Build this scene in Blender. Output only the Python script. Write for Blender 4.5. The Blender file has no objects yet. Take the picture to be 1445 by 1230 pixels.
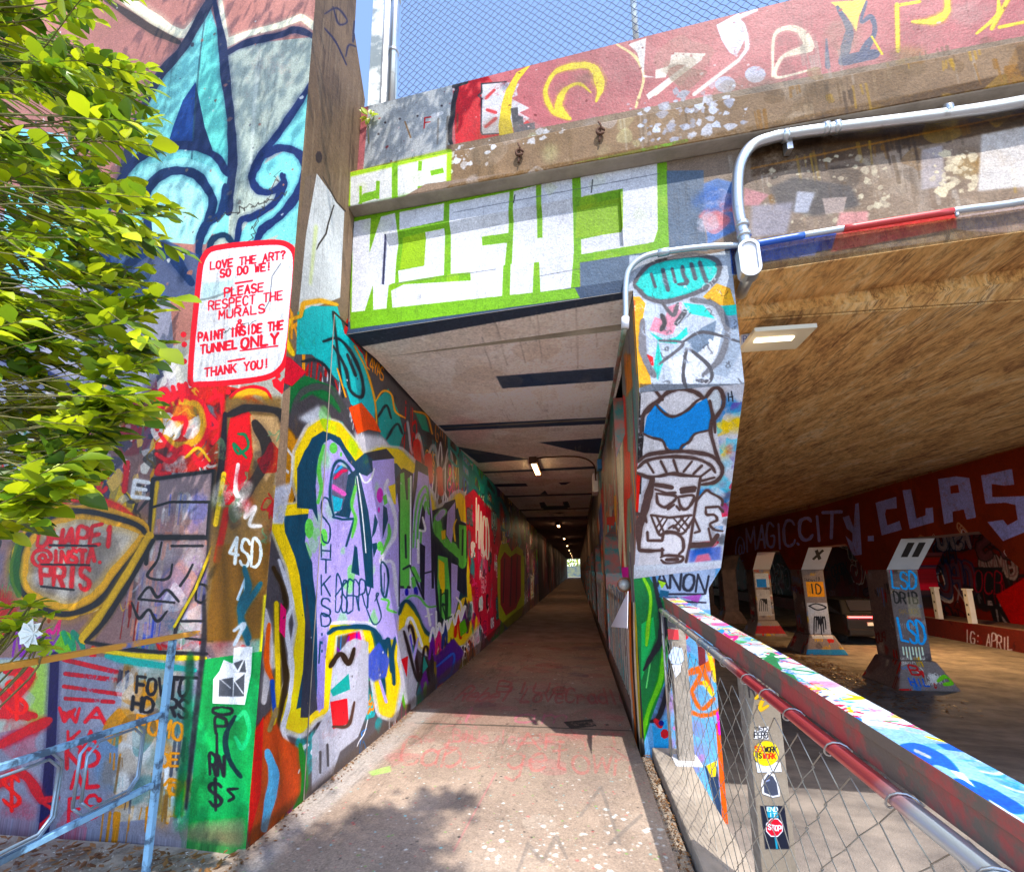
import bpy, bmesh, math, random
import numpy as np
from mathutils import Vector, Matrix, Euler

# ------------------------------------------------------------------ camera frame (photo 1445 x 1230)
F0, CX, CY, H = 680.0, 722.5, 675.0, 1.55
_a = np.array([815-CX, 803-CY, F0]); _b = np.array([-2450-CX, 838-CY, F0])
_n = np.cross(_b, _a); _n /= np.linalg.norm(_n)
if _n[1] > 0: _n = -_n
_Y = _a/np.linalg.norm(_a)
RM = np.stack([np.cross(_Y, _n), _Y, _n])
CP = np.array([0, 0, H])
scn = bpy.context.scene
cam_d = bpy.data.cameras.new('camera'); cam = bpy.data.objects.new('camera', cam_d)
scn.collection.objects.link(cam); scn.camera = cam
cam_d.sensor_width = 36; cam_d.lens = F0/1445*36
cam_d.shift_y = (CY-615)/1445
cam_d.clip_start = .05; cam_d.clip_end = 600
_m = np.eye(4); _m[:3, 0] = RM[:, 0]; _m[:3, 1] = -RM[:, 1]; _m[:3, 2] = -RM[:, 2]; _m[:3, 3] = CP
cam.matrix_world = Matrix(_m.tolist())
# ------------------------------------------------------------------ light
SUN = Vector((-.27, .55, -1)).normalized()          # direction the light travels
w = bpy.data.worlds.new('World'); scn.world = w; w.use_nodes = True
nt = w.node_tree; bg = nt.nodes['Background']
sky = nt.nodes.new('ShaderNodeTexSky'); sky.sky_type = 'NISHITA'; sky.sun_disc = False
elev = math.asin(-SUN.z); az = math.atan2(-SUN.x, -SUN.y)
sky.sun_elevation = elev; sky.sun_rotation = az
sky.air_density = .8; sky.dust_density = .7; sky.ozone_density = 1.2; sky.altitude = 300
nt.links.new(sky.outputs[0], bg.inputs[0]); bg.inputs[1].default_value = .15
sd = bpy.data.lights.new('sun', 'SUN'); sd.energy = 2.0; sd.angle = math.radians(.5); sd.color = (1, .95, .87)
so = bpy.data.objects.new('sun', sd); scn.collection.objects.link(so)
so.rotation_euler = SUN.to_track_quat('-Z', 'Y').to_euler(); so.location = (4, -6, 14)
scn.view_settings.view_transform = 'Standard'; scn.view_settings.look = 'None'
scn.view_settings.exposure = 1.9; scn.view_settings.gamma = 1; scn.view_settings.use_curve_mapping = False
scn.render.resolution_x = 1024; scn.render.resolution_y = 871
try:
    scn.cycles.max_bounces = 14; scn.cycles.diffuse_bounces = 8; scn.cycles.glossy_bounces = 3
except Exception: pass

def ray(p):
    p = np.atleast_2d(np.asarray(p, float))
    d = np.stack([p[:, 0]-CX, p[:, 1]-CY, np.full(len(p), F0)])
    return (RM@d).T
def onpl(p, o, n):
    d = ray(p); o = np.asarray(o, float); n = np.asarray(n, float)
    t = ((o-CP)@n)/(d@n)
    return CP+d*t[:, None]
def onx(px, py, x): return Vector(onpl((px, py), (x, 0, 0), (1, 0, 0))[0])
def ony(px, py, y): return Vector(onpl((px, py), (0, y, 0), (0, 1, 0))[0])
def onz(px, py, z): return Vector(onpl((px, py), (0, 0, z), (0, 0, 1))[0])
def pix(p):
    q = RM.T@(np.array(p)-CP); return CX+F0*q[0]/q[2], CY+F0*q[1]/q[2]

# ------------------------------------------------------------------ paint engine: vector shapes rasterised into wall textures
_rs = np.random.RandomState(5)
def _fftnoise(n, beta, seed):
    r = np.random.RandomState(seed)
    k = np.fft.fftfreq(n)[:, None]**2+np.fft.fftfreq(n)[None]**2; k[0, 0] = 1
    f = (r.normal(size=(n, n))+1j*r.normal(size=(n, n)))/k**(beta/2); f[0, 0] = 0
    x = np.fft.ifft2(f).real; x -= x.mean(); x /= x.std(); return x.astype(np.float32)
NZ = _fftnoise(1024, 1.0, 1); NZ2 = _fftnoise(1024, 1.7, 2); NZ0 = _fftnoise(1024, .35, 3)
def tile(nz, h, w_, oy=0, ox=0, sy=1.0, sx=1.0):
    iy = ((np.arange(h)*sy+oy).astype(int)) % 1024; ix = ((np.arange(w_)*sx+ox).astype(int)) % 1024
    return nz[iy][:, ix]
def blur(m, r):
    r = int(r)
    if r < 1: return m
    for ax in (0, 1):
        for _ in range(2):
            pw = [(0, 0), (0, 0)]; pw[ax] = (r+1, r)
            c = np.cumsum(np.pad(m, pw), axis=ax)
            m = (c[2*r+1:] - c[:-2*r-1])/(2*r+1) if ax == 0 else (c[:, 2*r+1:]-c[:, :-2*r-1])/(2*r+1)
    return m
def catmull(P, closed=False, n=8):
    P = np.asarray(P, float)
    if len(P) < 3: return P
    if closed: Q = np.vstack([P[-1], P, P[0], P[1]])
    else: Q = np.vstack([2*P[0]-P[1], P, 2*P[-1]-P[-2]])
    t = np.linspace(0, 1, n, endpoint=False)[:, None]; out = []
    for i in range(len(Q)-3):
        a, b, c, d = Q[i:i+4]
        out.append(.5*((2*b)+(c-a)*t+(2*a-5*b+4*c-d)*t*t+(3*b-a-3*c+d)*t**3))
    out = np.vstack(out)
    if not closed: out = np.vstack([out, P[-1]])
    return out
def rgb(c):
    return np.array(c, np.float32)/255.
SS = 2
class Canvas:
    def __init__(s, name, o, u, v, w, h, res, base):
        s.name = name; s.o = np.array(o, float); s.u = np.array(u, float); s.v = np.array(v, float)
        s.w, s.h, s.res = w, h, res; s.W, s.Hh = int(w*res), int(h*res)
        s.n = np.cross(s.u, s.v)
        s.a = np.empty((s.Hh, s.W, 3), np.float32); s.a[:] = rgb(base)
    def uv(s, p):
        d = np.asarray(p, float)-s.o; return (float(d@s.u)/s.w, float(d@s.v)/s.h)
    def m2t(s, P):
        return np.asarray(P, float)*s.res
    def px2t(s, P):
        q = onpl(P, s.o, s.n)-s.o
        return np.stack([q@s.u, q@s.v], 1)*s.res
    def fill(s, polys, color, alpha=1, soft=0, rough=0, signed=False):
        ed = []
        for P in polys:
            x, y = P[:, 0], P[:, 1]
            A = np.sum(x*np.roll(y, -1)-np.roll(x, -1)*y)
            if A < 0: P = P[::-1]
            ed.append(np.hstack([P, np.roll(P, -1, 0)]))
        e = np.vstack(ed)
        pad = soft*2+2
        x0 = int(max(0, np.floor(min(e[:, 0].min(), e[:, 2].min())-pad))); x1 = int(min(s.W, np.ceil(max(e[:, 0].max(), e[:, 2].max())+pad)))
        y0 = int(max(0, np.floor(e[:, 1].min()-pad))); y1 = int(min(s.Hh, np.ceil(e[:, 1].max()+pad)))
        if x1-x0 < 1 or y1-y0 < 1: return
        w_, h_ = x1-x0, y1-y0
        xs0, ys0, xs1, ys1 = e[:, 0]-x0, (e[:, 1]-y0)*SS, e[:, 2]-x0, (e[:, 3]-y0)*SS
        sg = np.where(ys1 > ys0, -1., 1.)
        lo = np.minimum(ys0, ys1); hi = np.maximum(ys0, ys1)
        r0 = np.clip(np.ceil(lo-.5), 0, h_*SS).astype(int); r1 = np.clip(np.ceil(hi-.5), 0, h_*SS).astype(int)
        cnt = np.maximum(r1-r0, 0)
        if cnt.sum() == 0: return
        idx = np.repeat(np.arange(len(e)), cnt)
        st = np.cumsum(cnt)-cnt
        rows = np.arange(cnt.sum())-np.repeat(st, cnt)+np.repeat(r0, cnt)
        t = (rows+.5-ys0[idx])/(ys1[idx]-ys0[idx])
        xc = np.clip(xs0[idx]+t*(xs1[idx]-xs0[idx]), 0, w_)
        xi = xc.astype(int); fr = xc-xi
        flat = rows*(w_+2)+xi
        acc = np.bincount(flat, sg[idx]*(1-fr), minlength=h_*SS*(w_+2)) + np.bincount(flat+1, sg[idx]*fr, minlength=h_*SS*(w_+2))[:h_*SS*(w_+2)]
        c = np.cumsum(acc.reshape(h_*SS, w_+2), 1)[:, :w_]
        c = np.clip(np.abs(c), 0, 1).reshape(h_, SS, w_).mean(1).astype(np.float32)
        if soft >= 1: c = blur(c, soft*.5)
        if rough > 0:
            nz = tile(NZ, h_, w_, y0+int(color[0])*3, x0+int(color[1])*5)
            if soft < 1:
                c = np.clip(c*1.0+ .0, 0, 1)*np.clip(1.15-rough*np.clip(nz-.4, 0, 9), 0, 1)
            else: c = np.clip(c*(1+rough*.6*nz), 0, 1)
        c = (c*alpha)[:, :, None]
        s.a[y0:y1, x0:x1] = s.a[y0:y1, x0:x1]*(1-c)+rgb(color)*c
    def save(s, dirt=1.0):
        h, w_ = s.Hh, s.W
        n1 = tile(NZ2, h, w_, 11, 37, 1.3, 1.3); n2 = tile(NZ0, h, w_, 5, 90)
        n3 = tile(NZ0, h, w_, 300, 10, 2.3, 2.3); k = 1+dirt*(.06*n1+.06*n2+.035*n3)
        a = s.a*k[:, :, None]
        st = tile(NZ, h, w_, 3, 400, .12, 1.0); a *= (1-dirt*.10*np.clip(st-.7, 0, 2))[:, :, None]
        a = np.clip(a, 0, 1)
        im = bpy.data.images.new(s.name, w_, h, alpha=False)
        out = np.ones((h, w_, 4), np.float32); out[:, :, :3] = a
        im.pixels.foreach_set(out.ravel()); im.pack()
        return im

class Multi:
    """the same drawing calls sent to all textures that lie on one plane; points are photo pixels cast on that plane, or metres (m=True)"""
    def __init__(s, *c): s.c = c
    def _t(s, cv, P, m): return cv.m2t(np.asarray(P)-np.array(cv.off)) if m else cv.px2t(P)
    def poly(s, P, color, alpha=1, soft=0, rough=.12, smooth=False, m=False):
        P = np.asarray(P, float)
        if smooth: P = catmull(P, True)
        for cv in s.c:
            T = s._t(cv, P, m)
            sc = s.scale(cv, P, m)
            cv.fill([T], color, alpha, soft*sc, rough)
    def scale(s, cv, P, m):
        if m: return cv.res
        c = P.mean(0); q = cv.px2t(np.array([c, c+[1, 0], c+[0, 1]]))
        return min(8., .5*(np.linalg.norm(q[1]-q[0])+np.linalg.norm(q[2]-q[0])))
    def stroke(s, P, wd, color, alpha=1, soft=0, rough=.12, smooth=True, closed=False, m=False, flat=False):
        P = np.asarray(P, float)
        if smooth and len(P) > 2: P = catmull(P, closed, 6)
        elif closed: P = np.vstack([P, P[0]])
        polys = []
        hk = (abs(P[0]).sum()*7.3+wd if np.ndim(wd) == 0 else abs(P[0]).sum()*7.3) % 50
        wds = wd if np.ndim(wd) else np.full(len(P), wd)
        if len(wds) != len(P): wds = np.interp(np.linspace(0, 1, len(P)), np.linspace(0, 1, len(wds)), wds)
        wds = np.array(wds, float)
        if rough > .05 and not flat:
            kk = np.arange(len(P)); wds *= (1.06-.30*np.abs(np.linspace(-1, 1, len(P)))**4) if len(P) > 4 else 1; wds *= 1+.13*np.sin(kk*.55+hk)+.08*np.sin(kk*1.7+hk*3)
            if len(P) > 2: P = P+np.stack([np.sin(kk*.8+hk), np.cos(kk*.63+hk*2)], 1)*wds.mean()*.05
            if soft == 0 and alpha > .6 and not m and rough < .3: s.halo(P, wds, color, m)
        th = np.linspace(0, 2*np.pi, 9)[:-1]; ring = np.stack([np.cos(th), np.sin(th)], 1)
        for i in range(len(P)):
            if not (flat and i in (0, len(P)-1)): polys.append(P[i]+ring*wds[i]*.5)
            if i+1 < len(P):
                d = P[i+1]-P[i]; L = np.hypot(*d)
                if L < 1e-9: continue
                n = np.array([-d[1], d[0]])/L*.5
                polys.append(np.array([P[i]+n*wds[i], P[i+1]+n*wds[i+1], P[i+1]-n*wds[i+1], P[i]-n*wds[i]]))
        allp = np.vstack(polys); ln = np.cumsum([len(p) for p in polys])[:-1]
        for cv in s.c:
            T = s._t(cv, allp, m)
            cv.fill(np.split(T, ln), color, alpha, soft*s.scale(cv, P, m), rough)
    def halo(s, P, wds, color, m):
        q = []
        for i in range(len(P)-1):
            d = P[i+1]-P[i]; L = np.hypot(*d)
            if L < 1e-9: continue
            n = np.array([-d[1], d[0]])/L*.5*1.55; q.append(np.array([P[i]+n*wds[i], P[i+1]+n*wds[i+1], P[i+1]-n*wds[i+1], P[i]-n*wds[i]]))
        if not q: return
        a = np.vstack(q); ln = np.cumsum([len(p) for p in q])[:-1]
        for cv in s.c:
            w_ = wds.mean()*s.scale(cv, P, m)
            if w_ < 5: continue
            cv.fill(np.split(s._t(cv, a, m), ln), color, .32, w_*.35, 0)
    def text(s, txt, quad, wd, color, alpha=1, rough=.15, soft=0, smooth=False, m=False, gap=.28, serif=False, jit=0, seed=0, flat=False):
        """quad: (bottom-left, bottom-right, top-right, top-left); wd = stroke width"""
        r = random.Random(seed)
        bl, br, tr, tl = [np.array(q, float) for q in quad]
        if gap != .42 and jit == 0: jit = .06
        n = len(txt); unit = 1/(n+(n-1)*gap) if n > 1 else 1
        for i, ch in enumerate(txt):
            if ch == ' ': continue
            ox = i*unit*(1+gap); jy = r.uniform(-jit, jit); js = 1+r.uniform(-jit, jit)
            shx, shy = (r.uniform(-.16, .16), r.uniform(-.12, .12)) if jit > 0 else (0, 0)
            g = FONT.get(ch, FONT.get(ch.upper(), []))
            if ch in 'I!.1' : ww, o2 = .4*unit, .3*unit
            else: ww, o2 = unit, 0
            for stx in g:
                q = np.array(stx, float); q = q+np.stack([(q[:, 1]-.5)*shx, (q[:, 0]-.5)*shy], 1); U = ox+o2+q[:, 0]*ww; V = q[:, 1]*js+jy
                P = (bl[None]*(1-U)[:, None]+br[None]*U[:, None])*(1-V)[:, None]+(tl[None]*(1-U)[:, None]+tr[None]*U[:, None])*V[:, None]
                s.stroke(P, wd, color, alpha, soft, rough, smooth=smooth or len(q) > 5, m=m, flat=flat)
                if serif:
                    for k in (0, -1):
                        if q[k][1] < .06 or q[k][1] > .94:
                            c_ = P[k]; dx = (br-bl)*unit*.16
                            s.stroke([c_-dx, c_+dx], wd*.5, color, alpha, 0, rough, smooth=False, m=m)
FONT = {
'A': [[(0, 0), (.5, 1), (1, 0)], [(.2, .38), (.8, .38)]], 'B': [[(0, 0), (0, 1), (.6, 1), (.85, .9), (.85, .65), (.6, .53), (0, .53)], [(.6, .53), (.95, .4), (.95, .12), (.65, 0), (0, 0)]],
'C': [[(1, .82), (.8, .98), (.3, 1), (.03, .75), (.03, .25), (.3, 0), (.8, .02), (1, .18)]], 'D': [[(0, 0), (0, 1), (.5, 1), (.9, .8), (1, .5), (.9, .2), (.5, 0), (0, 0)]],
'E': [[(1, 1), (0, 1), (0, 0), (1, 0)], [(0, .52), (.8, .52)]], 'F': [[(1, 1), (0, 1), (0, 0)], [(0, .52), (.8, .52)]],
'G': [[(.95, .85), (.6, 1), (.2, .95), (0, .6), (.05, .2), (.4, 0), (.9, .05), (1, .45), (.55, .45)]], 'H': [[(0, 0), (0, 1)], [(1, 0), (1, 1)], [(0, .5), (1, .5)]],
'I': [[(.5, 0), (.5, 1)]], 'J': [[(.8, 1), (.8, .2), (.5, 0), (.15, .05), (0, .25)]], 'K': [[(0, 0), (0, 1)], [(.95, 1), (.05, .45)], [(.25, .6), (1, 0)]],
'L': [[(0, 1), (0, 0), (.95, 0)]], 'M': [[(0, 0), (.05, 1), (.5, .35), (.95, 1), (1, 0)]], 'N': [[(0, 0), (0, 1), (1, 0), (1, 1)]],
'O': [[(.5, 1), (.12, .87), (0, .5), (.12, .13), (.5, 0), (.88, .13), (1, .5), (.88, .87), (.5, 1)]], 'P': [[(0, 0), (0, 1), (.7, 1), (.95, .88), (.95, .6), (.7, .48), (0, .48)]],
'Q': [[(.5, 1), (.1, .85), (0, .5), (.1, .15), (.5, 0), (.9, .15), (1, .5), (.9, .85), (.5, 1)], [(.6, .25), (1, -.05)]], 'R': [[(0, 0), (0, 1), (.7, 1), (.95, .88), (.95, .6), (.7, .5), (0, .5)], [(.5, .5), (1, 0)]],
'S': [[(.95, .85), (.7, 1), (.25, 1), (.03, .8), (.1, .6), (.5, .5), (.92, .38), (.97, .17), (.75, 0), (.25, 0), (.02, .15)]], 'T': [[(0, 1), (1, 1)], [(.5, 1), (.5, 0)]],
'U': [[(0, 1), (0, .25), (.2, .03), (.5, 0), (.8, .03), (1, .25), (1, 1)]], 'V': [[(0, 1), (.5, 0), (1, 1)]], 'W': [[(0, 1), (.22, 0), (.5, .7), (.78, 0), (1, 1)]],
'X': [[(0, 0), (1, 1)], [(0, 1), (1, 0)]], 'Y': [[(0, 1), (.5, .5), (1, 1)], [(.5, .5), (.5, 0)]], 'Z': [[(0, 1), (1, 1), (0, 0), (1, 0)]],
'?': [[(.05, .8), (.3, 1), (.75, 1), (.95, .78), (.5, .5), (.5, .28)], [(.5, .06), (.5, .02)]], '!': [[(.5, 1), (.5, .32)], [(.5, .08), (.5, .03)]], '.': [[(.4, .03), (.5, .03)]],
'&': [[(1, 0), (.3, .75), (.35, .97), (.6, .97), (.68, .75), (.1, .35), (.15, .05), (.55, 0), (.95, .4)]], '$': [[(.9, .8), (.6, .92), (.2, .85), (.1, .65), (.85, .35), (.8, .12), (.4, .06), (.05, .2)], [(.5, 1.08), (.5, -.1)]],
'@': [[(.7, .35), (.45, .3), (.35, .5), (.5, .68), (.7, .6), (.7, .35), (.95, .35), (1, .6), (.8, .92), (.4, 1), (.05, .75), (0, .35), (.25, .02), (.8, 0)]], ':': [[(.5, .3), (.5, .25)], [(.5, .75), (.5, .7)]],
'1': [[(.1, .8), (.5, 1), (.5, 0)]], '4': [[(.7, 0), (.7, 1), (0, .35), (1, .35)]], '8': [[(.5, .52), (.15, .7), (.2, .95), (.5, 1), (.8, .95), (.85, .7), (.5, .52), (.1, .3), (.15, .05), (.5, 0), (.85, .05), (.9, .3), (.5, .52)]],
'a': [[(.85, .5), (.5, .62), (.1, .45), (.1, .12), (.45, 0), (.85, .15)], [(.88, .6), (.88, .1), (1, 0)]], 'b': [[(.05, 1), (.05, 0)], [(.05, .15), (.5, 0), (.95, .2), (.9, .5), (.5, .62), (.05, .45)]],
'g': [[(.85, .5), (.5, .62), (.1, .5), (.1, .2), (.5, .05), (.85, .2)], [(.9, .6), (.85, -.2), (.5, -.38), (.1, -.25)]], 'e': [[(.1, .32), (.9, .36), (.75, .6), (.35, .6), (.05, .35), (.2, .03), (.6, 0), (.9, .12)]],
't': [[(.45, 1), (.45, .1), (.8, 0)], [(.1, .65), (.85, .65)]], 'o': [[(.5, .6), (.1, .45), (.1, .12), (.5, 0), (.9, .12), (.9, .45), (.5, .6)]], 'w': [[(0, .6), (.2, 0), (.5, .5), (.8, 0), (1, .6)]],
'n': [[(.05, .6), (.05, 0)], [(.05, .4), (.4, .62), (.85, .5), (.9, 0)]], '"': [[(.3, 1), (.3, .75)], [(.7, 1), (.7, .75)]], 'l': [[(.5, 1), (.5, 0)]], 'v': [[(0, .6), (.5, 0), (1, .6)]], 'r': [[(.1, .6), (.1, 0)], [(.1, .4), (.5, .62), (.85, .5)]],
'h': [[(.05, 1), (.05, 0)], [(.05, .4), (.5, .62), (.9, .45), (.9, 0)]], 'i': [[(.5, .6), (.5, 0)], [(.5, .85), (.5, .8)]], 'p': [[(.05, .6), (.05, -.35)], [(.05, .45), (.5, .62), (.95, .45), (.9, .12), (.5, 0), (.05, .15)]], 'm': [[(0, .6), (0, 0)], [(0, .45), (.3, .6), (.5, .45), (.5, 0)], [(.5, .45), (.8, .6), (1, .45), (1, 0)]], 's': [[(.85, .5), (.5, .62), (.15, .5), (.8, .2), (.6, 0), (.1, .08)]], 'd': [[(.95, 1), (.95, 0)], [(.95, .15), (.5, 0), (.05, .2), (.1, .5), (.5, .62), (.95, .45)]],
}
PAL = [(214, 30, 40), (240, 240, 240), (20, 20, 26), (40, 120, 200), (30, 150, 80), (240, 200, 40), (230, 90, 150), (120, 60, 150), (235, 130, 30), (40, 170, 170), (20, 20, 26), (230, 230, 235), (110, 200, 60), (120, 30, 30)]
def graffiti(mc, u0, u1, v0, v1, n, seed, pal=PAL, size=.5, kinds='btlsd', alpha=.9):
    """random layers of spray blobs, tags, bubble letters, scribbles and drips, in metres on the plane"""
    r = random.Random(seed); L = 'ABCDEFGHIJKLMNOPRSTUVWXYZ48$&'
    for i in range(n):
        u, v = r.uniform(u0, u1), r.uniform(v0, v1); k = r.choice(kinds); c = r.choice(pal); sz = size*r.uniform(.4, 1.3)
        if k == 'b':
            P = [(u+sz*math.cos(t)*r.uniform(.4, 1)*.6, v+sz*math.sin(t)*r.uniform(.4, 1)*.6) for t in np.linspace(0, 6.28, 9)[:-1]]
            mc.poly(P, c, alpha*r.uniform(.5, 1), r.choice([0, .02, .06]), .4, True, m=True)
        elif k == 't':
            nn = r.randint(3, 6); hgt = sz*.42; ww = hgt*.62*nn; sl = r.uniform(-.15, .15); it = r.uniform(-.1, .25)*hgt
            q = [(u-ww/2, v-sl*ww/2), (u+ww/2, v+sl*ww/2), (u+ww/2+it, v+sl*ww/2+hgt), (u-ww/2+it, v-sl*ww/2+hgt)]
            mc.text(''.join(r.choice(L) for _ in range(nn)), q, hgt*r.uniform(.08, .17), c, alpha, .15, smooth=r.random() < .5, m=True, gap=r.uniform(-.05, .2), jit=.08, seed=i)
        elif k == 'l':
            nn = r.randint(2, 4); c2 = r.choice(pal); c3 = r.choice([(15, 15, 20), (240, 240, 240), (20, 40, 80)]); hgt = sz*.8
            for q_ in range(nn):
                uu = u+(q_-(nn-1)/2)*hgt*.55; g = r.choice([FONT[x][0] for x in 'ABDESOPRCUNMG'])
                P = np.array(g)*[hgt*.5, hgt]+[uu, v-hgt/2]
                mc.stroke(P, hgt*.38, c3, alpha, m=True); mc.stroke(P, hgt*.27, c, alpha, m=True)
                mc.stroke(P+[-.02*hgt, .04*hgt], hgt*.06, c2, alpha, m=True)
        elif k == 's':
            P = [(u, v)]
            for _ in range(r.randint(4, 10)): P.append((P[-1][0]+r.uniform(-.3, .35)*sz, P[-1][1]+r.uniform(-.4, .4)*sz))
            mc.stroke(P, sz*r.uniform(.03, .1), c, alpha, m=True)
        else:
            for _ in range(r.randint(2, 6)):
                uu = u+r.uniform(-.3, .3)*sz; mc.stroke([(uu, v), (uu+r.uniform(-.01, .01), v-r.uniform(.2, 1)*sz)], r.uniform(.008, .03), c, alpha, m=True, smooth=False)
def chips(mc, u0, u1, v0, v1, n, seed, cols, smax=.05):
    r = random.Random(seed)
    for i in range(n):
        u, v = r.uniform(u0, u1), r.uniform(v0, v1); s = smax*r.random()**2+.004
        P = [(u+s*math.cos(t)*r.uniform(.3, 1), v+s*math.sin(t)*r.uniform(.3, 1)) for t in np.linspace(0, 6.28, 8)[:-1]]
        mc.poly(P, r.choice(cols), r.uniform(.5, 1), 0, 0, m=True)
def cracks(mc, P, wd, seed, n=60, color=(35, 30, 28), m=True):
    r = random.Random(seed); P = np.array(P, float); q = P[0].copy(); out = [q.copy()]
    for i in range(n):
        t = (i+1)/n; tgt = P[0]*(1-t)+P[-1]*t
        L = np.hypot(*(P[-1]-P[0]))
        out.append(tgt+np.array([r.gauss(0, .02), r.gauss(0, .02)])*L)
    mc.stroke(out[::1], wd, color, .8, smooth=False, m=m)
# ------------------------------------------------------------------ planes that carry paint
U = np.array([.99646, -.08405, 0.]); N = np.array([.08405, .99646, 0.]); ZV = np.array([0, 0, 1.])
XW, XP, ZC = -1.93, .50, 3.60
E1 = np.array([XW, 2.86, 0.]); FO = np.array([XW, 3.70, 0.])
XG = 7.63; ZR = -1.30
def mkc(name, o, u, v, w_, h, res, base, off):
    c = Canvas(name, o, u, v, w_, h, res, base); c.off = off; return c
cF = mkc('paint_front_wall', E1-4.6*U, U, ZV, 4.6, 7.4, 230, (150, 148, 142), (0, 0))
cW0 = mkc('paint_return', (XW, 2.84, 0), (0, 1, 0), ZV, 1.0, 8.0, 230, (118, 100, 84), (2.84, 0))
cW1 = mkc('paint_left_near', (XW, 3.4, 0), (0, 1, 0), ZV, 4.8, 3.7, 230, (60, 58, 60), (3.4, 0))
cW2 = mkc('paint_left_mid', (XW, 8.2, 0), (0, 1, 0), ZV, 16, 3.7, 100, (52, 48, 52), (8.2, 0))
cW3 = mkc('paint_left_far', (XW, 24.2, 0), (0, 1, 0), ZV, 70, 3.7, 16, (60, 50, 56), (24.2, 0))
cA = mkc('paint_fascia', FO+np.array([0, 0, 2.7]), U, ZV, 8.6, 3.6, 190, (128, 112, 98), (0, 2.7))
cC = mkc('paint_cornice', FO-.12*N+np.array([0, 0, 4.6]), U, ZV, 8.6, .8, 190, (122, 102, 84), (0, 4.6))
hv = np.array([.02, 1.19, -1.42]); hv /= np.linalg.norm(hv)
hu = U-hv*float(U@hv); hu /= np.linalg.norm(hu)
HB = np.array([.50, 3.455, 2.83])
cH = mkc('paint_haunch', HB+hv*1.95-hu*.15, hu, -hv, 1.2, 2.1, 300, (205, 205, 208), (0, 0))
cS = mkc('paint_shaft', np.array([.40, 4.66, -.9]), U, ZV, 1.0, 2.5, 260, (120, 140, 160), (0, 0))
cP = mkc('paint_pier_side', (XP, 3.3, 0), (0, 1, 0), ZV, 16, 3.7, 120, (90, 90, 92), (3.3, 0))
cK = mkc('paint_soffit', (XW, 3.3, ZC), (1, 0, 0), (0, 1, 0), 2.5, 17.3, 80, (234, 228, 222), (XW, 3.3))
cG = mkc('paint_walkway', (-2.0, -2, 0), (1, 0, 0), (0, 1, 0), 2.7, 13, 170, (152, 130, 110), (-2.0, -2))
cM = mkc('paint_girder', (XG, 6, 1.5), (0, 1, 0), ZV, 30, 2.15, 85, (112, 45, 32), (6, 1.5))
cR = mkc('paint_rail_top', np.array([.88, .3, 0])+np.array([0, 0, 1.10]), np.array([0, 1, .054])/np.hypot(1, .054), np.array([-1, 0, 0]), 4.4, .3, 330, (190, 196, 205), (0, 0))
POSTY = 2.47
cT = mkc('paint_post', (.70, POSTY, -.6), (1, 0, 0), ZV, .3, 2.0, 520, (138, 128, 116), (.70, -.6))
COLY = [13.35, 18.05, 22.75, 27.45]
cCol = [mkc('paint_column_front', (XG-.1, y, ZR-.1), (1, 0, 0), ZV, 1.9, 4.0, 110, (120, 108, 104), (XG-.1, ZR-.1)) for y in COLY[:3]]
cX = mkc('paint_column_side', (XG, 0, ZR-.1), (0, 1, 0), ZV, 40, 4, 45, (110, 90, 84), (0, ZR-.1))
cL = mkc('paint_low_wall', (14.4, 10, -1.4), (0, 1, 0), ZV, 50, 1.2, 40, (84, 46, 44), (10, -1.4))
cB = mkc('paint_back_wall', (16.9, 10, -1.4), (0, 1, 0), ZV, 60, 5, 30, (96, 44, 40), (10, -1.4))
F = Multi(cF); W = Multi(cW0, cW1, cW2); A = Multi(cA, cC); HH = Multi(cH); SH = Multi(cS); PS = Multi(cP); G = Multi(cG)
BK = (22, 22, 28); WH = (232, 232, 235); NV = (28, 40, 82); RD = (214, 26, 38); YE = (236, 200, 24); DT = (14, 62, 86)

def gpx(M, x0, x1, y0, y1, n, seed, fn=None, **k):
    cv = M.c[0]; q = cv.px2t(np.array([(x0, y1), (x1, y0), (x0, y0), (x1, y1)], float))/cv.res+np.array(cv.off)
    (fn or graffiti)(M, q[:, 0].min(), q[:, 0].max(), q[:, 1].min(), q[:, 1].max(), n, seed, **k)
def curl(o, r0, r1, a0, a1, n=14):
    return [(o[0]+(r0+(r1-r0)*t)*math.cos(math.radians(a0+(a1-a0)*t)), o[1]-(r0+(r1-r0)*t)*math.sin(math.radians(a0+(a1-a0)*t))) for t in np.linspace(0, 1, n)]

# ---------------- front wall: fleur mural
TL = (124, 180, 178); TL2 = (146, 196, 194)
F.poly([(-300, -60), (470, -60), (470, 400), (-300, 700)], (160, 118, 110), rough=.1)
graffiti(F, 0, 4.6, 3.6, 7, 26, 3, pal=[(150, 108, 100), (175, 135, 128), (140, 104, 92)], size=.8, kinds='b', alpha=.35)
F.poly([(-200, 300), (120, 300), (240, 420), (260, 700), (100, 760), (-300, 900)], (142, 142, 158))
F.poly([(306, 20), (318, 80), (350, 62), (445, 52), (445, 360), (300, 360)], (150, 158, 150))
F.stroke([(150, -20), (215, 25), (258, 48), (292, 18)], 14, (214, 208, 186)); F.stroke([(150, 0), (215, 42), (252, 60)], 10, (60, 48, 40))
F.stroke([(310, -10), (318, 62), (350, 48), (395, 36), (425, 24), (447, 40)], [6, 14, 9, 8, 8, 14], (214, 208, 186), smooth=False)
F.stroke([(316, 78), (350, 60), (395, 50), (418, 42), (446, 54)], 9, (30, 34, 60))
F.poly([(295, 5), (258, 70), (222, 115), (196, 170), (180, 230), (172, 300), (215, 330), (322, 330), (326, 240), (322, 150), (312, 60)], TL)
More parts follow.
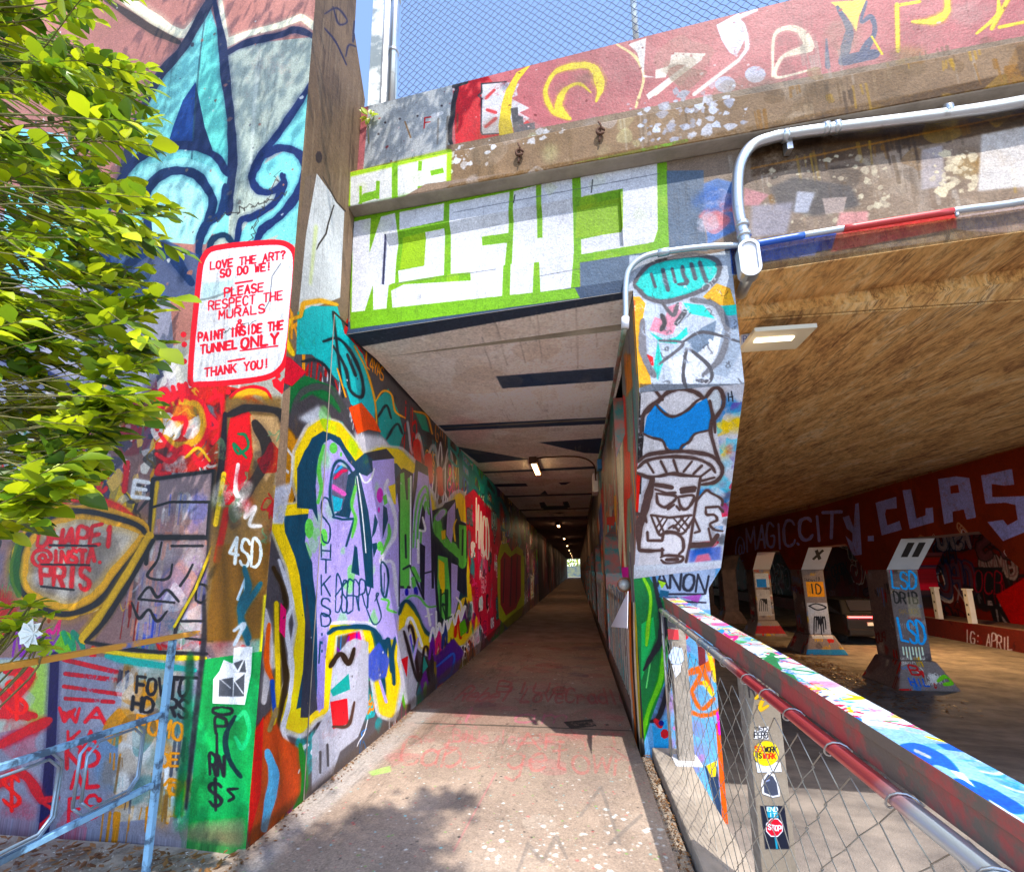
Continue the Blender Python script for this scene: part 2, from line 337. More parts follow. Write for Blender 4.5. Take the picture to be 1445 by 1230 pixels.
F.poly([(293, 20), (306, 40), (318, 130), (324, 230), (276, 215), (278, 110)], (112, 182, 172), .8)
F.stroke([(300, -5), (262, 62), (225, 108), (198, 160), (178, 225), (170, 300)], [14, 13, 11, 10, 12, 12], (32, 34, 52))
F.stroke([(302, -5), (313, 60), (322, 140), (328, 200), (326, 262), (322, 300)], [8, 11, 12, 11, 12, 12], (30, 36, 62))
F.poly([(276, 116), (258, 142), (244, 180), (236, 208), (272, 204)], (42, 64, 118)); F.poly([(276, 116), (272, 204), (300, 212), (289, 180)], (22, 34, 66))
F.stroke([(290, 20), (281, 90), (272, 200), (266, 300)], 2.5, (40, 60, 70), .6)
F.stroke([(150, 300), (172, 250), (200, 220), (236, 208), (272, 206), (305, 222), (322, 246)], 11, (24, 34, 66))
F.poly([(175, 330), (172, 270), (205, 232), (262, 222), (300, 236), (318, 262), (318, 300), (290, 345)], TL2)
F.stroke([(212, 330), (204, 292), (212, 262), (240, 242), (270, 244), (292, 264), (300, 292), (286, 330)], 12, (26, 40, 72))
F.poly([(216, 340), (212, 290), (226, 262), (258, 254), (284, 270), (288, 300), (274, 345)], (158, 200, 200))
F.stroke([(318, 262), (312, 300), (290, 318), (280, 350), (286, 372)], 10, (26, 40, 72))
F.poly([(446, 104), (420, 150), (380, 216), (372, 232), (400, 214), (432, 222), (434, 260), (420, 300), (396, 330), (360, 344), (330, 345), (350, 314), (386, 296), (398, 262), (392, 246), (380, 268), (360, 262), (357, 238), (384, 196)], TL)
F.poly([(446, 104), (446, 340), (380, 350), (430, 280), (436, 232), (404, 210), (372, 222)], TL)
F.stroke([(447, 104), (424, 142), (396, 184), (368, 222), (356, 248), (362, 266), (378, 272), (396, 262), (402, 246)], [7, 9, 10, 11, 11, 10, 9, 8, 5], (28, 38, 74))
F.stroke([(368, 222), (392, 210), (418, 214), (430, 232), (424, 264), (404, 296), (378, 318), (366, 330), (360, 350)], 11, (28, 38, 74))
F.stroke([(398, 246), (400, 262), (386, 288), (356, 306), (340, 312), (334, 340)], 9, (28, 38, 74))
F.stroke([(294, 352), (300, 338), (318, 332), (330, 345)], 8, (24, 40, 60))
F.stroke([(-20, 180), (60, 250), (120, 300), (150, 360), (170, 460)], 18, NV); F.stroke([(40, 210), (110, 240), (130, 230)], 14, NV)
F.poly([(20, 180), (90, 190), (120, 240), (60, 250)], (140, 196, 206)); F.poly([(10, 260), (90, 290), (130, 380), (60, 420), (0, 380)], (134, 196, 205))
F.stroke([(-40, 480), (30, 512), (100, 552), (170, 612)], 17, (22, 26, 66), smooth=False)
F.poly([(150, 350), (215, 330), (280, 360), (285, 420), (180, 430)], (60, 78, 110), .8); F.stroke([(170, 380), (230, 350), (270, 400)], 14, (30, 44, 78))
F.stroke([(366, 70), (360, 140), (354, 230)], 5, (186, 190, 184), .5, 2)
chips(F, 1.2, 4.55, 3.2, 7.2, 260, 4, [(196, 200, 196), (90, 80, 74), (140, 100, 90), (60, 60, 70)], .035)
cracks(F, [(3.8, 4.2), (4.5, 4.3)], .008, 2, 50); cracks(F, [(4.1, 3.7), (4.4, 4.5)], .006, 5, 40)
# lower left background
F.poly([(-300, 640), (330, 560), (390, 620), (360, 940), (-300, 940)], (126, 100, 98), soft=10); gpx(F, -200, 400, 640, 930, 110, 321, pal=PAL, size=.3, kinds='stbd', alpha=.8)
gpx(F, -250, 400, 600, 930, 120, 21, pal=[(200, 60, 60), (212, 210, 205), (40, 40, 50), (70, 80, 130), (206, 170, 90), (30, 130, 100), (150, 110, 90), (120, 40, 50)], size=.4, kinds='bbsd', alpha=.75)
gpx(F, -100, 215, 560, 720, 420, 9, chips, cols=[(226, 222, 214), (214, 180, 120), (60, 60, 80), (180, 176, 176)], smax=.10)
# red / yellow throw under the sign
F.poly([(212, 560), (300, 540), (345, 550), (318, 664), (222, 668)], (188, 52, 48), rough=.3)
gpx(F, 225, 315, 570, 655, 30, 5, pal=[(208, 150, 60), (220, 218, 215), (60, 90, 100), (40, 40, 40)], size=.22, kinds='sb', alpha=.9)
F.stroke([(226, 600), (226, 578), (252, 566), (280, 572), (288, 600), (276, 622), (250, 628), (232, 616)], 9, (208, 156, 66)); F.stroke([(222, 606), (222, 578), (252, 560), (284, 566), (295, 600), (280, 630), (250, 637)], 6, RD, closed=True)
F.stroke([(244, 590), (262, 592), (258, 612)], 6, RD); F.stroke([(295, 565), (312, 560), (316, 600), (300, 625)], 7, RD); F.stroke([(290, 580), (306, 600), (292, 606)], 5, RD)
F.stroke([(220, 640), (240, 650), (262, 630), (284, 655), (306, 628)], 7, RD); F.stroke([(226, 655), (222, 668), (240, 668)], 6, RD)
F.stroke([(262, 645), (280, 632), (296, 650)], 4, (236, 190, 90)); F.text('SRIM', [(218, 582), (268, 562), (262, 540), (212, 556)], 5, RD, rough=.1)
F.stroke([(326, 590), (330, 566), (350, 552), (372, 556), (382, 570)], 9, (220, 160, 50)); F.stroke([(322, 590), (326, 560), (350, 546), (374, 550), (386, 568)], 4, RD); F.stroke([(334, 588), (340, 568), (360, 566), (374, 580), (350, 590)], 6, RD)
for k, (x, y) in enumerate([(392, 530), (257, 545), (303, 552), (322, 553), (260, 510), (260, 486), (259, 472)]): F.poly(np.array([(x+4*math.cos(t), y+4*math.sin(t)) for t in np.linspace(0, 6.28, 9)[:-1]]), RD)
F.poly([(398, 556), (386, 545), (384, 536), (390, 533), (396, 539), (400, 533), (405, 534), (405, 543)], RD)
# sign
S0 = [(298, 352), (322, 347), (352, 344), (385, 342), (402, 344), (413, 352), (417, 366), (416, 395), (412, 440), (409, 475), (404, 505), (396, 520), (380, 531), (350, 537), (310, 541), (284, 542), (270, 541), (269, 520), (272, 480), (277, 430), (280, 400), (283, 376), (288, 362)]
F.poly(S0, (196, 197, 203)); F.stroke(S0, 7.5, (216, 10, 28), closed=True, rough=.05)
F.poly([(286, 400), (330, 395), (322, 420), (284, 424)], (140, 180, 185), .5, soft=3); F.stroke([(272, 425), (300, 420), (330, 408)], 3, (110, 116, 118), .8); cracks(F, [(3.98, 3.22), (4.32, 3.3)], .005, 8, 30); F.stroke([(396, 372), (384, 390), (380, 425), (374, 436)], 1.2, (90, 90, 96), smooth=False)
RS = (206, 16, 34)
def line(txt, x0, x1, yb, h, wd, **k):
    sl = -.150; q = [(x0, yb), (x1, yb+sl*(x1-x0)), (x1+h*.03, yb+sl*(x1-x0)-h*1.05), (x0+h*.03, yb-h*1.05)]
    F.text(txt, q, wd*.95, RS, rough=.12, gap=.42, **k)
line('LOVE THE ART?', 297, 402, 380.5, 10, 2.3, serif=True); line('SO DO WE!', 311, 382, 391.5, 10, 2.5, serif=True)
F.stroke([(332, 400), (356, 396)], 2, RS); line('PLEASE', 317, 371, 419, 11, 2.4); line('RESPECT THE', 294.5, 398, 438, 11.5, 2.0); line('MURALS', 309, 373, 450.5, 11, 2.2)
line('&', 333.5, 343, 462, 9.5, 2); line('PAINT INSIDE THE', 280, 399, 482, 11, 2.7); line('TUNNEL', 283, 334, 499, 11, 2.9); line('ONLY', 340.5, 392, 492, 13.5, 3.4)
F.stroke([(339, 495), (392, 488)], 1.6, RS); F.stroke([(322, 510), (345, 506)], 2.2, RS); line('THANK YOU!', 289, 379, 531.5, 11, 2.4, serif=True)
# black figure box and body
F.poly([(214, 678), (304, 664), (290, 800), (280, 920), (190, 900), (205, 800)], (138, 122, 128), rough=.3)
gpx(F, 205, 290, 690, 900, 60, 31, pal=[(60, 80, 170), (214, 150, 130), (150, 140, 140), (110, 100, 120), (190, 190, 195)], size=.25, kinds='bd', alpha=.5)
F.stroke([(222, 680), (218, 710), (212, 760)], 5, (220, 176, 30))
for P, wd in [([(216, 676), (302, 664)], 6), ([(216, 676), (210, 760), (206, 795)], 6), ([(302, 664), (300, 700), (293, 790)], 5), ([(214, 716), (240, 708), (296, 708), (292, 760)], 4), ([(208, 758), (288, 758)], 7), ([(228, 765), (222, 790), (208, 812), (228, 818), (240, 812), (243, 796)], 3.5), ([(272, 796), (264, 812), (254, 826)], 3.5), ([(290, 760), (312, 740), (290, 800), (255, 870), (245, 900)], 5), ([(195, 845), (210, 828), (222, 842), (236, 832), (252, 848)], 4), ([(196, 845), (246, 850)], 3), ([(186, 850), (196, 872), (210, 860), (222, 876), (236, 862)], 4), ([(242, 770), (286, 770)], 4), ([(276, 846), (278, 826), (290, 826), (296, 840), (284, 850), (276, 846)], 3.5), ([(302, 760), (308, 800), (300, 830), (306, 850), (290, 870)], 4), ([(262, 900), (300, 904)], 4), ([(256, 876), (290, 876)], 4)]:
    F.stroke(P, wd, BK, smooth=len(P) > 4)
F.stroke([(300, 770), (276, 830), (246, 884)], 3.5, (226, 190, 30), smooth=False)
# teardrop
TD = [(196, 750), (150, 728), (100, 724), (56, 742), (30, 778), (28, 820), (52, 850), (96, 860), (132, 846), (162, 806)]
F.poly(TD, (196, 186, 174), smooth=True); gpx(F, 50, 150, 745, 845, 40, 12, pal=[(110, 100, 90), (190, 186, 180), (80, 70, 70)], size=.25, kinds='b', alpha=.5)
F.stroke([(205, 744), (160, 712), (110, 704), (60, 716), (26, 744)], 8, RD, .9)
F.stroke([(205, 750), (150, 728), (100, 722), (56, 740), (30, 778), (28, 820), (52, 852), (96, 862), (134, 848), (166, 806)], 22, (216, 156, 50), closed=True)
F.stroke([(205, 752), (150, 727), (100, 721), (55, 738), (28, 776), (25, 822), (52, 855), (96, 866), (137, 850), (170, 808)], 8, BK, closed=True)
F.stroke([(30, 760), (20, 800), (26, 840)], 12, (40, 96, 40), .7)
F.stroke([(212, 756), (180, 810), (150, 860), (118, 900)], 14, (206, 160, 50), smooth=False); F.stroke([(216, 762), (186, 815), (150, 872), (122, 905)], 7, BK)
F.text('DHAPE1', [(52, 772), (160, 770), (162, 742), (56, 748)], 4.6, RD, smooth=False); F.text('INSTA.', [(74, 796), (146, 793), (146, 775), (74, 778)], 4.4, RD); F.text('@', [(46, 800), (72, 798), (72, 776), (46, 778)], 4, RD); F.text('PRIS', [(58, 826), (126, 830), (128, 800), (58, 798)], 5, RD)
for P in ([(70, 769), (136, 770)], [(58, 796), (126, 797)], [(58, 827), (104, 832)]): F.stroke(P, 3, BK)
F.text('ATC', [(108, 700), (150, 692), (152, 670), (112, 674)], 6, RD); F.text('16', [(166, 694), (205, 696), (205, 655), (172, 655)], 6, RD); F.text('E', [(186, 702), (210, 703), (210, 682), (190, 680)], 5, WH)
# right strip of front wall
F.poly([(318, 560), (420, 560), (395, 700), (372, 900), (285, 905), (300, 700)], (110, 88, 60), soft=6)
F.poly([(325, 590), (350, 580), (368, 600), (352, 660), (335, 712), (318, 712), (310, 680)], (206, 24, 30)); F.poly([(352, 585), (392, 588), (400, 640), (375, 680), (356, 640)], (176, 148, 116), soft=3)
F.stroke([(322, 585), (350, 576), (392, 580), (402, 600)], 10, (30, 26, 26)); F.stroke([(360, 596), (378, 640), (350, 690), (335, 716)], 15, (36, 30, 28)); F.stroke([(318, 584), (312, 660), (303, 740)], 8, (24, 18, 24))
F.stroke([(336, 612), (346, 614), (350, 630), (336, 640), (330, 626), (348, 646)], 4, (20, 110, 70)); F.stroke([(316, 668), (304, 740)], 6, (226, 186, 30)); F.stroke([(320, 720), (306, 790)], 9, (190, 70, 76), .8, 3)
F.stroke([(336, 655), (332, 690), (336, 700)], 6, WH); F.stroke([(350, 712), (346, 730), (360, 715), (352, 740), (368, 742)], 5, WH, .8)
gpx(F, 310, 390, 600, 760, 22, 41, pal=[(220, 220, 220), (40, 36, 36), (150, 30, 40), (90, 120, 90)], size=.16, kinds='bs', alpha=.8)
F.poly([(306, 770), (388, 765), (376, 900), (290, 905)], (104, 70, 30), .8, 4); F.text('4SD', [(322, 795), (368, 800), (368, 762), (326, 760)], 4, (205, 215, 222)); F.text('94', [(316, 862), (350, 864), (350, 815), (318, 816)], 4, (190, 205, 220)); F.stroke([(345, 800), (350, 830), (338, 860), (352, 900)], 8, (14, 78, 96)); F.stroke([(368, 822), (340, 870), (350, 908)], 7, (14, 78, 96)); F.stroke([(330, 890), (345, 880), (330, 910)], 5, (170, 180, 190))
F.poly([(372, 840), (392, 830), (380, 960), (362, 980)], (232, 214, 40), soft=2); F.poly([(376, 900), (390, 900), (384, 940), (372, 940)], (234, 90, 30), soft=2)
# green pillar and lower walls
F.poly([(-300, 930), (285, 925), (270, 1240), (-400, 1240)], (124, 124, 138))
F.poly([(-300, 930), (70, 930), (60, 1020), (-300, 1100)], (150, 160, 150)); F.stroke([(55, 940), (52, 1010)], 26, (150, 190, 70), .6, 12)
gpx(F, -250, 170, 940, 1150, 40, 14, pal=[(200, 60, 70), (120, 120, 136), (70, 140, 190), (150, 150, 160)], size=.4, kinds='b', alpha=.5)
F.stroke([(78, 925), (72, 1050), (60, 1190)], 15, (26, 24, 66), smooth=False)
for P in ([(8, 946), (45, 950), (10, 1000), (50, 1010)], [(45, 950), (14, 985), (40, 1012)], [(0, 1050), (40, 1030), (70, 1015)], [(-10, 1110), (30, 1090), (60, 1130)], [(-20, 960), (20, 1000), (-20, 1010)]): F.stroke(P, 13, (196, 30, 40), .9)
F.text('$', [(6, 1010), (40, 1012), (40, 960), (8, 958)], 5, (240, 80, 80)); F.text('$', [(2, 1140), (30, 1142), (30, 1095), (4, 1093)], 5, (240, 80, 80))
for k, (y0, y1, x0, x1) in enumerate([(930, 948, 90, 165), (950, 960, 92, 170), (968, 980, 90, 176), (985, 990, 92, 160)]): F.stroke([(x0, y0), (x1, y1)], 6, (200, 24, 36), .9, rough=.4)
for t, q, in (('WA', [(84, 1018), (150, 1020), (150, 998), (84, 1000)]), ('KA', [(96, 1058), (138, 1052), (136, 1030), (96, 1034)]), ('ND', [(94, 1086), (140, 1078), (138, 1056), (94, 1062)]), ('AL', [(100, 1114), (140, 1108), (138, 1084), (100, 1090)]), ('ES', [(96, 1164), (140, 1150), (138, 1120), (98, 1130)])): F.text(t, q, 4.6, (222, 56, 66))
F.stroke([(90, 1004), (96, 1010), (106, 1000)], 5, RD); F.poly(np.array([(140+4*math.cos(t), 1128+4*math.sin(t)) for t in np.linspace(0, 6, 8)]), RD)
F.stroke([(54, 1166), (76, 1145), (62, 1132), (82, 1125), (56, 1126)], 5, (205, 40, 50))
F.poly([(176, 920), (270, 915), (262, 1150), (160, 1160)], (170, 160, 148), rough=.4); gpx(F, 175, 265, 925, 1150, 70, 17, pal=[(206, 130, 50), (212, 212, 210), (60, 110, 110), (30, 34, 50), (120, 90, 60)], size=.2, kinds='bd', alpha=.7)
F.stroke([(150, 925), (200, 935), (275, 945)], 8, (20, 150, 140)); F.stroke([(130, 915), (200, 925), (290, 928)], 6, (210, 180, 30)); F.stroke([(120, 905), (200, 918), (292, 922)], 5, BK); F.stroke([(240, 955), (278, 956)], 4, BK)
F.text('FOVTO', [(192, 978), (264, 984), (266, 958), (194, 956)], 4.4, BK); F.text('HD RS', [(186, 1002), (264, 1012), (266, 988), (188, 984)], 4.4, BK)
F.text('FOMO', [(192, 1032), (256, 1044), (258, 1020), (194, 1010)], 4, (226, 138, 50)); F.text('OE', [(226, 1082), (252, 1080), (252, 1062), (226, 1064)], 4, (226, 138, 50)); F.stroke(curl((245, 1112), 3, 14, 0, 520), 4.5, (226, 138, 50))
F.stroke([(268, 925), (264, 1030), (250, 1150)], 12, (10, 70, 40), .8, 4)
F.poly([(288, 930), (375, 918), (352, 1196), (262, 1204)], (14, 140, 62), soft=1); gpx(F, 285, 345, 950, 1180, 16, 18, pal=[(20, 170, 80), (10, 100, 44), (60, 190, 110)], size=.4, kinds='b', alpha=.45)
F.stroke([(288, 840), (286, 920), (262, 1140)], 7, (20, 18, 26), .9, 3)
F.poly([(360, 1030), (378, 1000), (372, 1200), (350, 1200)], (214, 30, 30)); F.poly([(262, 1160), (352, 1150), (348, 1206), (262, 1206)], (150, 128, 110), .6, 14)
F.text('O', [(300, 1008), (328, 1008), (328, 998), (300, 998)], 4, BK); F.text('P', [(304, 1036), (320, 1036), (320, 1014), (304, 1014)], 4.5, BK); F.text('I', [(300, 1064), (312, 1064), (312, 1036), (300, 1036)], 3.5, BK); F.text('RN', [(296, 1094), (316, 1094), (316, 1066), (296, 1066)], 4.5, BK); F.text('$', [(294, 1140), (314, 1140), (314, 1104), (294, 1104)], 5, BK); F.stroke([(336, 1112), (322, 1114), (330, 1124), (322, 1130)], 4, BK)
F.stroke([(332, 1010), (318, 1040), (325, 1075), (340, 1095)], 7, (14, 26, 40), .9, 1); F.stroke([(334, 1015), (345, 1005), (352, 1030), (342, 1055), (332, 1040)], 6, (120, 200, 150), .7, 1)
# paste-up paper on the green wall
PP = [(300, 992), (301, 958), (310, 946), (316, 930), (330, 936), (338, 912), (357, 912), (355, 950), (346, 994)]
F.poly(PP, (214, 214, 216), rough=0); F.poly([(330, 914), (340, 912), (338, 940), (328, 944)], (230, 230, 232))
for P in ([(310, 958), (330, 955), (329, 982), (309, 982)], [(330, 935), (344, 930), (336, 945)], [(331, 962), (346, 950), (345, 982), (330, 982)], [(346, 930), (348, 948), (338, 948)]): F.poly(P, (70, 72, 78), rough=.05)
F.stroke([(330, 958), (344, 978)], 1.5, WH); F.stroke([(312, 958), (326, 970)], 1.5, (180, 180, 185))
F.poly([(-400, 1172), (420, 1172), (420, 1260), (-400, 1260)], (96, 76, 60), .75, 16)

# ---------------- left side wall and return
W.poly([(420, -200), (560, -200), (560, 300), (486, 300), (486, 250), (428, 235), (445, 0)], (122, 103, 86), rough=.1)
graffiti(W, 2.8, 3.9, 4.6, 7.8, 26, 51, pal=[(140, 120, 100), (100, 82, 66), (88, 72, 60)], size=.6, kinds='b', alpha=.35); graffiti(W, 2.8, 3.9, 4.6, 7.8, 30, 52, pal=[(70, 56, 46), (150, 132, 112)], size=.9, kinds='d', alpha=.3)
for P in ([(458, 20), (476, 12), (490, 30), (478, 34), (470, 10)], [(458, 40), (474, 60), (489, 92)], [(500, 30), (498, 60), (505, 25)], [(488, 80), (492, 64), (502, 66)], [(506, 5), (512, 0)]): W.stroke(P, 2, (36, 34, 60), .85)
W.poly(np.array([(450+5*math.cos(t), 222+9*math.sin(t)) for t in np.linspace(0, 6, 8)]), (50, 40, 40))
W.poly([(447, 245), (486, 298), (480, 420), (428, 440), (405, 480), (428, 330)], (196, 196, 194)); W.poly([(431, 249), (447, 245), (432, 330), (418, 470), (405, 480), (422, 330)], (112, 96, 84))
W.stroke([(471, 290), (463, 316), (460, 330), (450, 345), (447, 352)], 2, (50, 44, 40), smooth=False); W.stroke([(456, 250), (475, 285), (487, 298)], 2, (60, 50, 44), smooth=False)
W.stroke([(446, 320), (438, 400)], 5, (190, 200, 120), .5, 3)
# base layer of the long wall
W.poly([(436, 450), (498, 470), (600, 580), (760, 745), (770, 840), (600, 990), (436, 1124), (350, 1200), (380, 600)], (70, 66, 70))
graffiti(W, 3.0, 9, 1.6, 3.6, 150, 61, pal=[(30, 140, 140), (20, 20, 24), (200, 200, 205), (190, 40, 40), (60, 60, 66), (40, 110, 110), (235, 150, 40)], size=.6, kinds='bstd')
graffiti(W, 3.0, 9, 0, 1.3, 190, 62, pal=PAL, size=.35, kinds='bsd')
graffiti(W, 6.4, 24, 0, 3.6, 640, 63, pal=PAL+[(90, 40, 60), (60, 30, 50), (60, 60, 60)], size=.9, kinds='bltsd')
graffiti(W, 14, 24, 0, 3.6, 160, 64, pal=[(60, 30, 46), (40, 26, 34), (90, 50, 60), (150, 140, 140)], size=1, kinds='btsd', alpha=.75)
# big turquoise letters at the top
TQ = (16, 168, 168)
W.poly([(420, 440), (424, 440), (440, 432), (476, 432), (486, 470), (505, 490), (520, 560), (500, 560), (470, 530), (440, 500), (418, 500)], TQ)
W.stroke([(406, 452), (424, 446), (428, 428), (452, 424), (476, 430)], 5, (228, 160, 30), smooth=False); W.stroke([(408, 452), (404, 480), (414, 500)], 6, (236, 190, 40))
W.poly([(486, 470), (512, 500), (530, 560), (528, 600), (495, 570), (480, 520)], TQ)
W.poly([(530, 565), (548, 548), (562, 580), (570, 610), (560, 640), (536, 610)], (26, 140, 132)); W.poly([(586, 582), (600, 586), (606, 610), (596, 606)], (26, 140, 112))
for P, wd in [([(426, 510), (445, 508), (462, 520), (472, 545)], 4), ([(456, 482), (478, 478), (500, 505), (512, 540), (510, 560), (494, 550), (488, 520), (470, 488)], 4), ([(490, 500), (502, 530)], 4), ([(532, 590), (545, 572), (552, 590)], 3), ([(545, 620), (560, 598), (568, 612)], 3), ([(470, 440), (484, 560)], 3)]: W.stroke(P, wd, (24, 34, 40))
for P in ([(500, 488), (516, 520), (528, 560), (532, 600)], [(476, 520), (488, 560)], [(530, 566), (540, 552), (552, 556), (558, 580), (572, 590)], [(584, 580), (602, 586), (610, 612)]): W.stroke(P, 2.4, (226, 150, 40))
W.poly([(402, 560), (410, 540), (432, 530), (470, 545), (488, 575), (470, 590), (440, 570), (410, 590)], (26, 96, 50)); W.stroke([(410, 590), (424, 556), (452, 545), (476, 560), (490, 590)], 9, (60, 58, 60), .9, 2)
W.poly([(395, 500), (410, 505), (432, 525), (412, 545), (400, 540)], (216, 30, 50)); W.poly([(404, 600), (415, 570), (440, 556), (468, 570), (486, 590), (470, 600), (440, 590), (420, 620)], (60, 56, 60), soft=3); W.poly([(420, 590), (450, 572), (470, 600), (500, 625), (470, 620), (440, 600)], (190, 192, 200), soft=4)
W.poly([(492, 575), (510, 568), (528, 590), (538, 610), (520, 606), (505, 612)], (222, 70, 26)); W.poly([(500, 610), (540, 616), (560, 640), (530, 640), (505, 645)], (200, 196, 200), soft=4)
W.stroke([(575, 595), (582, 640), (590, 612), (600, 650), (612, 628), (622, 665), (636, 640), (640, 680)], 3.5, (190, 192, 198), .8, 1)
for c_ in ((588, 632), (604, 652), (620, 670)): W.stroke([(c_[0], c_[1]-8), (c_[0]+2, c_[1]+26)], 9, (206, 24, 30))
W.text('BENR', [(634, 650), (700, 712), (700, 690), (634, 616)], 3.2, (24, 150, 150)); W.text('HEHDA', [(650, 690), (735, 770), (735, 740), (650, 645)], 4, (30, 120, 130))
W.poly([(596, 690), (606, 700), (614, 716), (620, 700), (632, 724), (640, 712), (640, 730), (600, 735)], (80, 46, 30))
# FABULAS piece: yellow ring, dark teal field, lilac letters
YR = [(437, 606), (456, 594), (478, 600), (498, 625), (512, 648), (536, 636), (562, 638), (585, 662), (596, 690), (607, 706), (612, 730), (640, 712), (648, 700), (662, 730), (668, 790), (668, 840), (676, 870), (650, 905), (625, 895), (606, 915), (590, 900), (578, 855), (566, 880), (560, 960), (552, 1008), (540, 1004), (528, 930), (515, 880), (468, 892), (462, 960), (458, 1000), (440, 1010), (424, 1030), (402, 1022), (398, 1000), (412, 960), (424, 880), (410, 800), (386, 740), (388, 718), (415, 716), (430, 712), (420, 680), (420, 640)]
W.stroke(YR, 20, (206, 206, 214), .85, 1, closed=True, smooth=False); W.poly(YR, YE, rough=.08)
W.poly([(440, 618), (456, 608), (474, 614), (496, 642), (510, 664), (540, 650), (560, 654), (578, 676), (588, 700), (600, 740), (612, 745), (636, 728), (646, 716), (656, 760), (660, 850), (640, 884), (612, 888), (600, 890), (586, 850), (560, 846), (552, 870), (540, 985), (526, 900), (510, 862), (462, 872), (452, 940), (446, 990), (418, 1000), (436, 900), (422, 800), (402, 750), (400, 728), (440, 724), (430, 680), (430, 640)], DT, rough=.08)
W.stroke(YR, 9, YE, closed=True, smooth=False, rough=.08)
LI = (184, 172, 222); LG = (122, 192, 112); BT = (26, 34, 52)
def zz(P, y0=560): return [(430+x/5.558, y0+y/5.558) for x, y in P]
def z3(P): return zz(P, 740)
W.poly(zz([(100, 340), (230, 330), (330, 440), (420, 600), (530, 500), (700, 470), (715, 800), (760, 600), (850, 600), (880, 560), (970, 600), (1000, 900), (1180, 830), (1200, 960), (1275, 990)])+z3([(1270, 300), (1180, 700), (1040, 880), (960, 850), (810, 600), (740, 640), (740, 900), (600, 900), (540, 800), (200, 770), (140, 1200), (150, 1420), (110, 1480), (60, 300), (0, 150)]), LI, rough=.08)
gpx(W, 440, 560, 640, 870, 26, 66, pal=[LG, (140, 204, 130)], size=.18, kinds='b', alpha=.8)
W.poly(zz([(-60, 560), (0, 420), (60, 340), (180, 285), (280, 320), (330, 410), (400, 530), (400, 570), (340, 500), (270, 380), (200, 330), (150, 360), (105, 480), (85, 700), (105, 980), (60, 880), (-60, 870)]), DT)
W.poly(z3([(-160, -80), (0, 130), (50, 300), (90, 600), (100, 1000), (90, 1440), (-30, 1460), (20, 900), (-40, 400)]), DT); W.poly(z3([(110, 900), (170, 860), (150, 1440), (90, 1460)]), (150, 140, 190)); 
W.poly(z3([(20, 900), (60, 1100), (70, 1440), (-30, 1460)]), (52, 56, 66))
W.poly(zz([(390, 510), (470, 440), (640, 405), (705, 480), (530, 500), (535, 580), (490, 620), (430, 600), (500, 900), (530, 1140), (540, 1500), (480, 1480), (400, 640)]), DT); W.poly(zz([(470, 440), (640, 405), (705, 480), (540, 495), (520, 480)]), (44, 48, 58))
W.poly(zz([(340, 610), (400, 570), (385, 800), (350, 950), (225, 925), (290, 880), (310, 780)]), DT)
W.poly(zz([(220, 620), (260, 530), (345, 560), (315, 800), (270, 915), (225, 880), (212, 760)]), (90, 90, 112)); W.stroke(zz([(235, 640), (280, 590), (330, 575)]), 4, (210, 50, 90)); W.stroke(zz([(215, 700), (310, 760)]), 7, (220, 130, 190)); W.poly(zz([(215, 770), (300, 800), (280, 890), (230, 900)]), (70, 176, 200)); W.stroke(zz([(240, 590), (290, 545)]), 3, (60, 150, 200))
W.stroke(zz([(230, 940), (200, 800), (212, 600), (255, 505), (320, 520), (375, 600)]), 3.2, DT); W.stroke(zz([(220, 940), (300, 960), (390, 955), (325, 1170)]), 3, DT, smooth=False)
for q in ([(225, 400), 32, 45], [(285, 450), 10, 20], [(35, 1030), 35, 80], [(150, 1100), 30, 70], [(590, 1170), 25, 40]): W.poly(np.array([(430+(q[0][0]+q[1]*math.cos(t))/5.558, 560+(q[0][1]+q[2]*math.sin(t))/5.558) for t in np.linspace(0, 6.28, 12)[:-1]]), LG)
for c_, rx, ry in (((590, 770), 26, 60), ((582, 885), 9, 22)): W.poly(np.array([(430+(c_[0]+rx*math.cos(t))/5.558, 560+(c_[1]+ry*math.sin(t))/5.558) for t in np.linspace(0, 6.28, 12)[:-1]]), (206, 70, 180))
W.stroke(zz([(150, 380), (110, 560), (130, 700), (105, 830)]), 5, LG); W.stroke(zz([(400, 690), (370, 850), (400, 960), (370, 1100)]), 4, LG)
W.stroke(zz([(430, 600), (470, 670), (520, 640), (545, 560)]), 2.2, WH); W.stroke(zz([(410, 620), (450, 900), (480, 1220)]), 1.6, WH)
W.poly(zz([(615, 850), (645, 870), (655, 960), (610, 1115)]), DT); W.poly(zz([(550, 915), (575, 980), (555, 1060), (525, 1110)]), DT)
W.stroke(zz([(650, 650), (630, 740), (690, 860), (715, 1000), (700, 1100), (640, 1200), (600, 1290), (690, 1300), (715, 1500), (745, 1700)]), 4.5, (214, 212, 226)); W.stroke(zz([(660, 1000), (660, 1100), (600, 1230)]), 4, LG); W.poly(zz([(610, 780), (640, 760), (650, 830), (625, 850)]), LG)
W.poly(zz([(655, 700), (710, 680), (716, 840), (700, 840)]), YE)
W.poly(zz([(715, 640), (770, 555), (850, 600), (845, 760), (850, 900), (830, 1500), (750, 1500), (740, 900)]), BT); W.poly(zz([(750, 600), (780, 590), (790, 760), (800, 640), (840, 620), (830, 1100), (820, 1480), (745, 1480)]), LG); W.stroke(zz([(800, 600), (802, 800)]), 2.5, BT); W.stroke(zz([(790, 1080), (795, 1260)]), 2.5, BT); W.stroke(zz([(832, 620), (828, 1480)]), 2, WH)
W.poly(zz([(845, 760), (870, 490), (965, 550), (970, 620), (890, 580), (880, 700), (848, 900)]), BT)
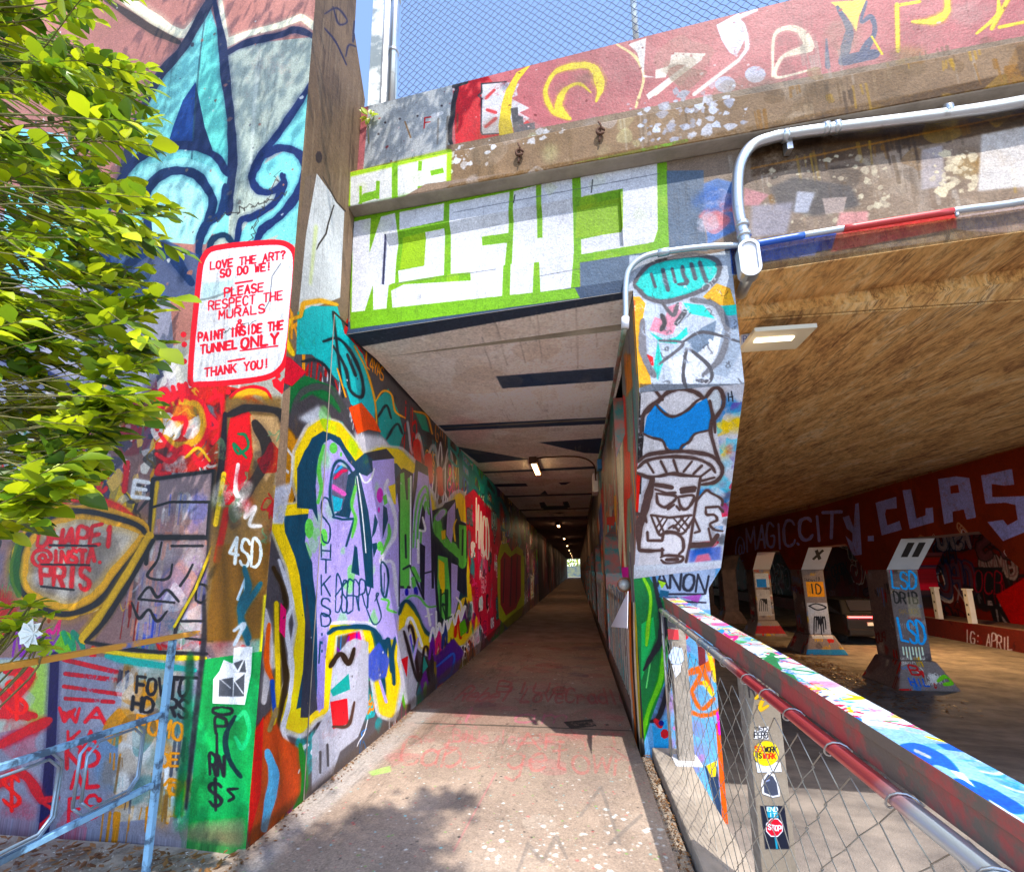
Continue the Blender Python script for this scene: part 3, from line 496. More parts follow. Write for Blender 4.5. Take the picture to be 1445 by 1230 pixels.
for k in range(3): W.stroke(zz([(850+k*28, 1180), (870+k*25, 900+k*30), (900+k*20, 760+k*60), (950, 700+k*60), (975, 800+k*60)]), 2.6, LG)
W.poly(zz([(925, 840), (945, 900), (935, 1040), (895, 1030)]), BT); W.stroke(zz([(900, 1045), (945, 1045), (925, 940)]), 2.4, WH); W.poly(zz([(965, 600), (985, 880), (1010, 1100), (1015, 1500), (995, 1500), (990, 1100)]), BT)
W.poly(zz([(1000, 890), (1080, 860), (1100, 830), (1180, 800), (1200, 960), (1280, 1000), (1280, 1223), (1260, 1560), (1180, 1500), (1130, 1840), (1040, 1780), (1010, 1300)]), BT)
W.stroke(zz([(1090, 900), (1040, 950), (1050, 1050), (1100, 1130), (1160, 1180), (1230, 1260), (1240, 1320)]), 11, LG); W.stroke(zz([(1085, 900), (1045, 950)]), 9, (170, 160, 200)); W.poly(zz([(1180, 820), (1180, 980), (1150, 1150), (1110, 1080), (1120, 900)]), LI); W.poly(zz([(1070, 1050), (1105, 1040), (1105, 1110), (1075, 1120)]), YE); W.stroke(zz([(1190, 960), (1170, 1020), (1180, 1130)]), 2, YE)
W.poly(zz([(1210, 1000), (1270, 1010), (1265, 1280), (1215, 1260)]), LG); W.stroke(zz([(1240, 1040), (1235, 1240)]), 2, BT)
W.poly(z3([(1045, 240), (1120, 260), (1140, 500), (1150, 700), (1120, 790), (1060, 700), (1040, 480)]), LG); W.poly(z3([(1050, 270), (1095, 300), (1100, 500), (1080, 560), (1050, 420)]), YE); W.stroke(z3([(1060, 560), (1100, 540), (1120, 640), (1080, 620), (1110, 740)]), 1.4, BT); W.poly(z3([(1150, 300), (1200, 320), (1190, 640), (1150, 760)]), LI)
W.poly(z3([(390, 160), (412, 180), (430, 400), (365, 375)]), DT); W.stroke(z3([(600, 300), (625, 305), (650, 360), (655, 450), (640, 550), (625, 570), (605, 520), (598, 400)]), 2.4, DT, closed=True); W.stroke(z3([(625, 380), (622, 540)]), 1.4, DT)
W.poly(z3([(530, 150), (565, 140), (570, 180), (540, 260)]), DT); W.poly(z3([(900, 140), (945, 170), (938, 590), (905, 480)]), BT); W.stroke(z3([(770, 350), (825, 320), (935, 585)]), 2.2, BT, smooth=False); W.stroke(z3([(940, 380), (1040, 355)]), 1.6, BT); W.stroke(z3([(890, 120), (892, 300)]), 3, WH)
W.stroke(z3([(740, -100), (744, 300), (740, 640)]), 1.6, BT)
for P in ([(800, 400), (790, 490)], [(850, 420), (860, 490)], [(850, 340), (900, 440)]): W.stroke(z3(P), 5, LG)
for P in ([(800, 510), (800, 545)], [(870, 500), (875, 540)]): W.stroke(z3(P), 5, (84, 84, 170))
W.stroke(z3([(960, 640), (985, 790)]), 3, WH); W.stroke(z3([(945, 720), (1000, 700)]), 2, WH); W.stroke(z3([(760, 620), (830, 560), (900, 570), (960, 640), (1030, 640)]), 2.5, LG); W.stroke(z3([(600, 580), (660, 600), (650, 660), (720, 690)]), 3, LG); W.stroke(z3([(1030, 680), (1034, 870)]), 2.4, WH)
W.stroke(z3([(200, 775), (360, 765), (520, 785), (575, 850)]), 4.5, (212, 208, 226)); W.stroke(z3([(185, 850), (250, 815), (400, 800), (530, 820), (590, 900), (605, 1080), (610, 1180)]), 6, DT); W.stroke(z3([(625, 1330), (615, 1100), (650, 900), (670, 1000), (680, 1150)]), 5, DT); W.stroke(z3([(700, 1250), (690, 1000), (720, 890), (745, 950)]), 5, DT)
W.stroke(z3([(740, 700), (770, 620), (810, 600), (870, 680), (950, 840), (1040, 890)]), 5, DT)
W.stroke(z3([(765, 1000), (760, 800), (805, 670), (860, 740), (940, 890), (1040, 940), (1090, 860), (1170, 810), (1230, 640), (1275, 600), (1350, 780)]), 8, YE); W.stroke(z3([(1190, 700), (1240, 860), (1270, 780), (1300, 720)]), 4, YE); W.stroke(z3([(1190, 570), (1230, 640), (1240, 830), (1280, 760), (1310, 700)]), 2.4, WH)
W.poly(z3([(1240, 660), (1262, 560), (1280, 660)]), BT); W.stroke(z3([(1262, 640), (1255, 820)]), 2.4, BT)
W.stroke(z3([(775, 1100), (790, 820), (825, 730), (870, 800), (920, 950)]), 4, WH); W.stroke(z3([(790, 1180), (800, 880), (830, 790), (860, 900), (880, 1100), (890, 1200)]), 3.5, (36, 22, 26)); W.poly(z3([(805, 1040), (815, 880), (835, 850), (850, 1000), (830, 1050)]), (120, 110, 200)); W.stroke(z3([(920, 1150), (935, 980), (960, 960), (985, 1060), (1010, 960), (1030, 1010)]), 3, (36, 22, 26)); W.stroke(z3([(1040, 900), (1070, 970), (1090, 900), (1110, 960), (1130, 880), (1160, 930), (1170, 860)]), 3, (60, 36, 20))
[W.text(ch, z3([(130, yy), (200, yy), (205, yy-h_), (130, yy-h_)]), 2.2, (20, 56, 80), smooth=True) for ch, yy, h_ in (('S', 150, 330), ('H', 260, 100), ('T', 380, 100), ('K', 560, 150), ('S', 720, 130), ('D', 800, 90))]; [W.poly(np.array([(430+(135+7*math.cos(t))/5.558, 740+(yy+14*math.sin(t))/5.558) for t in np.linspace(0, 6.28, 8)]), DT) for yy in (860, 925, 990)]; W.text('DSERRY', z3([(240, 700), (520, 640), (520, 470), (250, 430)]), 2.0, (14, 60, 90), smooth=True, gap=-.05); W.stroke(z3([(470, 620), (540, 780), (600, 720), (560, 560), (580, 540), (550, 600)]), 1.8, (14, 60, 90)); W.stroke(z3([(240, 560), (330, 440)]), 2, (14, 60, 90))
W.poly([(432, 820), (440, 900), (448, 1000), (434, 1012), (424, 1012), (430, 900)], (50, 54, 66)); W.stroke([(452, 905), (450, 935)], 2, DT)
W.poly([(514, 930), (535, 905), (550, 930), (545, 955), (528, 962), (515, 950)], (100, 110, 178), soft=2)
W.poly([(500, 900), (520, 905), (520, 1000), (505, 1040), (480, 1060), (470, 1090), (440, 1115), (440, 1040), (464, 1000), (470, 930), (490, 905)], (172, 172, 182), soft=1); W.poly([(466, 990), (490, 985), (492, 1020), (470, 1028)], RD); W.poly([(466, 974), (492, 950), (494, 972), (470, 982)], (16, 140, 130)); W.stroke([(466, 940), (480, 922), (492, 935), (500, 915)], 7, (40, 30, 24)); W.stroke([(470, 1025), (492, 1022), (500, 990)], 4, (70, 50, 44)); W.stroke([(452, 1060), (452, 1090)], 3, (60, 60, 66)); W.stroke([(462, 1050), (463, 1080)], 3, (50, 50, 56))
for P in ([(536, 960), (545, 990)], [(556, 880), (575, 950), (590, 900)]): W.stroke(P, 4, LI)
W.poly([(562, 890), (574, 880), (590, 960), (584, 992), (572, 994), (560, 930)], (180, 178, 186), soft=1); W.stroke([(570, 890), (578, 920), (590, 960), (600, 930), (606, 960)], 4, (30, 24, 26)); W.poly([(566, 930), (576, 925), (574, 955)], RD); W.poly([(598, 925), (604, 940), (596, 950)], (20, 150, 130))
for k in range(9):
    x = 606+k*9; W.stroke([(x, 930-k*8), (x+4, 900-k*8), (x+8, 932-k*8)], 4, [(110, 60, 150), (220, 60, 120), (40, 60, 120), (200, 190, 60), (200, 60, 60)][k % 5]); W.stroke([(x, 905-k*6), (x+5, 885-k*6), (x+9, 902-k*6)], 3, WH)
W.poly([(615, 925), (640, 900), (655, 920), (645, 950), (618, 975)], (84, 56, 130), soft=1); W.stroke([(616, 940), (640, 922), (636, 950), (620, 962)], 3, (60, 100, 190)); W.stroke([(618, 970), (640, 955)], 3, (230, 90, 40))
W.text('HL', [(622, 880), (638, 868), (638, 830), (622, 836)], 2, (20, 60, 40)); W.poly([(648, 880), (656, 872), (660, 890), (650, 898)], (100, 180, 60))
# front strip below the piece, before the joint
W.stroke([(386, 800), (400, 830), (404, 850), (396, 870), (398, 910), (404, 960), (396, 1000), (388, 1040)], 8, (46, 34, 20)); W.stroke([(394, 790), (412, 850), (404, 880), (412, 940), (408, 990), (400, 1030), (416, 1060), (434, 1050)], 6, (206, 206, 212))
W.poly([(384, 1000), (398, 1040), (428, 1060), (432, 1120), (400, 1150), (352, 1200), (358, 1030)], (190, 70, 34), soft=3); W.poly([(356, 1040), (372, 1010), (368, 1120), (350, 1190)], (214, 28, 26)); W.stroke([(378, 1060), (386, 1100), (372, 1170)], 13, (120, 180, 216), .95); W.stroke([(424, 1050), (430, 1110), (416, 1140)], 8, (30, 120, 40)); W.stroke([(374, 860), (380, 920), (372, 990)], 10, (210, 205, 205), .8); W.stroke([(390, 850), (392, 960), (386, 1020)], 7, (224, 190, 40)); W.poly([(396, 850), (404, 860), (402, 900), (394, 890)], (226, 50, 110)); W.stroke([(380, 880), (376, 930), (384, 960)], 6, (240, 96, 40)); W.stroke([(384, 960), (388, 1010)], 6, (50, 80, 160)); W.stroke([(390, 1000), (380, 1030)], 7, (140, 120, 90))
W.poly([(390, 560), (410, 545), (402, 700), (382, 700)], (150, 128, 110)); W.poly([(382, 690), (412, 680), (400, 740), (384, 740)], (190, 192, 205), soft=3)
# red and pink piece, yellow-green piece
W.poly([(656, 700), (668, 690), (690, 716), (706, 735), (708, 800), (706, 880), (690, 905), (668, 860), (660, 780)], (186, 26, 56), rough=.2); gpx(W, 660, 702, 720, 880, 60, 71, pal=[(226, 40, 80), (20, 18, 24), (236, 130, 160), (230, 226, 226), (40, 150, 150)], size=.4, kinds='lsb')
W.text('MACD', [(672, 770), (690, 790), (690, 742), (672, 708)], 1.8, WH)
W.poly([(702, 790), (706, 768), (716, 766), (722, 778), (730, 770), (738, 776), (740, 800), (740, 850), (736, 868), (716, 885), (704, 872), (702, 830)], (168, 176, 34)); W.poly([(706, 790), (712, 778), (720, 786), (728, 780), (735, 784), (735, 840), (728, 858), (714, 868), (706, 852)], (150, 26, 46)); W.stroke([(712, 788), (710, 850)], 1.4, (60, 10, 26)); W.stroke([(722, 785), (720, 855)], 1.4, (60, 10, 26)); W.stroke([(730, 785), (728, 850)], 1.2, (60, 10, 26))
W.stroke([(436, 1000), (430, 1125)], 1.5, BK, .6, smooth=False)
chips(W, 2.9, 9, 0, 3.6, 300, 72, [(200, 200, 200), (60, 56, 60), (120, 100, 90)], .02)
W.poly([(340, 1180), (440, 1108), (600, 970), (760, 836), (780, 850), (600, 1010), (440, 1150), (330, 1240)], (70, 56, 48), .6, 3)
F3 = Multi(cW3); graffiti(F3, 24.2, 94, 0, 3.6, 360, 81, pal=[(90, 50, 70), (60, 40, 50), (140, 130, 130), (30, 24, 30), (120, 60, 50)], size=2.2, kinds='bsd')
# ---------------- overpass face: parapet, cornice, green and white lettering
def zp(P): return [(500+x/4.8167, y/4.8167) for x, y in P]
def z6(P): return [(480+x/2.779, y/2.779) for x, y in P]
def z7(P): return [(925+x/2.779, y/2.779) for x, y in P]
A.poly([(480, 100), (1500, -160), (1500, 60), (480, 250)], (176, 110, 112), rough=.15)
graffiti(A, 2, 8.6, 5.2, 6.2, 60, 101, pal=[(160, 92, 98), (190, 130, 128), (150, 96, 96), (200, 140, 140)], size=.5, kinds='b', alpha=.45)
A.poly(zp([(90, 690), (665, 555), (655, 1010), (170, 1120), (60, 1150)]), (166, 170, 172)); gpx(A, 530, 635, 145, 215, 14, 102, pal=[(150, 154, 158), (180, 182, 184)], size=.4, kinds='b', alpha=.5)
A.poly(zp([(665, 560), (900, 505), (1100, 455), (1300, 420), (1350, 860), (900, 960), (690, 1005)]), (206, 74, 78)); A.poly(zp([(900, 500), (1450, 370), (1450, 840), (1240, 880), (1060, 700)]), (184, 112, 116))
A.stroke(zp([(690, 560), (690, 600), (670, 690), (665, 780), (650, 850), (650, 950), (670, 1000)]), 6, (34, 32, 36), smooth=False, rough=.4); A.stroke(zp([(670, 575), (760, 545)]), 6, (34, 32, 36), rough=.4)
A.poly(zp([(860, 560), (1030, 545), (1120, 560), (1100, 600), (1110, 640), (1060, 660), (1190, 730), (1120, 760), (1190, 800), (1140, 840), (980, 905), (860, 910), (862, 700)]), (214, 212, 216), rough=.3); A.stroke(zp([(1030, 545), (860, 558), (862, 620), (840, 640), (862, 660), (860, 890), (870, 912), (980, 905)]), 2, (40, 34, 44), smooth=False)
for P in ([(890, 660), (950, 600)], [(890, 860), (960, 800)], [(900, 740), (960, 760)]): A.stroke(zp(P), 4, (206, 80, 84), .8)
A.poly(zp([(1200, 422), (1100, 480), (1030, 600), (1000, 700), (980, 850), (985, 938), (1085, 915), (1060, 800), (1070, 650), (1110, 540)]), (230, 200, 10)); A.poly(zp([(1060, 730), (1110, 722), (1112, 780), (1145, 790), (1150, 840), (1225, 830), (1230, 880), (1085, 905)]), (60, 60, 66), rough=.4)
A.text('F', zp([(470, 870), (520, 860), (520, 790), (475, 800)]), 1.6, (190, 40, 40)); A.stroke(zp([(530, 780), (590, 760)]), 5, (214, 214, 216)); A.stroke(zp([(340, 820), (380, 930)]), 2.5, (150, 120, 90)); 
for q in ((305, 800), (425, 780), (590, 710), (205, 825), (160, 905)): A.poly(np.array([(500+(q[0]+9*math.cos(t))/4.8167, (q[1]+8*math.sin(t))/4.8167) for t in np.linspace(0, 6.28, 7)]), (50, 40, 44))
YP = (226, 204, 90)
A.stroke(z6([(900, 465), (830, 430), (805, 350), (840, 280), (920, 250), (990, 260), (1020, 330), (1005, 395)]), [6, 8, 5, 6, 8, 11, 13, 4], YP); A.stroke(z6([(985, 360), (940, 325), (890, 340), (860, 390), (860, 430), (900, 465)]), [2, 4, 5, 9, 13, 4], YP); A.stroke(z6([(1085, 165), (1160, 220), (1190, 300), (1160, 420)]), 4, (228, 208, 160))
A.poly(z6([(1130, 165), (1200, 140), (1190, 290), (1240, 300), (1290, 270), (1300, 200), (1420, 205), (1420, 230), (1210, 390), (1200, 370), (1400, 215), (1300, 260), (1250, 300), (1190, 300), (1165, 200)]), (224, 218, 214), rough=.3)
A.stroke(z7([(0, 370), (190, 210)]), 3, (226, 216, 200)); A.poly(z7([(80, 200), (200, 205), (150, 250), (60, 250), (40, 300), (0, 305), (0, 270), (50, 255)]), (224, 216, 206)); A.stroke(z7([(150, 370), (330, 230)]), 5, (226, 214, 206)); A.stroke(z7([(330, 230), (360, 180), (350, 100), (330, 60), (400, 30)]), 5, (222, 216, 220)); A.poly(z7([(240, 90), (330, 40), (350, 150), (320, 220), (290, 200), (260, 150)]), (216, 216, 226), rough=.4)
for c_ in ((275, 330), (392, 290)): A.poly(np.array([(925+(c_[0]+42*math.cos(t))/2.779, (c_[1]+34*math.sin(t))/2.779) for t in np.linspace(0, 6.28, 12)]), (176, 176, 192), rough=.5)
A.stroke(z7([(460, 300), (470, 130), (560, 110), (600, 180), (500, 220), (470, 300), (560, 285), (640, 265)]), [4, 4, 10, 14, 5, 4, 3, 2], (228, 212, 190)); A.poly(z7([(690, 0), (830, -10), (800, 60), (790, 120), (750, 50)]), (230, 212, 120))
for P, wd in [([(715, 20), (760, 100), (750, 180), (730, 245)], [5, 11, 12, 13]), ([(830, 0), (810, 80), (850, 60), (860, 130), (820, 200), (870, 210)], [4, 5, 6, 7, 12, 14]), ([(672, 150), (676, 260)], [3, 8]), ([(740, 235), (860, 210)], 14)]: A.stroke(z7(P), wd, (66, 74, 100), rough=.35)
A.stroke(z7([(850, 140), (890, 210)]), 3, (224, 200, 60)); A.stroke(z7([(950, 10), (952, 200)]), 6, (228, 206, 60), smooth=False); A.stroke(z7([(950, 15), (1040, 0)]), 5, (228, 206, 60)); A.stroke(z7([(1010, 80), (1080, 80), (1140, 50), (1150, -10)]), [5, 9, 10, 8], (228, 206, 60)); A.stroke(z7([(1350, -10), (1340, 60), (1260, 130)]), 5, (228, 206, 60)); A.stroke(z7([(1350, 105), (1445, 85)]), 5, (228, 206, 60)); A.stroke([(1400, 40), (1445, -40)], 6, (228, 206, 60))
chips(A, 0, 6, 5.2, 6.2, 260, 103, [(110, 40, 46), (220, 200, 200), (150, 80, 84)], .02)
# cornice
A.poly([(630, 205), (1500, 40), (1500, 130), (630, 275)], (124, 104, 86), rough=.1); gpx(A, 636, 1445, 150, 200, 60, 104, pal=[(100, 82, 62), (146, 128, 108), (90, 74, 58), (160, 150, 140)], size=.4, kinds='bd', alpha=.4)
gpx(A, 640, 700, 205, 250, 60, 105, chips, cols=[(196, 196, 200)], smax=.05); gpx(A, 890, 1050, 140, 200, 120, 106, chips, cols=[(190, 194, 206), (150, 150, 160)], smax=.07); gpx(A, 740, 800, 190, 210, 40, 107, chips, cols=[(196, 196, 200)], smax=.05)
LM = (112, 168, 18)
A.poly(z6([(30, 680), (425, 590), (425, 745), (30, 820)]), (206, 206, 204)); A.poly(z6([(70, 800), (150, 775), (150, 745), (90, 760)]), LM)
A.stroke(z6([(36, 684), (428, 592), (424, 740)]), 5, (150, 190, 10), smooth=False); A.stroke(z6([(36, 684), (34, 830)]), 4, (150, 190, 10)); A.stroke(z6([(34, 835), (400, 745), (440, 730)]), 8, (86, 150, 14), smooth=False)
for P, wd in [([(80, 730), (80, 800)], 3.5), ([(148, 710), (146, 780)], 5), ([(214, 640), (214, 780)], 8), ([(314, 632), (312, 670)], 5), ([(315, 730), (318, 760)], 8), ([(355, 680), (405, 668)], 7)]: A.stroke(z6(P), wd, LM, smooth=False, flat=True)
A.stroke(z6([(440, 760), (900, 650), (1360, 552)]), 5, (100, 160, 20), smooth=False, rough=.3)
A.stroke([(1095, 207), (1150, 200)], 1, (60, 60, 60))
# girder face: lettering
A.poly([(480, 330), (480, 470), (885, 425), (1500, 340), (1500, 90), (940, 212), (600, 260)], (132, 114, 100), rough=.12)
gpx(A, 1050, 1445, 200, 330, 140, 108, pal=[(112, 92, 76), (158, 142, 126), (172, 160, 148), (96, 80, 66), (140, 120, 100)], size=.35, kinds='bd', alpha=.45)
A.stroke([(636, 266), (1000, 196), (1445, 108)], 13, (92, 68, 42), .8, 2, .6, smooth=False); A.poly([(1060, 185), (1460, 96), (1460, 176), (1060, 250)], (66, 46, 28), .85, 3, .5); gpx(A, 1065, 1445, 120, 240, 60, 333, pal=[(46, 32, 22), (120, 84, 44), (90, 70, 50), (160, 130, 70)], size=.25, kinds='bd', alpha=.5); A.stroke([(1060, 238), (1445, 160)], 3, (170, 120, 70), .6)  # dark stain below the cornice, with the cornice's cast shadow painted into it
A.poly([(1385, 190), (1460, 175), (1460, 262), (1380, 270)], (206, 200, 196), .85, 4); A.poly([(1300, 212), (1330, 205), (1334, 262), (1300, 268)], (176, 168, 170), .7, 4); gpx(A, 1320, 1370, 215, 270, 60, 109, chips, cols=[(200, 186, 160)], smax=.06); gpx(A, 1080, 1250, 235, 300, 150, 110, chips, cols=[(196, 184, 160), (170, 156, 136)], smax=.04)
A.poly([(1086, 265), (1120, 250), (1200, 262), (1214, 290), (1150, 305), (1100, 295)], (62, 58, 60), .8, 5); A.poly([(1125, 270), (1150, 272), (1140, 300), (1120, 300)], (176, 178, 190), .9, 3); A.poly([(1060, 290), (1120, 285), (1110, 330), (1060, 335)], (150, 146, 158), .8, 5); A.poly([(1160, 280), (1195, 278), (1190, 300), (1165, 302)], (176, 158, 150), .8, 2); A.poly([(1050, 265), (1085, 275), (1070, 290), (1050, 290)], (214, 150, 160), .7, 3); A.poly([(1185, 300), (1225, 298), (1225, 318), (1180, 322)], (222, 160, 160), .8, 3)
A.poly([(1065, 342), (1180, 325), (1180, 350), (1065, 372)], (24, 70, 176), soft=1); A.poly([(1075, 352), (1160, 340), (1150, 360), (1075, 370)], (130, 150, 214), .8, 1); A.poly([(1180, 330), (1350, 300), (1350, 322), (1172, 356)], (216, 120, 120), soft=1); A.stroke([(1190, 325), (1345, 303)], 9, (206, 30, 20)); A.poly([(1350, 305), (1460, 288), (1460, 330), (1350, 325)], (176, 160, 158), soft=1); A.poly([(1060, 375), (1500, 318), (1500, 360), (1060, 395)], (86, 58, 30), .8, 1)
# green ground and white letters
A.poly(z6([(40, 850), (250, 800), (920, 670), (1280, 612), (1290, 980), (940, 1030), (940, 1168), (40, 1285)]), LM, rough=.08)
WL = (216, 216, 222)
LT = [[(50, 870), (120, 855), (115, 990), (160, 850), (215, 835), (225, 915), (212, 1000), (205, 1110), (190, 1120), (180, 1225), (130, 1240), (128, 1120), (90, 1240), (44, 1250)],
 [(235, 830), (408, 795), (408, 870), (330, 905), (322, 1030), (225, 1045), (220, 1100), (400, 1075), (404, 895), (405, 1080), (225, 1105), (215, 920), (235, 890), (408, 860), (230, 900)],
 [(232, 832), (408, 797), (405, 865), (232, 902)], [(330, 905), (405, 890), (400, 1075), (222, 1100), (218, 1050), (320, 1030)],
 [(428, 800), (665, 752), (655, 900), (550, 915), (552, 950), (650, 938), (640, 1040), (635, 1165), (205, 1215), (200, 1140), (250, 1115), (512, 1100), (510, 1068), (426, 1075)],
 [(680, 750), (768, 728), (770, 920), (790, 918), (788, 720), (910, 695), (915, 1010), (905, 1130), (785, 1145), (780, 1028), (760, 1030), (755, 1150), (665, 1160), (668, 1040)],
 [(942, 695), (1243, 628), (1246, 900), (1230, 950), (945, 998), (942, 925), (1108, 890), (1108, 740), (945, 772)]]
for P in (LT[0], LT[2], LT[3], LT[4], LT[5], LT[6]): A.poly(z6(P), WL, rough=.06)
A.poly(z6([(925, 800), (1108, 762), (1108, 895), (920, 920)]), (134, 176, 16)); A.poly(z6([(240, 925), (328, 905), (322, 1028), (225, 1045)]), (146, 184, 20))
gpx(A, 490, 940, 240, 460, 60, 111, pal=[(200, 206, 160), (190, 192, 200)], size=.15, kinds='b', alpha=.35)
for P in ([(760, 390), (860, 372)], [(560, 400), (700, 380)], [(640, 300), (930, 245)]): A.stroke(P, 1, (110, 112, 120), .8, smooth=False)
A.stroke(z6([(990, 705), (985, 755)]), 1.2, (40, 40, 40)); A.stroke(z6([(685, 765), (680, 795)]), 1.2, (40, 40, 40)); A.stroke(z6([(176, 920), (166, 1112)]), 2, (30, 30, 60), smooth=False)
GB = (92, 106, 124)
A.poly(z6([(1280, 670), (1425, 668), (1430, 900), (1440, 985), (1290, 980)]), GB, soft=1); A.poly(z6([(940, 1030), (1290, 975), (1290, 1100), (1110, 1110), (1105, 1160), (945, 1170)]), GB); A.poly(z6([(1425, 720), (1480, 700), (1560, 720), (1560, 900), (1440, 960)]), (104, 130, 178), soft=3); gpx(A, 995, 1035, 270, 330, 22, 112, pal=[(220, 200, 206), (60, 100, 170), (220, 130, 130), (190, 190, 200)], size=.16, kinds='b', alpha=.8)
A.poly([(488, 455), (880, 395), (1035, 350), (1035, 375), (880, 470), (488, 500)], (58, 72, 92)); A.poly(z6([(40, 1225), (920, 1130), (940, 1168), (40, 1290)]), LM)

# block end of the beam (pier top)
def zb(P): return [(860+x/4.241, 330+y/4.241) for x, y in P]
A.poly(zb([(110, 330), (120, 130), (600, 120), (770, 90), (800, 600), (830, 950), (130, 950)]), (180, 188, 200)); A.poly(zb([(720, 80), (790, 80), (800, 250), (735, 240)]), (30, 60, 130))
A.poly(zb([(110, 380), (180, 380), (215, 420), (190, 560), (250, 900), (130, 940)]), (232, 160, 30), rough=.4); A.poly(zb([(110, 400), (155, 400), (150, 600), (115, 560)]), (214, 96, 20))
A.poly(zb([(560, 380), (640, 300), (720, 330), (750, 430), (640, 430)]), (236, 166, 30), soft=1); A.poly(zb([(640, 440), (760, 425), (790, 500), (700, 490)]), (60, 196, 180))
A.poly(zb([(150, 290), (250, 180), (420, 140), (560, 140), (640, 170), (650, 230), (600, 300), (480, 360), (340, 400), (230, 385), (180, 340)]), (70, 196, 186)); A.stroke(zb([(150, 290), (250, 180), (420, 135), (560, 130), (645, 165), (655, 235), (600, 310), (480, 370), (340, 408), (230, 390), (180, 340)]), 6, (84, 82, 88), closed=True)
for P in ([(250, 240), (275, 320)], [(320, 215), (350, 340)], [(375, 210), (395, 290)], [(435, 195), (445, 250), (465, 295), (410, 305)], [(490, 180), (515, 270)], [(540, 170), (580, 290)]): A.stroke(zb(P), 5, (70, 78, 86))
A.poly(zb([(240, 590), (330, 640), (400, 620), (460, 560), (470, 600), (400, 660), (300, 650)]), (60, 196, 180)); A.poly(zb([(440, 415), (560, 430), (630, 510), (480, 480)]), (70, 200, 186)); A.poly(zb([(290, 640), (320, 780), (290, 880), (260, 820)]), (80, 200, 186))
A.poly(zb([(240, 580), (270, 500), (330, 520), (350, 440), (430, 410), (430, 480), (380, 600), (340, 610)]), (214, 150, 166)); A.stroke(zb([(310, 490), (330, 530), (310, 580)]), 6, (60, 56, 60)); A.stroke(zb([(450, 470), (400, 540)]), 8, (70, 70, 74)); A.stroke(zb([(320, 420), (380, 490), (410, 420)]), 5, (84, 80, 84)); A.poly(zb([(220, 720), (260, 740), (265, 790), (230, 790)]), (220, 50, 50))
A.poly(zb([(350, 760), (440, 720), (520, 700), (600, 640), (680, 560), (690, 660), (640, 740), (520, 900), (380, 900)]), (214, 216, 224), .9); A.poly(zb([(460, 640), (560, 560), (640, 520), (620, 640), (520, 720)]), (110, 124, 142)); A.poly(zb([(690, 500), (770, 480), (790, 700), (700, 860), (620, 840)]), (140, 152, 168), .8)
A.stroke(zb([(200, 520), (195, 640), (215, 760), (270, 850)]), 9, (110, 108, 114)); A.stroke(zb([(490, 400), (620, 420), (690, 520), (700, 640), (650, 760), (560, 850)]), 8, (104, 104, 110)); A.stroke(zb([(440, 650), (560, 590), (780, 650)]), 4, (70, 68, 74)); A.stroke(zb([(460, 690), (440, 850), (460, 920)]), 5, (70, 68, 74)); A.stroke(zb([(480, 690), (600, 800), (600, 880), (520, 880)]), 5, (70, 68, 74)); A.stroke(zb([(300, 640), (440, 660), (300, 780)]), 4, (90, 88, 94)); A.stroke(zb([(640, 700), (600, 640)]), 5, (230, 232, 238))
gpx(A, 890, 1045, 390, 545, 60, 115, pal=[(230, 230, 236), (60, 60, 66), (150, 160, 176)], size=.08, kinds='s', alpha=.6)
A.poly(zb([(180, 900), (830, 900), (830, 960), (180, 960)]), (40, 44, 54), .7, 2); A.stroke(zb([(795, 100), (800, 560), (822, 920)]), 5, (180, 196, 214))

# ---------------- haunch: capped face drawing
def zh(P): return [(860+x/4.9182, 600+y/4.92) for x, y in P]
HH.poly([(880, 540), (1060, 540), (1060, 850), (880, 850)], (196, 198, 208))
gpx(HH, 1000, 1045, 560, 790, 90, 120, pal=[(60, 130, 200), (214, 60, 70), (220, 220, 226), (110, 90, 160), (40, 40, 46), (240, 200, 60), (90, 190, 220)], size=.14, kinds='b', alpha=.8)
HH.poly([(886, 545), (912, 548), (905, 700), (888, 700)], (34, 30, 32), rough=.4); HH.poly([(884, 640), (905, 660), (900, 740), (884, 700)], (206, 40, 36)); HH.poly([(884, 720), (900, 730), (896, 800), (884, 800)], (120, 96, 90))
BR = (78, 62, 60)
bb = lambda P: zb(P)
HH.poly(bb([(200, 1300), (220, 1150), (270, 1060), (330, 990), (430, 940), (530, 960), (600, 1030), (640, 1120), (680, 1400), (200, 1400)]), (206, 206, 212))
HH.poly(bb([(185, 1090), (190, 960), (250, 930), (300, 1000), (250, 1060), (205, 1090)]), (206, 206, 212)); HH.poly(bb([(570, 1000), (630, 920), (680, 960), (670, 1060), (630, 1120)]), (200, 208, 216))
HH.stroke(bb([(190, 1200), (210, 1080), (300, 1000), (360, 950), (430, 935), (520, 955), (590, 1020), (625, 1100), (640, 1200)]), 5.5, BR); HH.stroke(bb([(270, 935), (320, 1000)]), 5, BR); HH.stroke(bb([(200, 1090), (260, 1050), (310, 1000)]), 4, BR); HH.stroke(bb([(570, 1000), (635, 925), (680, 960), (685, 1040), (635, 1120)]), 5.5, BR)
HH.poly(zh([(240, 70), (262, -50), (330, -145), (420, -60), (500, -60), (590, -130), (680, -180), (720, -50), (720, 40), (600, 70), (560, 130), (500, 195), (430, 195), (370, 120), (280, 80)]), (20, 136, 220), rough=.04)
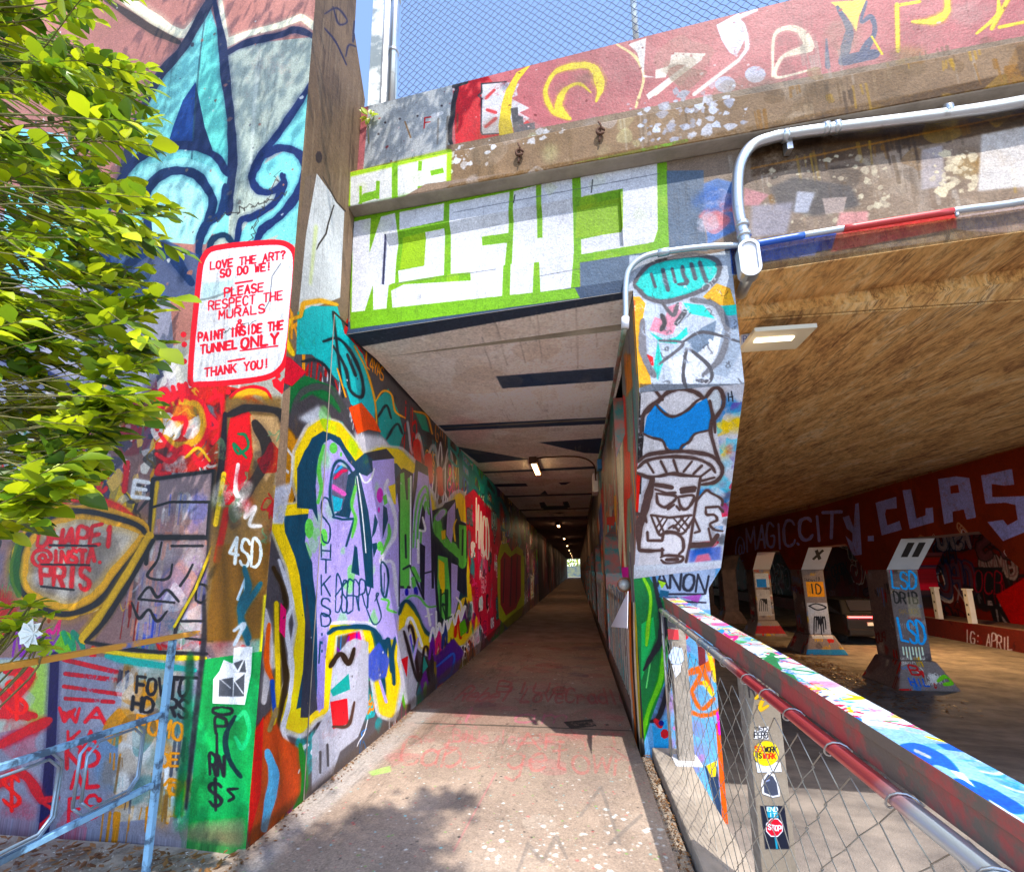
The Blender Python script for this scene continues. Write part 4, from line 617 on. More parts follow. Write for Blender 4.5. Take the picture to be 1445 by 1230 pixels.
HH.stroke(zh([(240, 70), (300, 100), (370, 120), (400, 180), (440, 200), (495, 200), (510, 160), (560, 130), (600, 75), (710, 45)]), 3.4, BR); HH.stroke(zh([(320, -145), (380, -75), (450, -50), (540, -90), (600, -150), (650, -180)]), 3.6, BR); HH.stroke(zh([(700, -160), (720, -60), (710, 60), (740, 180), (770, 270)]), 5, BR)
HH.poly(zh([(200, 260), (300, 210), (500, 200), (680, 220), (780, 290), (790, 350), (740, 410), (640, 430), (450, 370), (260, 380), (190, 330)]), (208, 206, 212))
HH.stroke(zh([(200, 265), (280, 215), (450, 200), (600, 205), (720, 235), (785, 300), (790, 360), (740, 420), (650, 435)]), 5.5, BR); HH.stroke(zh([(195, 310), (260, 260), (420, 235), (600, 250), (700, 290), (745, 350)]), 4.5, BR); HH.stroke(zh([(190, 340), (300, 380), (430, 355), (520, 370), (640, 380)]), 5, BR)
for P in ([(265, 270), (310, 345)], [(360, 265), (400, 345)], [(450, 260), (480, 350)], [(580, 270), (520, 345)], [(650, 300), (590, 360)], [(710, 325), (640, 380)], [(740, 385), (650, 410)]): HH.stroke(zh(P), 3.4, BR)
HH.poly(zh([(320, 380), (640, 385), (600, 640), (560, 980), (540, 985), (200, 990), (250, 620)]), (206, 204, 210)); HH.poly(zh([(600, 640), (620, 560), (680, 480), (790, 540), (780, 600), (800, 700), (720, 760), (720, 840), (570, 850)]), (204, 206, 214))
HH.stroke(zh([(300, 390), (260, 560), (215, 700), (205, 860), (240, 890), (380, 890)]), [9, 13, 10, 5, 5, 5], BR); HH.stroke(zh([(640, 390), (600, 640), (570, 850), (540, 985)]), 4.5, BR, smooth=False)
for P, wd in [([(325, 430), (380, 440), (440, 455)], 7), ([(320, 460), (400, 490), (465, 490)], 3), ([(505, 470), (600, 460)], 7), ([(505, 490), (600, 480)], 4), ([(330, 500), (340, 560), (390, 590), (440, 560), (465, 515), (330, 490)], 4), ([(485, 520), (500, 590), (540, 610), (580, 570), (590, 515), (485, 520)], 4), ([(455, 575), (410, 605)], 3), ([(470, 585), (495, 615)], 3),
  ([(290, 640), (420, 665), (580, 655)], 3.5), ([(290, 640), (350, 780), (400, 760), (460, 770), (520, 780), (590, 680)], 3.5), ([(330, 650), (380, 760)], 2.6), ([(380, 660), (330, 730)], 2.6), ([(410, 665), (350, 760)], 2.6), ([(450, 670), (540, 770)], 2.6), ([(500, 665), (560, 740)], 2.6), ([(560, 665), (480, 760)], 2.6), ([(520, 665), (450, 740)], 2.6), ([(415, 740), (450, 720), (490, 760)], 3),
  ([(265, 760), (268, 820), (370, 825), (380, 770)], 3.5), ([(380, 770), (460, 775), (515, 820), (520, 890), (490, 925)], 4), ([(370, 880), (370, 930)], 4), ([(360, 940), (400, 930), (500, 940), (520, 960), (480, 985), (400, 985), (362, 960)], 3.6), ([(400, 960), (480, 962)], 5),
  ([(610, 560), (680, 478), (720, 500), (790, 540), (795, 590)], 3.4), ([(680, 600), (770, 595), (800, 630)], 4), ([(680, 600), (684, 650), (740, 655), (760, 690), (710, 720), (740, 760), (800, 770)], 3.4), ([(600, 680), (640, 770), (600, 780)], 3.4), ([(575, 865), (720, 865), (765, 800)], 8), ([(700, 750), (722, 850)], 3), ([(160, 620), (240, 640), (190, 700), (160, 660)], 4), ([(245, 620), (260, 690)], 3)]: HH.stroke(zh(P), wd, BR, smooth=len(P) > 4)
HH.poly(zh([(560, 900), (790, 880), (790, 980), (560, 990)]), (90, 110, 190), .7, 3); HH.poly(zh([(620, 940), (700, 930), (720, 980), (600, 990)]), (220, 130, 140), .8, 2); HH.poly(zh([(160, 995), (820, 985), (820, 1010), (160, 1030)]), (206, 214, 224), .6, 2)
HH.stroke(bb([(715, 960), (720, 1010)]), 1.6, BK); HH.stroke(bb([(735, 950), (745, 1010)]), 1.6, BK); HH.stroke(bb([(725, 985), (745, 980)]), 1.4, BK)
# ---------------- shaft front
SH.poly([(880, 790), (1060, 790), (1060, 1200), (880, 1200)], (130, 170, 206)); gpx(SH, 930, 1030, 810, 1170, 46, 130, pal=[(150, 130, 180), (200, 190, 210), (120, 180, 220), (214, 110, 160), (60, 60, 80)], size=.16, kinds='b', alpha=.7)
SH.poly([(930, 810), (1010, 800), (1005, 860), (935, 860)], (176, 186, 206), soft=2)
SH.poly([(890, 815), (905, 808), (915, 812), (938, 850), (945, 900), (938, 960), (920, 1010), (905, 1060), (890, 1060)], (18, 124, 54), soft=1); SH.poly([(905, 880), (922, 870), (925, 900), (905, 960)], (90, 200, 120)); SH.stroke([(908, 815), (918, 840), (915, 880), (912, 910)], 4, (150, 230, 30)); SH.stroke([(938, 900), (932, 960), (916, 1000), (906, 1040)], 6, (110, 210, 20)); SH.stroke([(920, 920), (912, 970)], 2, (150, 230, 150))
SH.stroke([(922, 812), (930, 850), (936, 890), (920, 925), (908, 945)], [5, 7, 11, 8, 3], (30, 26, 34)); SH.stroke([(944, 900), (944, 960), (930, 1010), (918, 1018)], [3, 6, 8, 4], (26, 22, 30))
SH.text('ANON', [(928, 828), (996, 836), (1000, 812), (926, 806)], 3.4, (40, 40, 52)); SH.stroke([(942, 838), (994, 838)], 3, (50, 46, 60)); SH.stroke([(954, 848), (996, 850)], 2.4, (50, 46, 60)); SH.poly([(932, 832), (944, 834), (942, 844), (930, 842)], (24, 90, 120)); SH.poly([(928, 818), (940, 822), (934, 830)], (170, 220, 30)); SH.poly([(960, 842), (990, 838), (985, 850)], (200, 90, 180), .7, 1)
SH.stroke([(962, 870), (972, 880), (968, 900)], 6, (226, 60, 70)); SH.stroke([(974, 872), (985, 876)], 8, (220, 60, 60)); SH.poly([(920, 1020), (940, 1015), (945, 1060), (925, 1080)], (110, 170, 214)); SH.poly(np.array([(938+6*math.cos(t), 1035+7*math.sin(t)) for t in np.linspace(0, 6, 8)]), (206, 30, 40)); SH.stroke([(925, 1016), (932, 1024)], 6, (206, 40, 50)); SH.poly(np.array([(933+4*math.cos(t), 1020+4*math.sin(t)) for t in np.linspace(0, 6, 8)]), (30, 30, 110))
OR = (226, 100, 34)
SH.stroke(curl((993, 975), 34, 34, 200, 520, 24), 5, OR); SH.stroke([(975, 975), (990, 1000), (1008, 985)], 5, OR); SH.text('A', [(976, 975), (1004, 975), (1004, 948), (980, 948)], 5, OR); SH.stroke([(970, 950), (1016, 940)], 5, OR); SH.stroke([(990, 940), (1012, 930)], 5, OR); SH.stroke([(998, 910), (1010, 960)], 5, (240, 196, 60)); SH.stroke([(994, 962), (1006, 980)], 5, (240, 206, 90)); SH.poly([(984, 905), (994, 900), (996, 935), (986, 940)], (110, 60, 64))
SH.poly([(1010, 1020), (1022, 1020), (1032, 1168), (1020, 1168)], (222, 96, 50)); SH.poly([(994, 1080), (1012, 1080), (1020, 1165), (1012, 1150)], (50, 62, 84)); SH.poly([(996, 1080), (1012, 1072), (1010, 1095), (1004, 1096)], (220, 196, 110)); SH.stroke([(1010, 880), (1018, 1020)], 4, (226, 130, 90)); SH.stroke([(1013, 1005), (1016, 1035)], 5, (222, 110, 190))
# ---------------- walkway side of the row of piers
PS.poly([(840, 380), (905, 380), (905, 1100), (840, 1100)], (120, 116, 110))
r_ = random.Random(4)
for i in range(420):
    y = 3.35+15*r_.random()**1.6; z0 = r_.uniform(.2, 3.6); L_ = r_.uniform(.3, 1.6)
    PS.stroke([(y, z0), (y+r_.uniform(-.02, .02), max(.05, z0-L_))], r_.uniform(.02, .09), r_.choice([(216, 30, 36), (216, 30, 36), (236, 226, 200), (236, 226, 200), (240, 150, 30), (226, 214, 190), (30, 130, 120), (60, 80, 70), (120, 130, 120), (214, 130, 40), (70, 40, 90), (26, 26, 30), (150, 110, 90)]), .9, smooth=False, m=True)
graffiti(PS, 5.5, 19, 0, 3.6, 170, 141, pal=[(60, 40, 50), (190, 180, 170), (40, 150, 150), (190, 40, 50), (30, 30, 36), (80, 100, 150), (226, 120, 40)], size=.7, kinds='bsdtl', alpha=.8)
PS.poly([(876, 560), (892, 545), (894, 640), (886, 800), (872, 800)], (110, 126, 106), .8, 1); PS.poly([(880, 500), (890, 500), (893, 545), (884, 560)], (226, 120, 40), .8, 1)
for P, wd, c in [([(872, 640), (876, 720), (874, 800)], 5, (226, 214, 180)), ([(880, 560), (884, 660), (880, 800)], 5, (206, 40, 34)), ([(876, 600), (878, 700), (882, 800)], 3, (226, 214, 180)), ([(886, 640), (886, 700)], 6, (214, 34, 34)), ([(868, 700), (870, 790)], 3, (230, 150, 30)), ([(862, 560), (860, 680)], 5, (90, 70, 66)), ([(866, 520), (862, 620)], 4, (50, 110, 100))]: PS.stroke(P, wd, c, smooth=False)
PS.poly([(856, 730), (868, 728), (870, 800), (858, 802)], (206, 26, 34)); PS.text('OFE', [(858, 795), (858, 740), (868, 738), (868, 795)], 2, (30, 180, 190)); PS.poly([(856, 800), (886, 800), (886, 835), (860, 812)], (224, 40, 160))
for k in range(7): PS.stroke([(887+k*2.6, 850), (888+k*2.9, 940), (894+k*2.4, 1040)], 2.2, [(240, 120, 30), (40, 30, 30), (226, 220, 200), (190, 180, 40), (60, 60, 66), (230, 110, 30), (30, 24, 24)][k])
# ---------------- soffit of the walkway tunnel (dark blue stripes)
SF = Multi(cK); SB = (40, 62, 92)
graffiti(SF, XW, .5, 3.7, 20, 60, 150, pal=[(216, 200, 182), (232, 220, 204), (206, 190, 174)], size=1.0, kinds='b', alpha=.4)
SF.poly([(640, 585), (700, 600), (660, 640), (630, 620)], (200, 130, 130), .35, 8)
for P in ([(488, 462), (880, 395), (880, 432), (488, 492)],): SF.poly(P, (46, 60, 82))
for P in ([(700, 531), (866, 518), (866, 537), (709, 548)], [(618, 600), (856, 588.5), (856, 598), (628, 608)], [(645, 630), (748, 648), (675, 653)], [(760, 624), (850, 618), (850, 640), (825, 639)], [(678, 665.5), (840, 657.5), (840, 661.5), (684, 668)], [(697, 683), (742, 682), (745, 686), (702, 687)], [(788, 681), (806, 680), (798, 684), (792, 684)], [(712, 699.5), (840, 695.5), (840, 697.5), (716, 701.5)], [(762, 697.5), (769, 692), (773, 697.5)], [(761, 709), (768, 708), (773, 717), (764, 717)], [(794, 708), (801, 707), (805, 716), (797, 716)], [(766, 714), (800, 713), (801, 717), (767, 718)], [(730, 719), (838, 716), (838, 717.5), (733, 721)], [(778, 723.5), (798, 723), (790, 725)], [(742, 730), (838, 728), (838, 729), (744, 731)]): SF.poly(P, SB, rough=.05)
graffiti(SF, XW, .5, 3.7, 19, 46, 151, pal=[(170, 150, 130), (150, 140, 134), (190, 160, 130), (120, 110, 104)], size=.7, kinds='bd', alpha=.22)
for x0, y0, x1, y1 in ((696, 450, 716, 515), (733, 480, 741, 512), (757, 444, 765, 512), (814, 435, 815, 520), (842, 470, 842, 490), (680, 480, 694, 520)): SF.stroke([(x0, y0), (x1, y1)], .8, (110, 100, 90), .7, smooth=False)
# ---------------- walkway floor
G.poly([(-2, 4.6), (.6, 4.6), (.6, 11), (-2, 11)], (146, 84, 70), .3, .5, m=True); graffiti(G, -1.8, .45, 4.6, 11, 60, 461, pal=[(150, 50, 46), (120, 60, 50), (170, 80, 70), (60, 50, 90)], size=.45, kinds='bs', alpha=.35)
graffiti(G, -2, .7, 1.5, 11, 160, 160, pal=[(140, 122, 106), (172, 156, 138), (150, 128, 112), (128, 108, 92)], size=.6, kinds='b', alpha=.35)
chips(G, -2, .7, 1.4, 5, 1800, 161, [(206, 206, 200), (206, 206, 200), (60, 56, 54), (110, 170, 60), (190, 70, 60), (120, 190, 200)], .012); chips(G, -.6, .45, 2.2, 3.6, 260, 162, [(206, 202, 194), (196, 210, 208)], .028); chips(G, -2, .5, 5, 10.5, 320, 163, [(196, 190, 180), (60, 50, 46), (150, 50, 50), (60, 130, 140)], .03)
graffiti(G, -1.6, .45, 4.2, 9, 60, 164, pal=[(176, 56, 56), (150, 60, 60), (190, 90, 90)], size=.35, kinds='sb', alpha=.3)
G.text('Cabbagetown', [(562, 1078), (893, 1092), (893, 1050), (572, 1042)], 4, (196, 60, 54), .38, rough=1.2, gap=.2); G.text('AFYT', [(730, 1058), (885, 1056), (880, 1035), (730, 1036)], 4, (200, 70, 62), .4, rough=.9); G.text('Blue lap is', [(640, 1046), (780, 1052), (780, 1034), (640, 1030)], 3, (196, 90, 90), .4, rough=.6)
G.text('Rebel LoveCradle', [(640, 988), (890, 992), (880, 972), (660, 970)], 3, (170, 50, 50), .6, rough=.5); G.text('Blue', [(700, 976), (800, 978), (800, 964), (705, 962)], 3, (170, 50, 50), .6, rough=.5); G.text('I am', [(640, 1018), (800, 1020), (800, 1000), (650, 1000)], 3, (200, 70, 110), .55, rough=.6)
for P in ([(730, 1230), (745, 1190), (765, 1215), (785, 1180), (800, 1210)], [(820, 1150), (848, 1110), (875, 1190)], [(860, 1190), (905, 1150)]): G.stroke(P, 5, (112, 102, 94), .55, smooth=False, rough=.6)
G.stroke([(585, 1019.5), (700, 1023), (800, 1027), (905, 1031)], 1.6, (92, 78, 66), smooth=False); G.stroke([(640, 1200), (700, 1090)], 2, (190, 90, 90), .5); G.poly([(795, 1018), (835, 1014), (842, 1024), (805, 1028)], (52, 46, 44), rough=.6); G.poly([(520, 1088), (550, 1080), (552, 1088), (525, 1094)], (150, 206, 60), .7, 2)
G.poly([(330, 1240), (430, 1130), (590, 1000), (620, 1000), (520, 1090), (420, 1180), (360, 1240)], (176, 176, 178), .5, 8); gpx(G, 520, 570, 990, 1010, 6, 165, pal=[(120, 170, 190)], size=.2, kinds='b', alpha=.4)
G.poly([(600, 985), (700, 900), (730, 880), (640, 960)], (96, 84, 76), .5, 4)
# ---------------- red girder with big letters on the far side of the lane
M = Multi(cM)
graffiti(M, 6, 30, 1.5, 3.6, 120, 170, pal=[(128, 40, 26), (96, 30, 20), (140, 56, 34), (110, 44, 34), (84, 40, 34)], size=.9, kinds='b', alpha=.5)
M.stroke([(1040, 738), (1150, 714), (1290, 672), (1445, 628)], 6, (128, 104, 84), .9, 0, .5, smooth=False); M.poly([(1030, 742), (1150, 722), (1200, 712), (1190, 735), (1060, 760)], (90, 56, 48), .5, 4)
LC = (150, 146, 186)
def zm(P): return [(1000+x/3.153, 600+y/3.153) for x, y in P]
for t, q, wd in [('@', [(120, 620), (160, 600), (158, 500), (122, 510)], 2.2), ('M', [(172, 570), (208, 555), (205, 455), (166, 470)], 3), ('A', [(215, 555), (250, 545), (248, 450), (225, 455)], 3), ('G', [(258, 550), (292, 540), (290, 440), (258, 445)], 3.4), ('I', [(308, 555), (326, 550), (318, 445), (304, 448)], 3.4), ('C', [(335, 548), (385, 530), (380, 428), (335, 438)], 4), ('C', [(408, 518), (462, 505), (455, 415), (402, 430)], 5), ('I', [(484, 520), (500, 515), (492, 412), (474, 415)], 4.5), ('T', [(520, 510), (570, 500), (590, 390), (510, 400)], 5.5)]: M.text(t, zm(q), wd, LC, rough=.3)
M.poly(zm([(596, 410), (625, 400), (645, 455), (652, 350), (668, 345), (682, 575), (640, 580), (608, 490), (640, 520), (640, 480), (615, 460)]), LC, rough=.3); M.poly(zm([(708, 492), (735, 490), (736, 515), (708, 516)]), LC); M.stroke(zm([(395, 525), (400, 530)]), 3, LC)
M.poly(zm([(742, 345), (835, 318), (838, 370), (790, 375), (785, 395), (795, 445), (850, 425), (860, 465), (770, 490)]), LC, rough=.2); M.poly(zm([(862, 290), (900, 285), (925, 415), (965, 400), (965, 370), (998, 365), (1002, 432), (895, 462)]), LC, rough=.2); M.poly(zm([(1020, 240), (1100, 228), (1160, 235), (1190, 410), (1148, 420), (1135, 375), (1085, 385), (1088, 430), (1048, 440)]), LC, rough=.2); M.poly(zm([(1075, 272), (1110, 265), (1115, 300), (1078, 305)]), (120, 44, 30)); M.poly(zm([(1212, 225), (1350, 195), (1360, 265), (1315, 270), (1260, 262), (1262, 320), (1420, 315), (1420, 470), (1310, 515), (1240, 430), (1320, 420), (1370, 420), (1365, 355), (1320, 345), (1232, 350)]), LC, rough=.2)
M.poly(zm([(1310, 420), (1365, 360), (1375, 420), (1330, 445)]), (110, 40, 28))
graffiti(M, 6, 12, 1.5, 2.1, 30, 171, pal=[(180, 150, 130), (150, 30, 30), (200, 200, 200)], size=.3, kinds='bs', alpha=.7)
# ---------------- column fronts
for k, cv in enumerate(cCol):
    m_ = Multi(cv); x0, z0 = cv.off
    graffiti(m_, XG-.1, XG+1.8, ZR, ZR+3.6, 110, 180+k, pal=[(60, 50, 56), (210, 206, 200), (220, 214, 206), (30, 26, 30), (190, 60, 60), (90, 120, 170), (210, 160, 60)], size=.24, kinds='bsdtt', alpha=.8)
    def rr(a, b, c, d, col, **kw): m_.poly([(XG+a, ZR+c), (XG+b, ZR+c), (XG+b, ZR+d), (XG+a, ZR+d)], col, m=True, **kw)
    if k == 0:
        rr(0, .72, .7, 2.7, (84, 76, 78), alpha=.6)
        m_.text('LSD', [(XG+.08, ZR+2.3), (XG+.62, ZR+2.3), (XG+.64, ZR+2.68), (XG+.1, ZR+2.7)], .05, (60, 150, 220), m=True); m_.text('LSD', [(XG+.1, ZR+1.05), (XG+.64, ZR+1.0), (XG+.62, ZR+1.5), (XG+.08, ZR+1.55)], .055, (60, 150, 220), m=True)
        m_.text('DRIB', [(XG+.08, ZR+1.95), (XG+.6, ZR+1.95), (XG+.6, ZR+2.2), (XG+.08, ZR+2.2)], .035, (30, 28, 26), m=True); rr(.35, .62, 1.6, 2.1, (170, 160, 130), alpha=.4, soft=.03)
        for q in range(7): m_.stroke([(XG+.1+q*.07, ZR+.92), (XG+.1+q*.07, ZR+.75-.06*(q % 3))], .035, (214, 226, 206), smooth=False, m=True)
        m_.text('B', [(XG+.1, ZR+.32), (XG+.3, ZR+.32), (XG+.3, ZR+.5), (XG+.1, ZR+.5)], .035, (190, 36, 36), m=True); m_.stroke([(XG+.6, ZR+.2), (XG+.8, ZR+.3), (XG+.9, ZR+.18), (XG+.7, ZR+.14)], .07, (110, 190, 40), m=True); m_.text('HIL', [(XG, ZR+.1), (XG+.4, ZR+.1), (XG+.4, ZR+.24), (XG, ZR+.24)], .03, (40, 90, 190), m=True)
    elif k == 1:
        rr(.1, .65, 1.85, 2.35, (214, 140, 40)); m_.text('ID', [(XG+.2, ZR+1.95), (XG+.55, ZR+1.95), (XG+.55, ZR+2.25), (XG+.2, ZR+2.25)], .04, (40, 36, 30), m=True)
        rr(.05, .7, .5, 1.65, (176, 176, 180), alpha=.9); m_.stroke([(XG+.1, ZR+1.55), (XG+.36, ZR+1.62), (XG+.64, ZR+1.5), (XG+.36, ZR+1.42), (XG+.1, ZR+1.55)], .04, BK, m=True)
        for q in range(6): m_.stroke([(XG+.15+.08*q, ZR+.6+.1*(q % 3)), (XG+.25+.06*q, ZR+1.2), (XG+.4, ZR+.9)], .035, BK, m=True)
        rr(-.1, 1.4, .02, .18, (60, 120, 170), alpha=.8)
    else:
        rr(.05, .62, 2.0, 2.6, (170, 176, 186)); rr(.1, .5, 2.0, 2.35, (30, 110, 190)); rr(.05, .6, .8, 1.9, (150, 150, 156), alpha=.8)
        for q in range(5): m_.stroke([(XG+.1+.08*q, ZR+1), (XG+.2+.06*q, ZR+1.5), (XG+.4, ZR+1.3)], .03, BK, m=True)
        rr(-.1, 1.4, .1, .4, (150, 30, 40), alpha=.7)
mX = Multi(cX); graffiti(mX, 12, 32, -1.3, 1.6, 420, 190, pal=[(190, 170, 150), (200, 60, 60), (90, 120, 170), (30, 26, 28), (90, 60, 56), (120, 110, 110), (110, 30, 30)], size=.4, kinds='bsdt', alpha=.8)
mL = Multi(cL); graffiti(mL, 10, 60, -1.4, -.2, 120, 191, pal=[(90, 40, 44), (40, 20, 26), (120, 60, 60)], size=.7, kinds='bs', alpha=.6); mL.text('IG: APRIL', [(1362, 906), (1428, 918), (1428, 900), (1362, 889)], 1.6, (176, 176, 196))
mB = Multi(cB); graffiti(mB, 10, 70, -1.4, 3.5, 220, 192, pal=[(110, 30, 34), (30, 20, 26), (90, 60, 70), (150, 140, 150), (20, 16, 22)], size=1.6, kinds='bslt', alpha=.75)
mB.poly([(1375, 800), (1415, 800), (1410, 835), (1380, 835)], BK); mB.text('OCB', [(1374, 836), (1416, 838), (1414, 808), (1376, 806)], 1.3, (150, 60, 70)); mB.text('DAT.OC', [(1418, 850), (1450, 850), (1450, 840), (1418, 840)], 1.2, (200, 190, 200)); mB.poly([(1405, 840), (1470, 800), (1470, 900), (1440, 905)], (150, 26, 26), soft=1)
# ---------------- rail top and post
RT = Multi(cR)
graffiti(RT, 0, 4.4, 0, .3, 420, 201, pal=[(150, 154, 162), (176, 170, 176), (40, 90, 190), (50, 150, 200), (206, 60, 80), (40, 150, 80), (240, 130, 170), (60, 60, 66), (240, 220, 90)], size=.12, kinds='bsst', alpha=.9)
graffiti(RT, 0, 1.1, 0, .3, 24, 202, pal=[(150, 180, 214), (120, 160, 206), (170, 190, 214)], size=.3, kinds='b', alpha=.9); graffiti(RT, 0, 1.2, .0, .3, 16, 203, pal=[(20, 90, 210), (40, 110, 214), (20, 90, 210), (214, 222, 232)], size=.3, kinds='s', alpha=1); graffiti(RT, 0, 1.2, 0, .3, 26, 233, pal=[(30, 100, 214), (196, 210, 226), (60, 60, 80)], size=.1, kinds='bs', alpha=.9); graffiti(RT, 1.5, 2.1, 0, .3, 14, 204, pal=[(20, 130, 70), (230, 232, 232)], size=.2, kinds='s', alpha=1); graffiti(RT, 1.0, 1.5, 0, .3, 14, 205, pal=[(206, 50, 70), (230, 232, 232), (230, 210, 60)], size=.14, kinds='s', alpha=1)
RT.poly([(1225, 1020), (1300, 1030), (1445, 1120), (1445, 1185), (1300, 1085), (1225, 1040)], (150, 186, 216), .85)
for P in ([(1262, 1050), (1290, 1042), (1330, 1058), (1352, 1082), (1320, 1072), (1296, 1078), (1275, 1070)], [(1340, 1092), (1380, 1096), (1440, 1128), (1438, 1140), (1390, 1130), (1350, 1104)], [(1395, 1142), (1445, 1160), (1450, 1182), (1425, 1168)]): RT.poly(P, (10, 84, 214), smooth=True)
RT.stroke([(1342, 1080), (1356, 1088), (1374, 1102)], [2, 7, 2], (226, 230, 236)); RT.stroke([(1290, 1052), (1312, 1062)], 4, (170, 176, 190)); RT.stroke([(1395, 1122), (1440, 1150)], 5, (214, 224, 234))
for P in ([(1070, 928), (1092, 922), (1104, 942), (1088, 940)], [(1092, 940), (1120, 948), (1132, 966), (1104, 964), (1090, 952)]): RT.poly(P, (10, 110, 60))
for k, (x, y_) in enumerate([(1010, 885), (1030, 893), (1150, 985), (1170, 990), (1185, 1003), (1205, 1016)]): RT.stroke([(x-8, y_-2), (x, y_+3), (x+10, y_+2), (x+4, y_+8)], 3.4, [(20, 130, 190), (230, 110, 150), (230, 206, 40), (206, 40, 60), (206, 40, 60), (60, 60, 90)][k])
P2 = Multi(cT)
def zt(P): return [(860+x/4.8167, 1000+y/4.8167) for x, y in P]
graffiti(P2, .7, 1.0, -.6, 1.4, 30, 210, pal=[(150, 140, 128), (120, 112, 102), (170, 164, 156)], size=.1, kinds='bd', alpha=.4)
P2.text('REK', [(1058, 985), (1090, 985), (1088, 962), (1056, 962)], 3, (70, 62, 60)); P2.stroke([(1066, 985), (1080, 975), (1072, 1000), (1084, 995)], 4, (230, 170, 30))
def txp(t, q, wd, c): P2.text(t, zt(q), wd, c, rough=0)
STK = dict(crown=[(980, 200), (985, 140), (1010, 150), (1015, 110), (1040, 130), (1080, 115), (1080, 205)], white=[(995, 360), (1160, 360), (1170, 425), (1005, 430)], cat=[(1035, 480), (1075, 425), (1120, 440), (1150, 500), (1160, 590), (1110, 600), (1040, 575), (1030, 520)], stop=[(1025, 655), (1188, 655), (1228, 948), (1060, 948)])
P2.poly(zt(STK['crown']), (226, 226, 230), rough=0); txp('TED', [(985, 150), (1070, 145), (1070, 122), (985, 128)], 1, BK); txp('PERD', [(985, 195), (1075, 195), (1075, 155), (985, 160)], 1.3, BK)
P2.poly(zt(STK['white']), (222, 226, 234), rough=0)
SUNP = [(1065+86*math.cos(t), 300+84*math.sin(t)) for t in np.linspace(0, 6.283, 25)[:-1]]
P2.poly(zt(SUNP), (240, 206, 20), rough=0); txp('SEX', [(990, 288), (1045, 285), (1045, 252), (990, 255)], 1.4, (214, 60, 20)); txp('WORK', [(1053, 288), (1132, 290), (1132, 255), (1053, 255)], 1.4, BK); txp('IS', [(996, 330), (1030, 330), (1030, 296), (996, 296)], 1.4, BK); txp('WORK', [(1042, 334), (1126, 334), (1126, 300), (1042, 300)], 1.6, (214, 40, 20)); P2.stroke(zt([(1020, 346), (1108, 350)]), .8, (230, 140, 20))
P2.poly(zt(STK['cat']), (224, 224, 228), rough=0); P2.poly(zt([(1045, 490), (1078, 440), (1110, 455), (1135, 500), (1148, 580), (1108, 588), (1050, 565)]), (66, 70, 84), rough=0); P2.stroke(zt([(1055, 490), (1085, 480)]), 2, (150, 160, 190))
P2.poly(zt(STK['stop']), (22, 26, 40), rough=0); P2.poly(zt([(1065, 660), (1140, 660), (1148, 735), (1075, 735)]), (60, 150, 180), rough=0); txp('END', [(1070, 690), (1142, 695), (1140, 665), (1070, 665)], 1.2, WH); txp('IT', [(1085, 730), (1130, 730), (1130, 705), (1085, 705)], 1.2, WH); P2.stroke(zt([(1128, 870), (1138, 945)]), 3.4, (40, 140, 170))
OC = [(1120+62*math.cos(t), 802+68*math.sin(t)) for t in np.radians(np.arange(22.5, 382, 45))]; OC2 = [(1120+55*math.cos(t), 802+60*math.sin(t)) for t in np.radians(np.arange(22.5, 382, 45))]
P2.poly(zt(OC), WH, rough=0); P2.poly(zt(OC2), (206, 16, 40), rough=0); txp('STOP', [(1078, 815), (1164, 828), (1166, 792), (1078, 782)], 1.6, WH)
# ================================================================== materials
def nmat(name, col=(.5, .5, .5), rough=.7, metal=0, bump=.0, bscale=40, var=.0, vscale=4, rp=(.35, .65), col2=None, emis=None, estr=0, spec=None):
    m = bpy.data.materials.new(name); m.use_nodes = True; n = m.node_tree; b = n.nodes['Principled BSDF']
    b.inputs['Roughness'].default_value = rough; b.inputs['Metallic'].default_value = metal
    b.inputs['Base Color'].default_value = (*col, 1)
    if spec is not None: b.inputs['Specular IOR Level'].default_value = spec
    tc = n.nodes.new('ShaderNodeTexCoord')
    if var or col2:
        nz = n.nodes.new('ShaderNodeTexNoise'); nz.inputs['Scale'].default_value = vscale; nz.inputs['Detail'].default_value = 8; nz.inputs['Roughness'].default_value = .65
        n.links.new(tc.outputs['Object'], nz.inputs['Vector'])
        r = n.nodes.new('ShaderNodeValToRGB'); r.color_ramp.elements[0].position = rp[0]; r.color_ramp.elements[1].position = rp[1]
        c2 = col2 or tuple(min(1, c*(1+var)) for c in col); c1 = col if col2 else tuple(c*(1-var) for c in col)
        r.color_ramp.elements[0].color = (*c1, 1); r.color_ramp.elements[1].color = (*c2, 1)
        n.links.new(nz.outputs[0], r.inputs[0]); n.links.new(r.outputs[0], b.inputs['Base Color'])
    if bump:
        nb = n.nodes.new('ShaderNodeTexNoise'); nb.inputs['Scale'].default_value = bscale; nb.inputs['Detail'].default_value = 6
        n.links.new(tc.outputs['Object'], nb.inputs['Vector'])
        bp = n.nodes.new('ShaderNodeBump'); bp.inputs['Strength'].default_value = bump; bp.inputs['Distance'].default_value = .01
        n.links.new(nb.outputs[0], bp.inputs['Height']); n.links.new(bp.outputs[0], b.inputs['Normal'])
    if emis: b.inputs['Emission Color'].default_value = (*emis, 1); b.inputs['Emission Strength'].default_value = estr
    return m
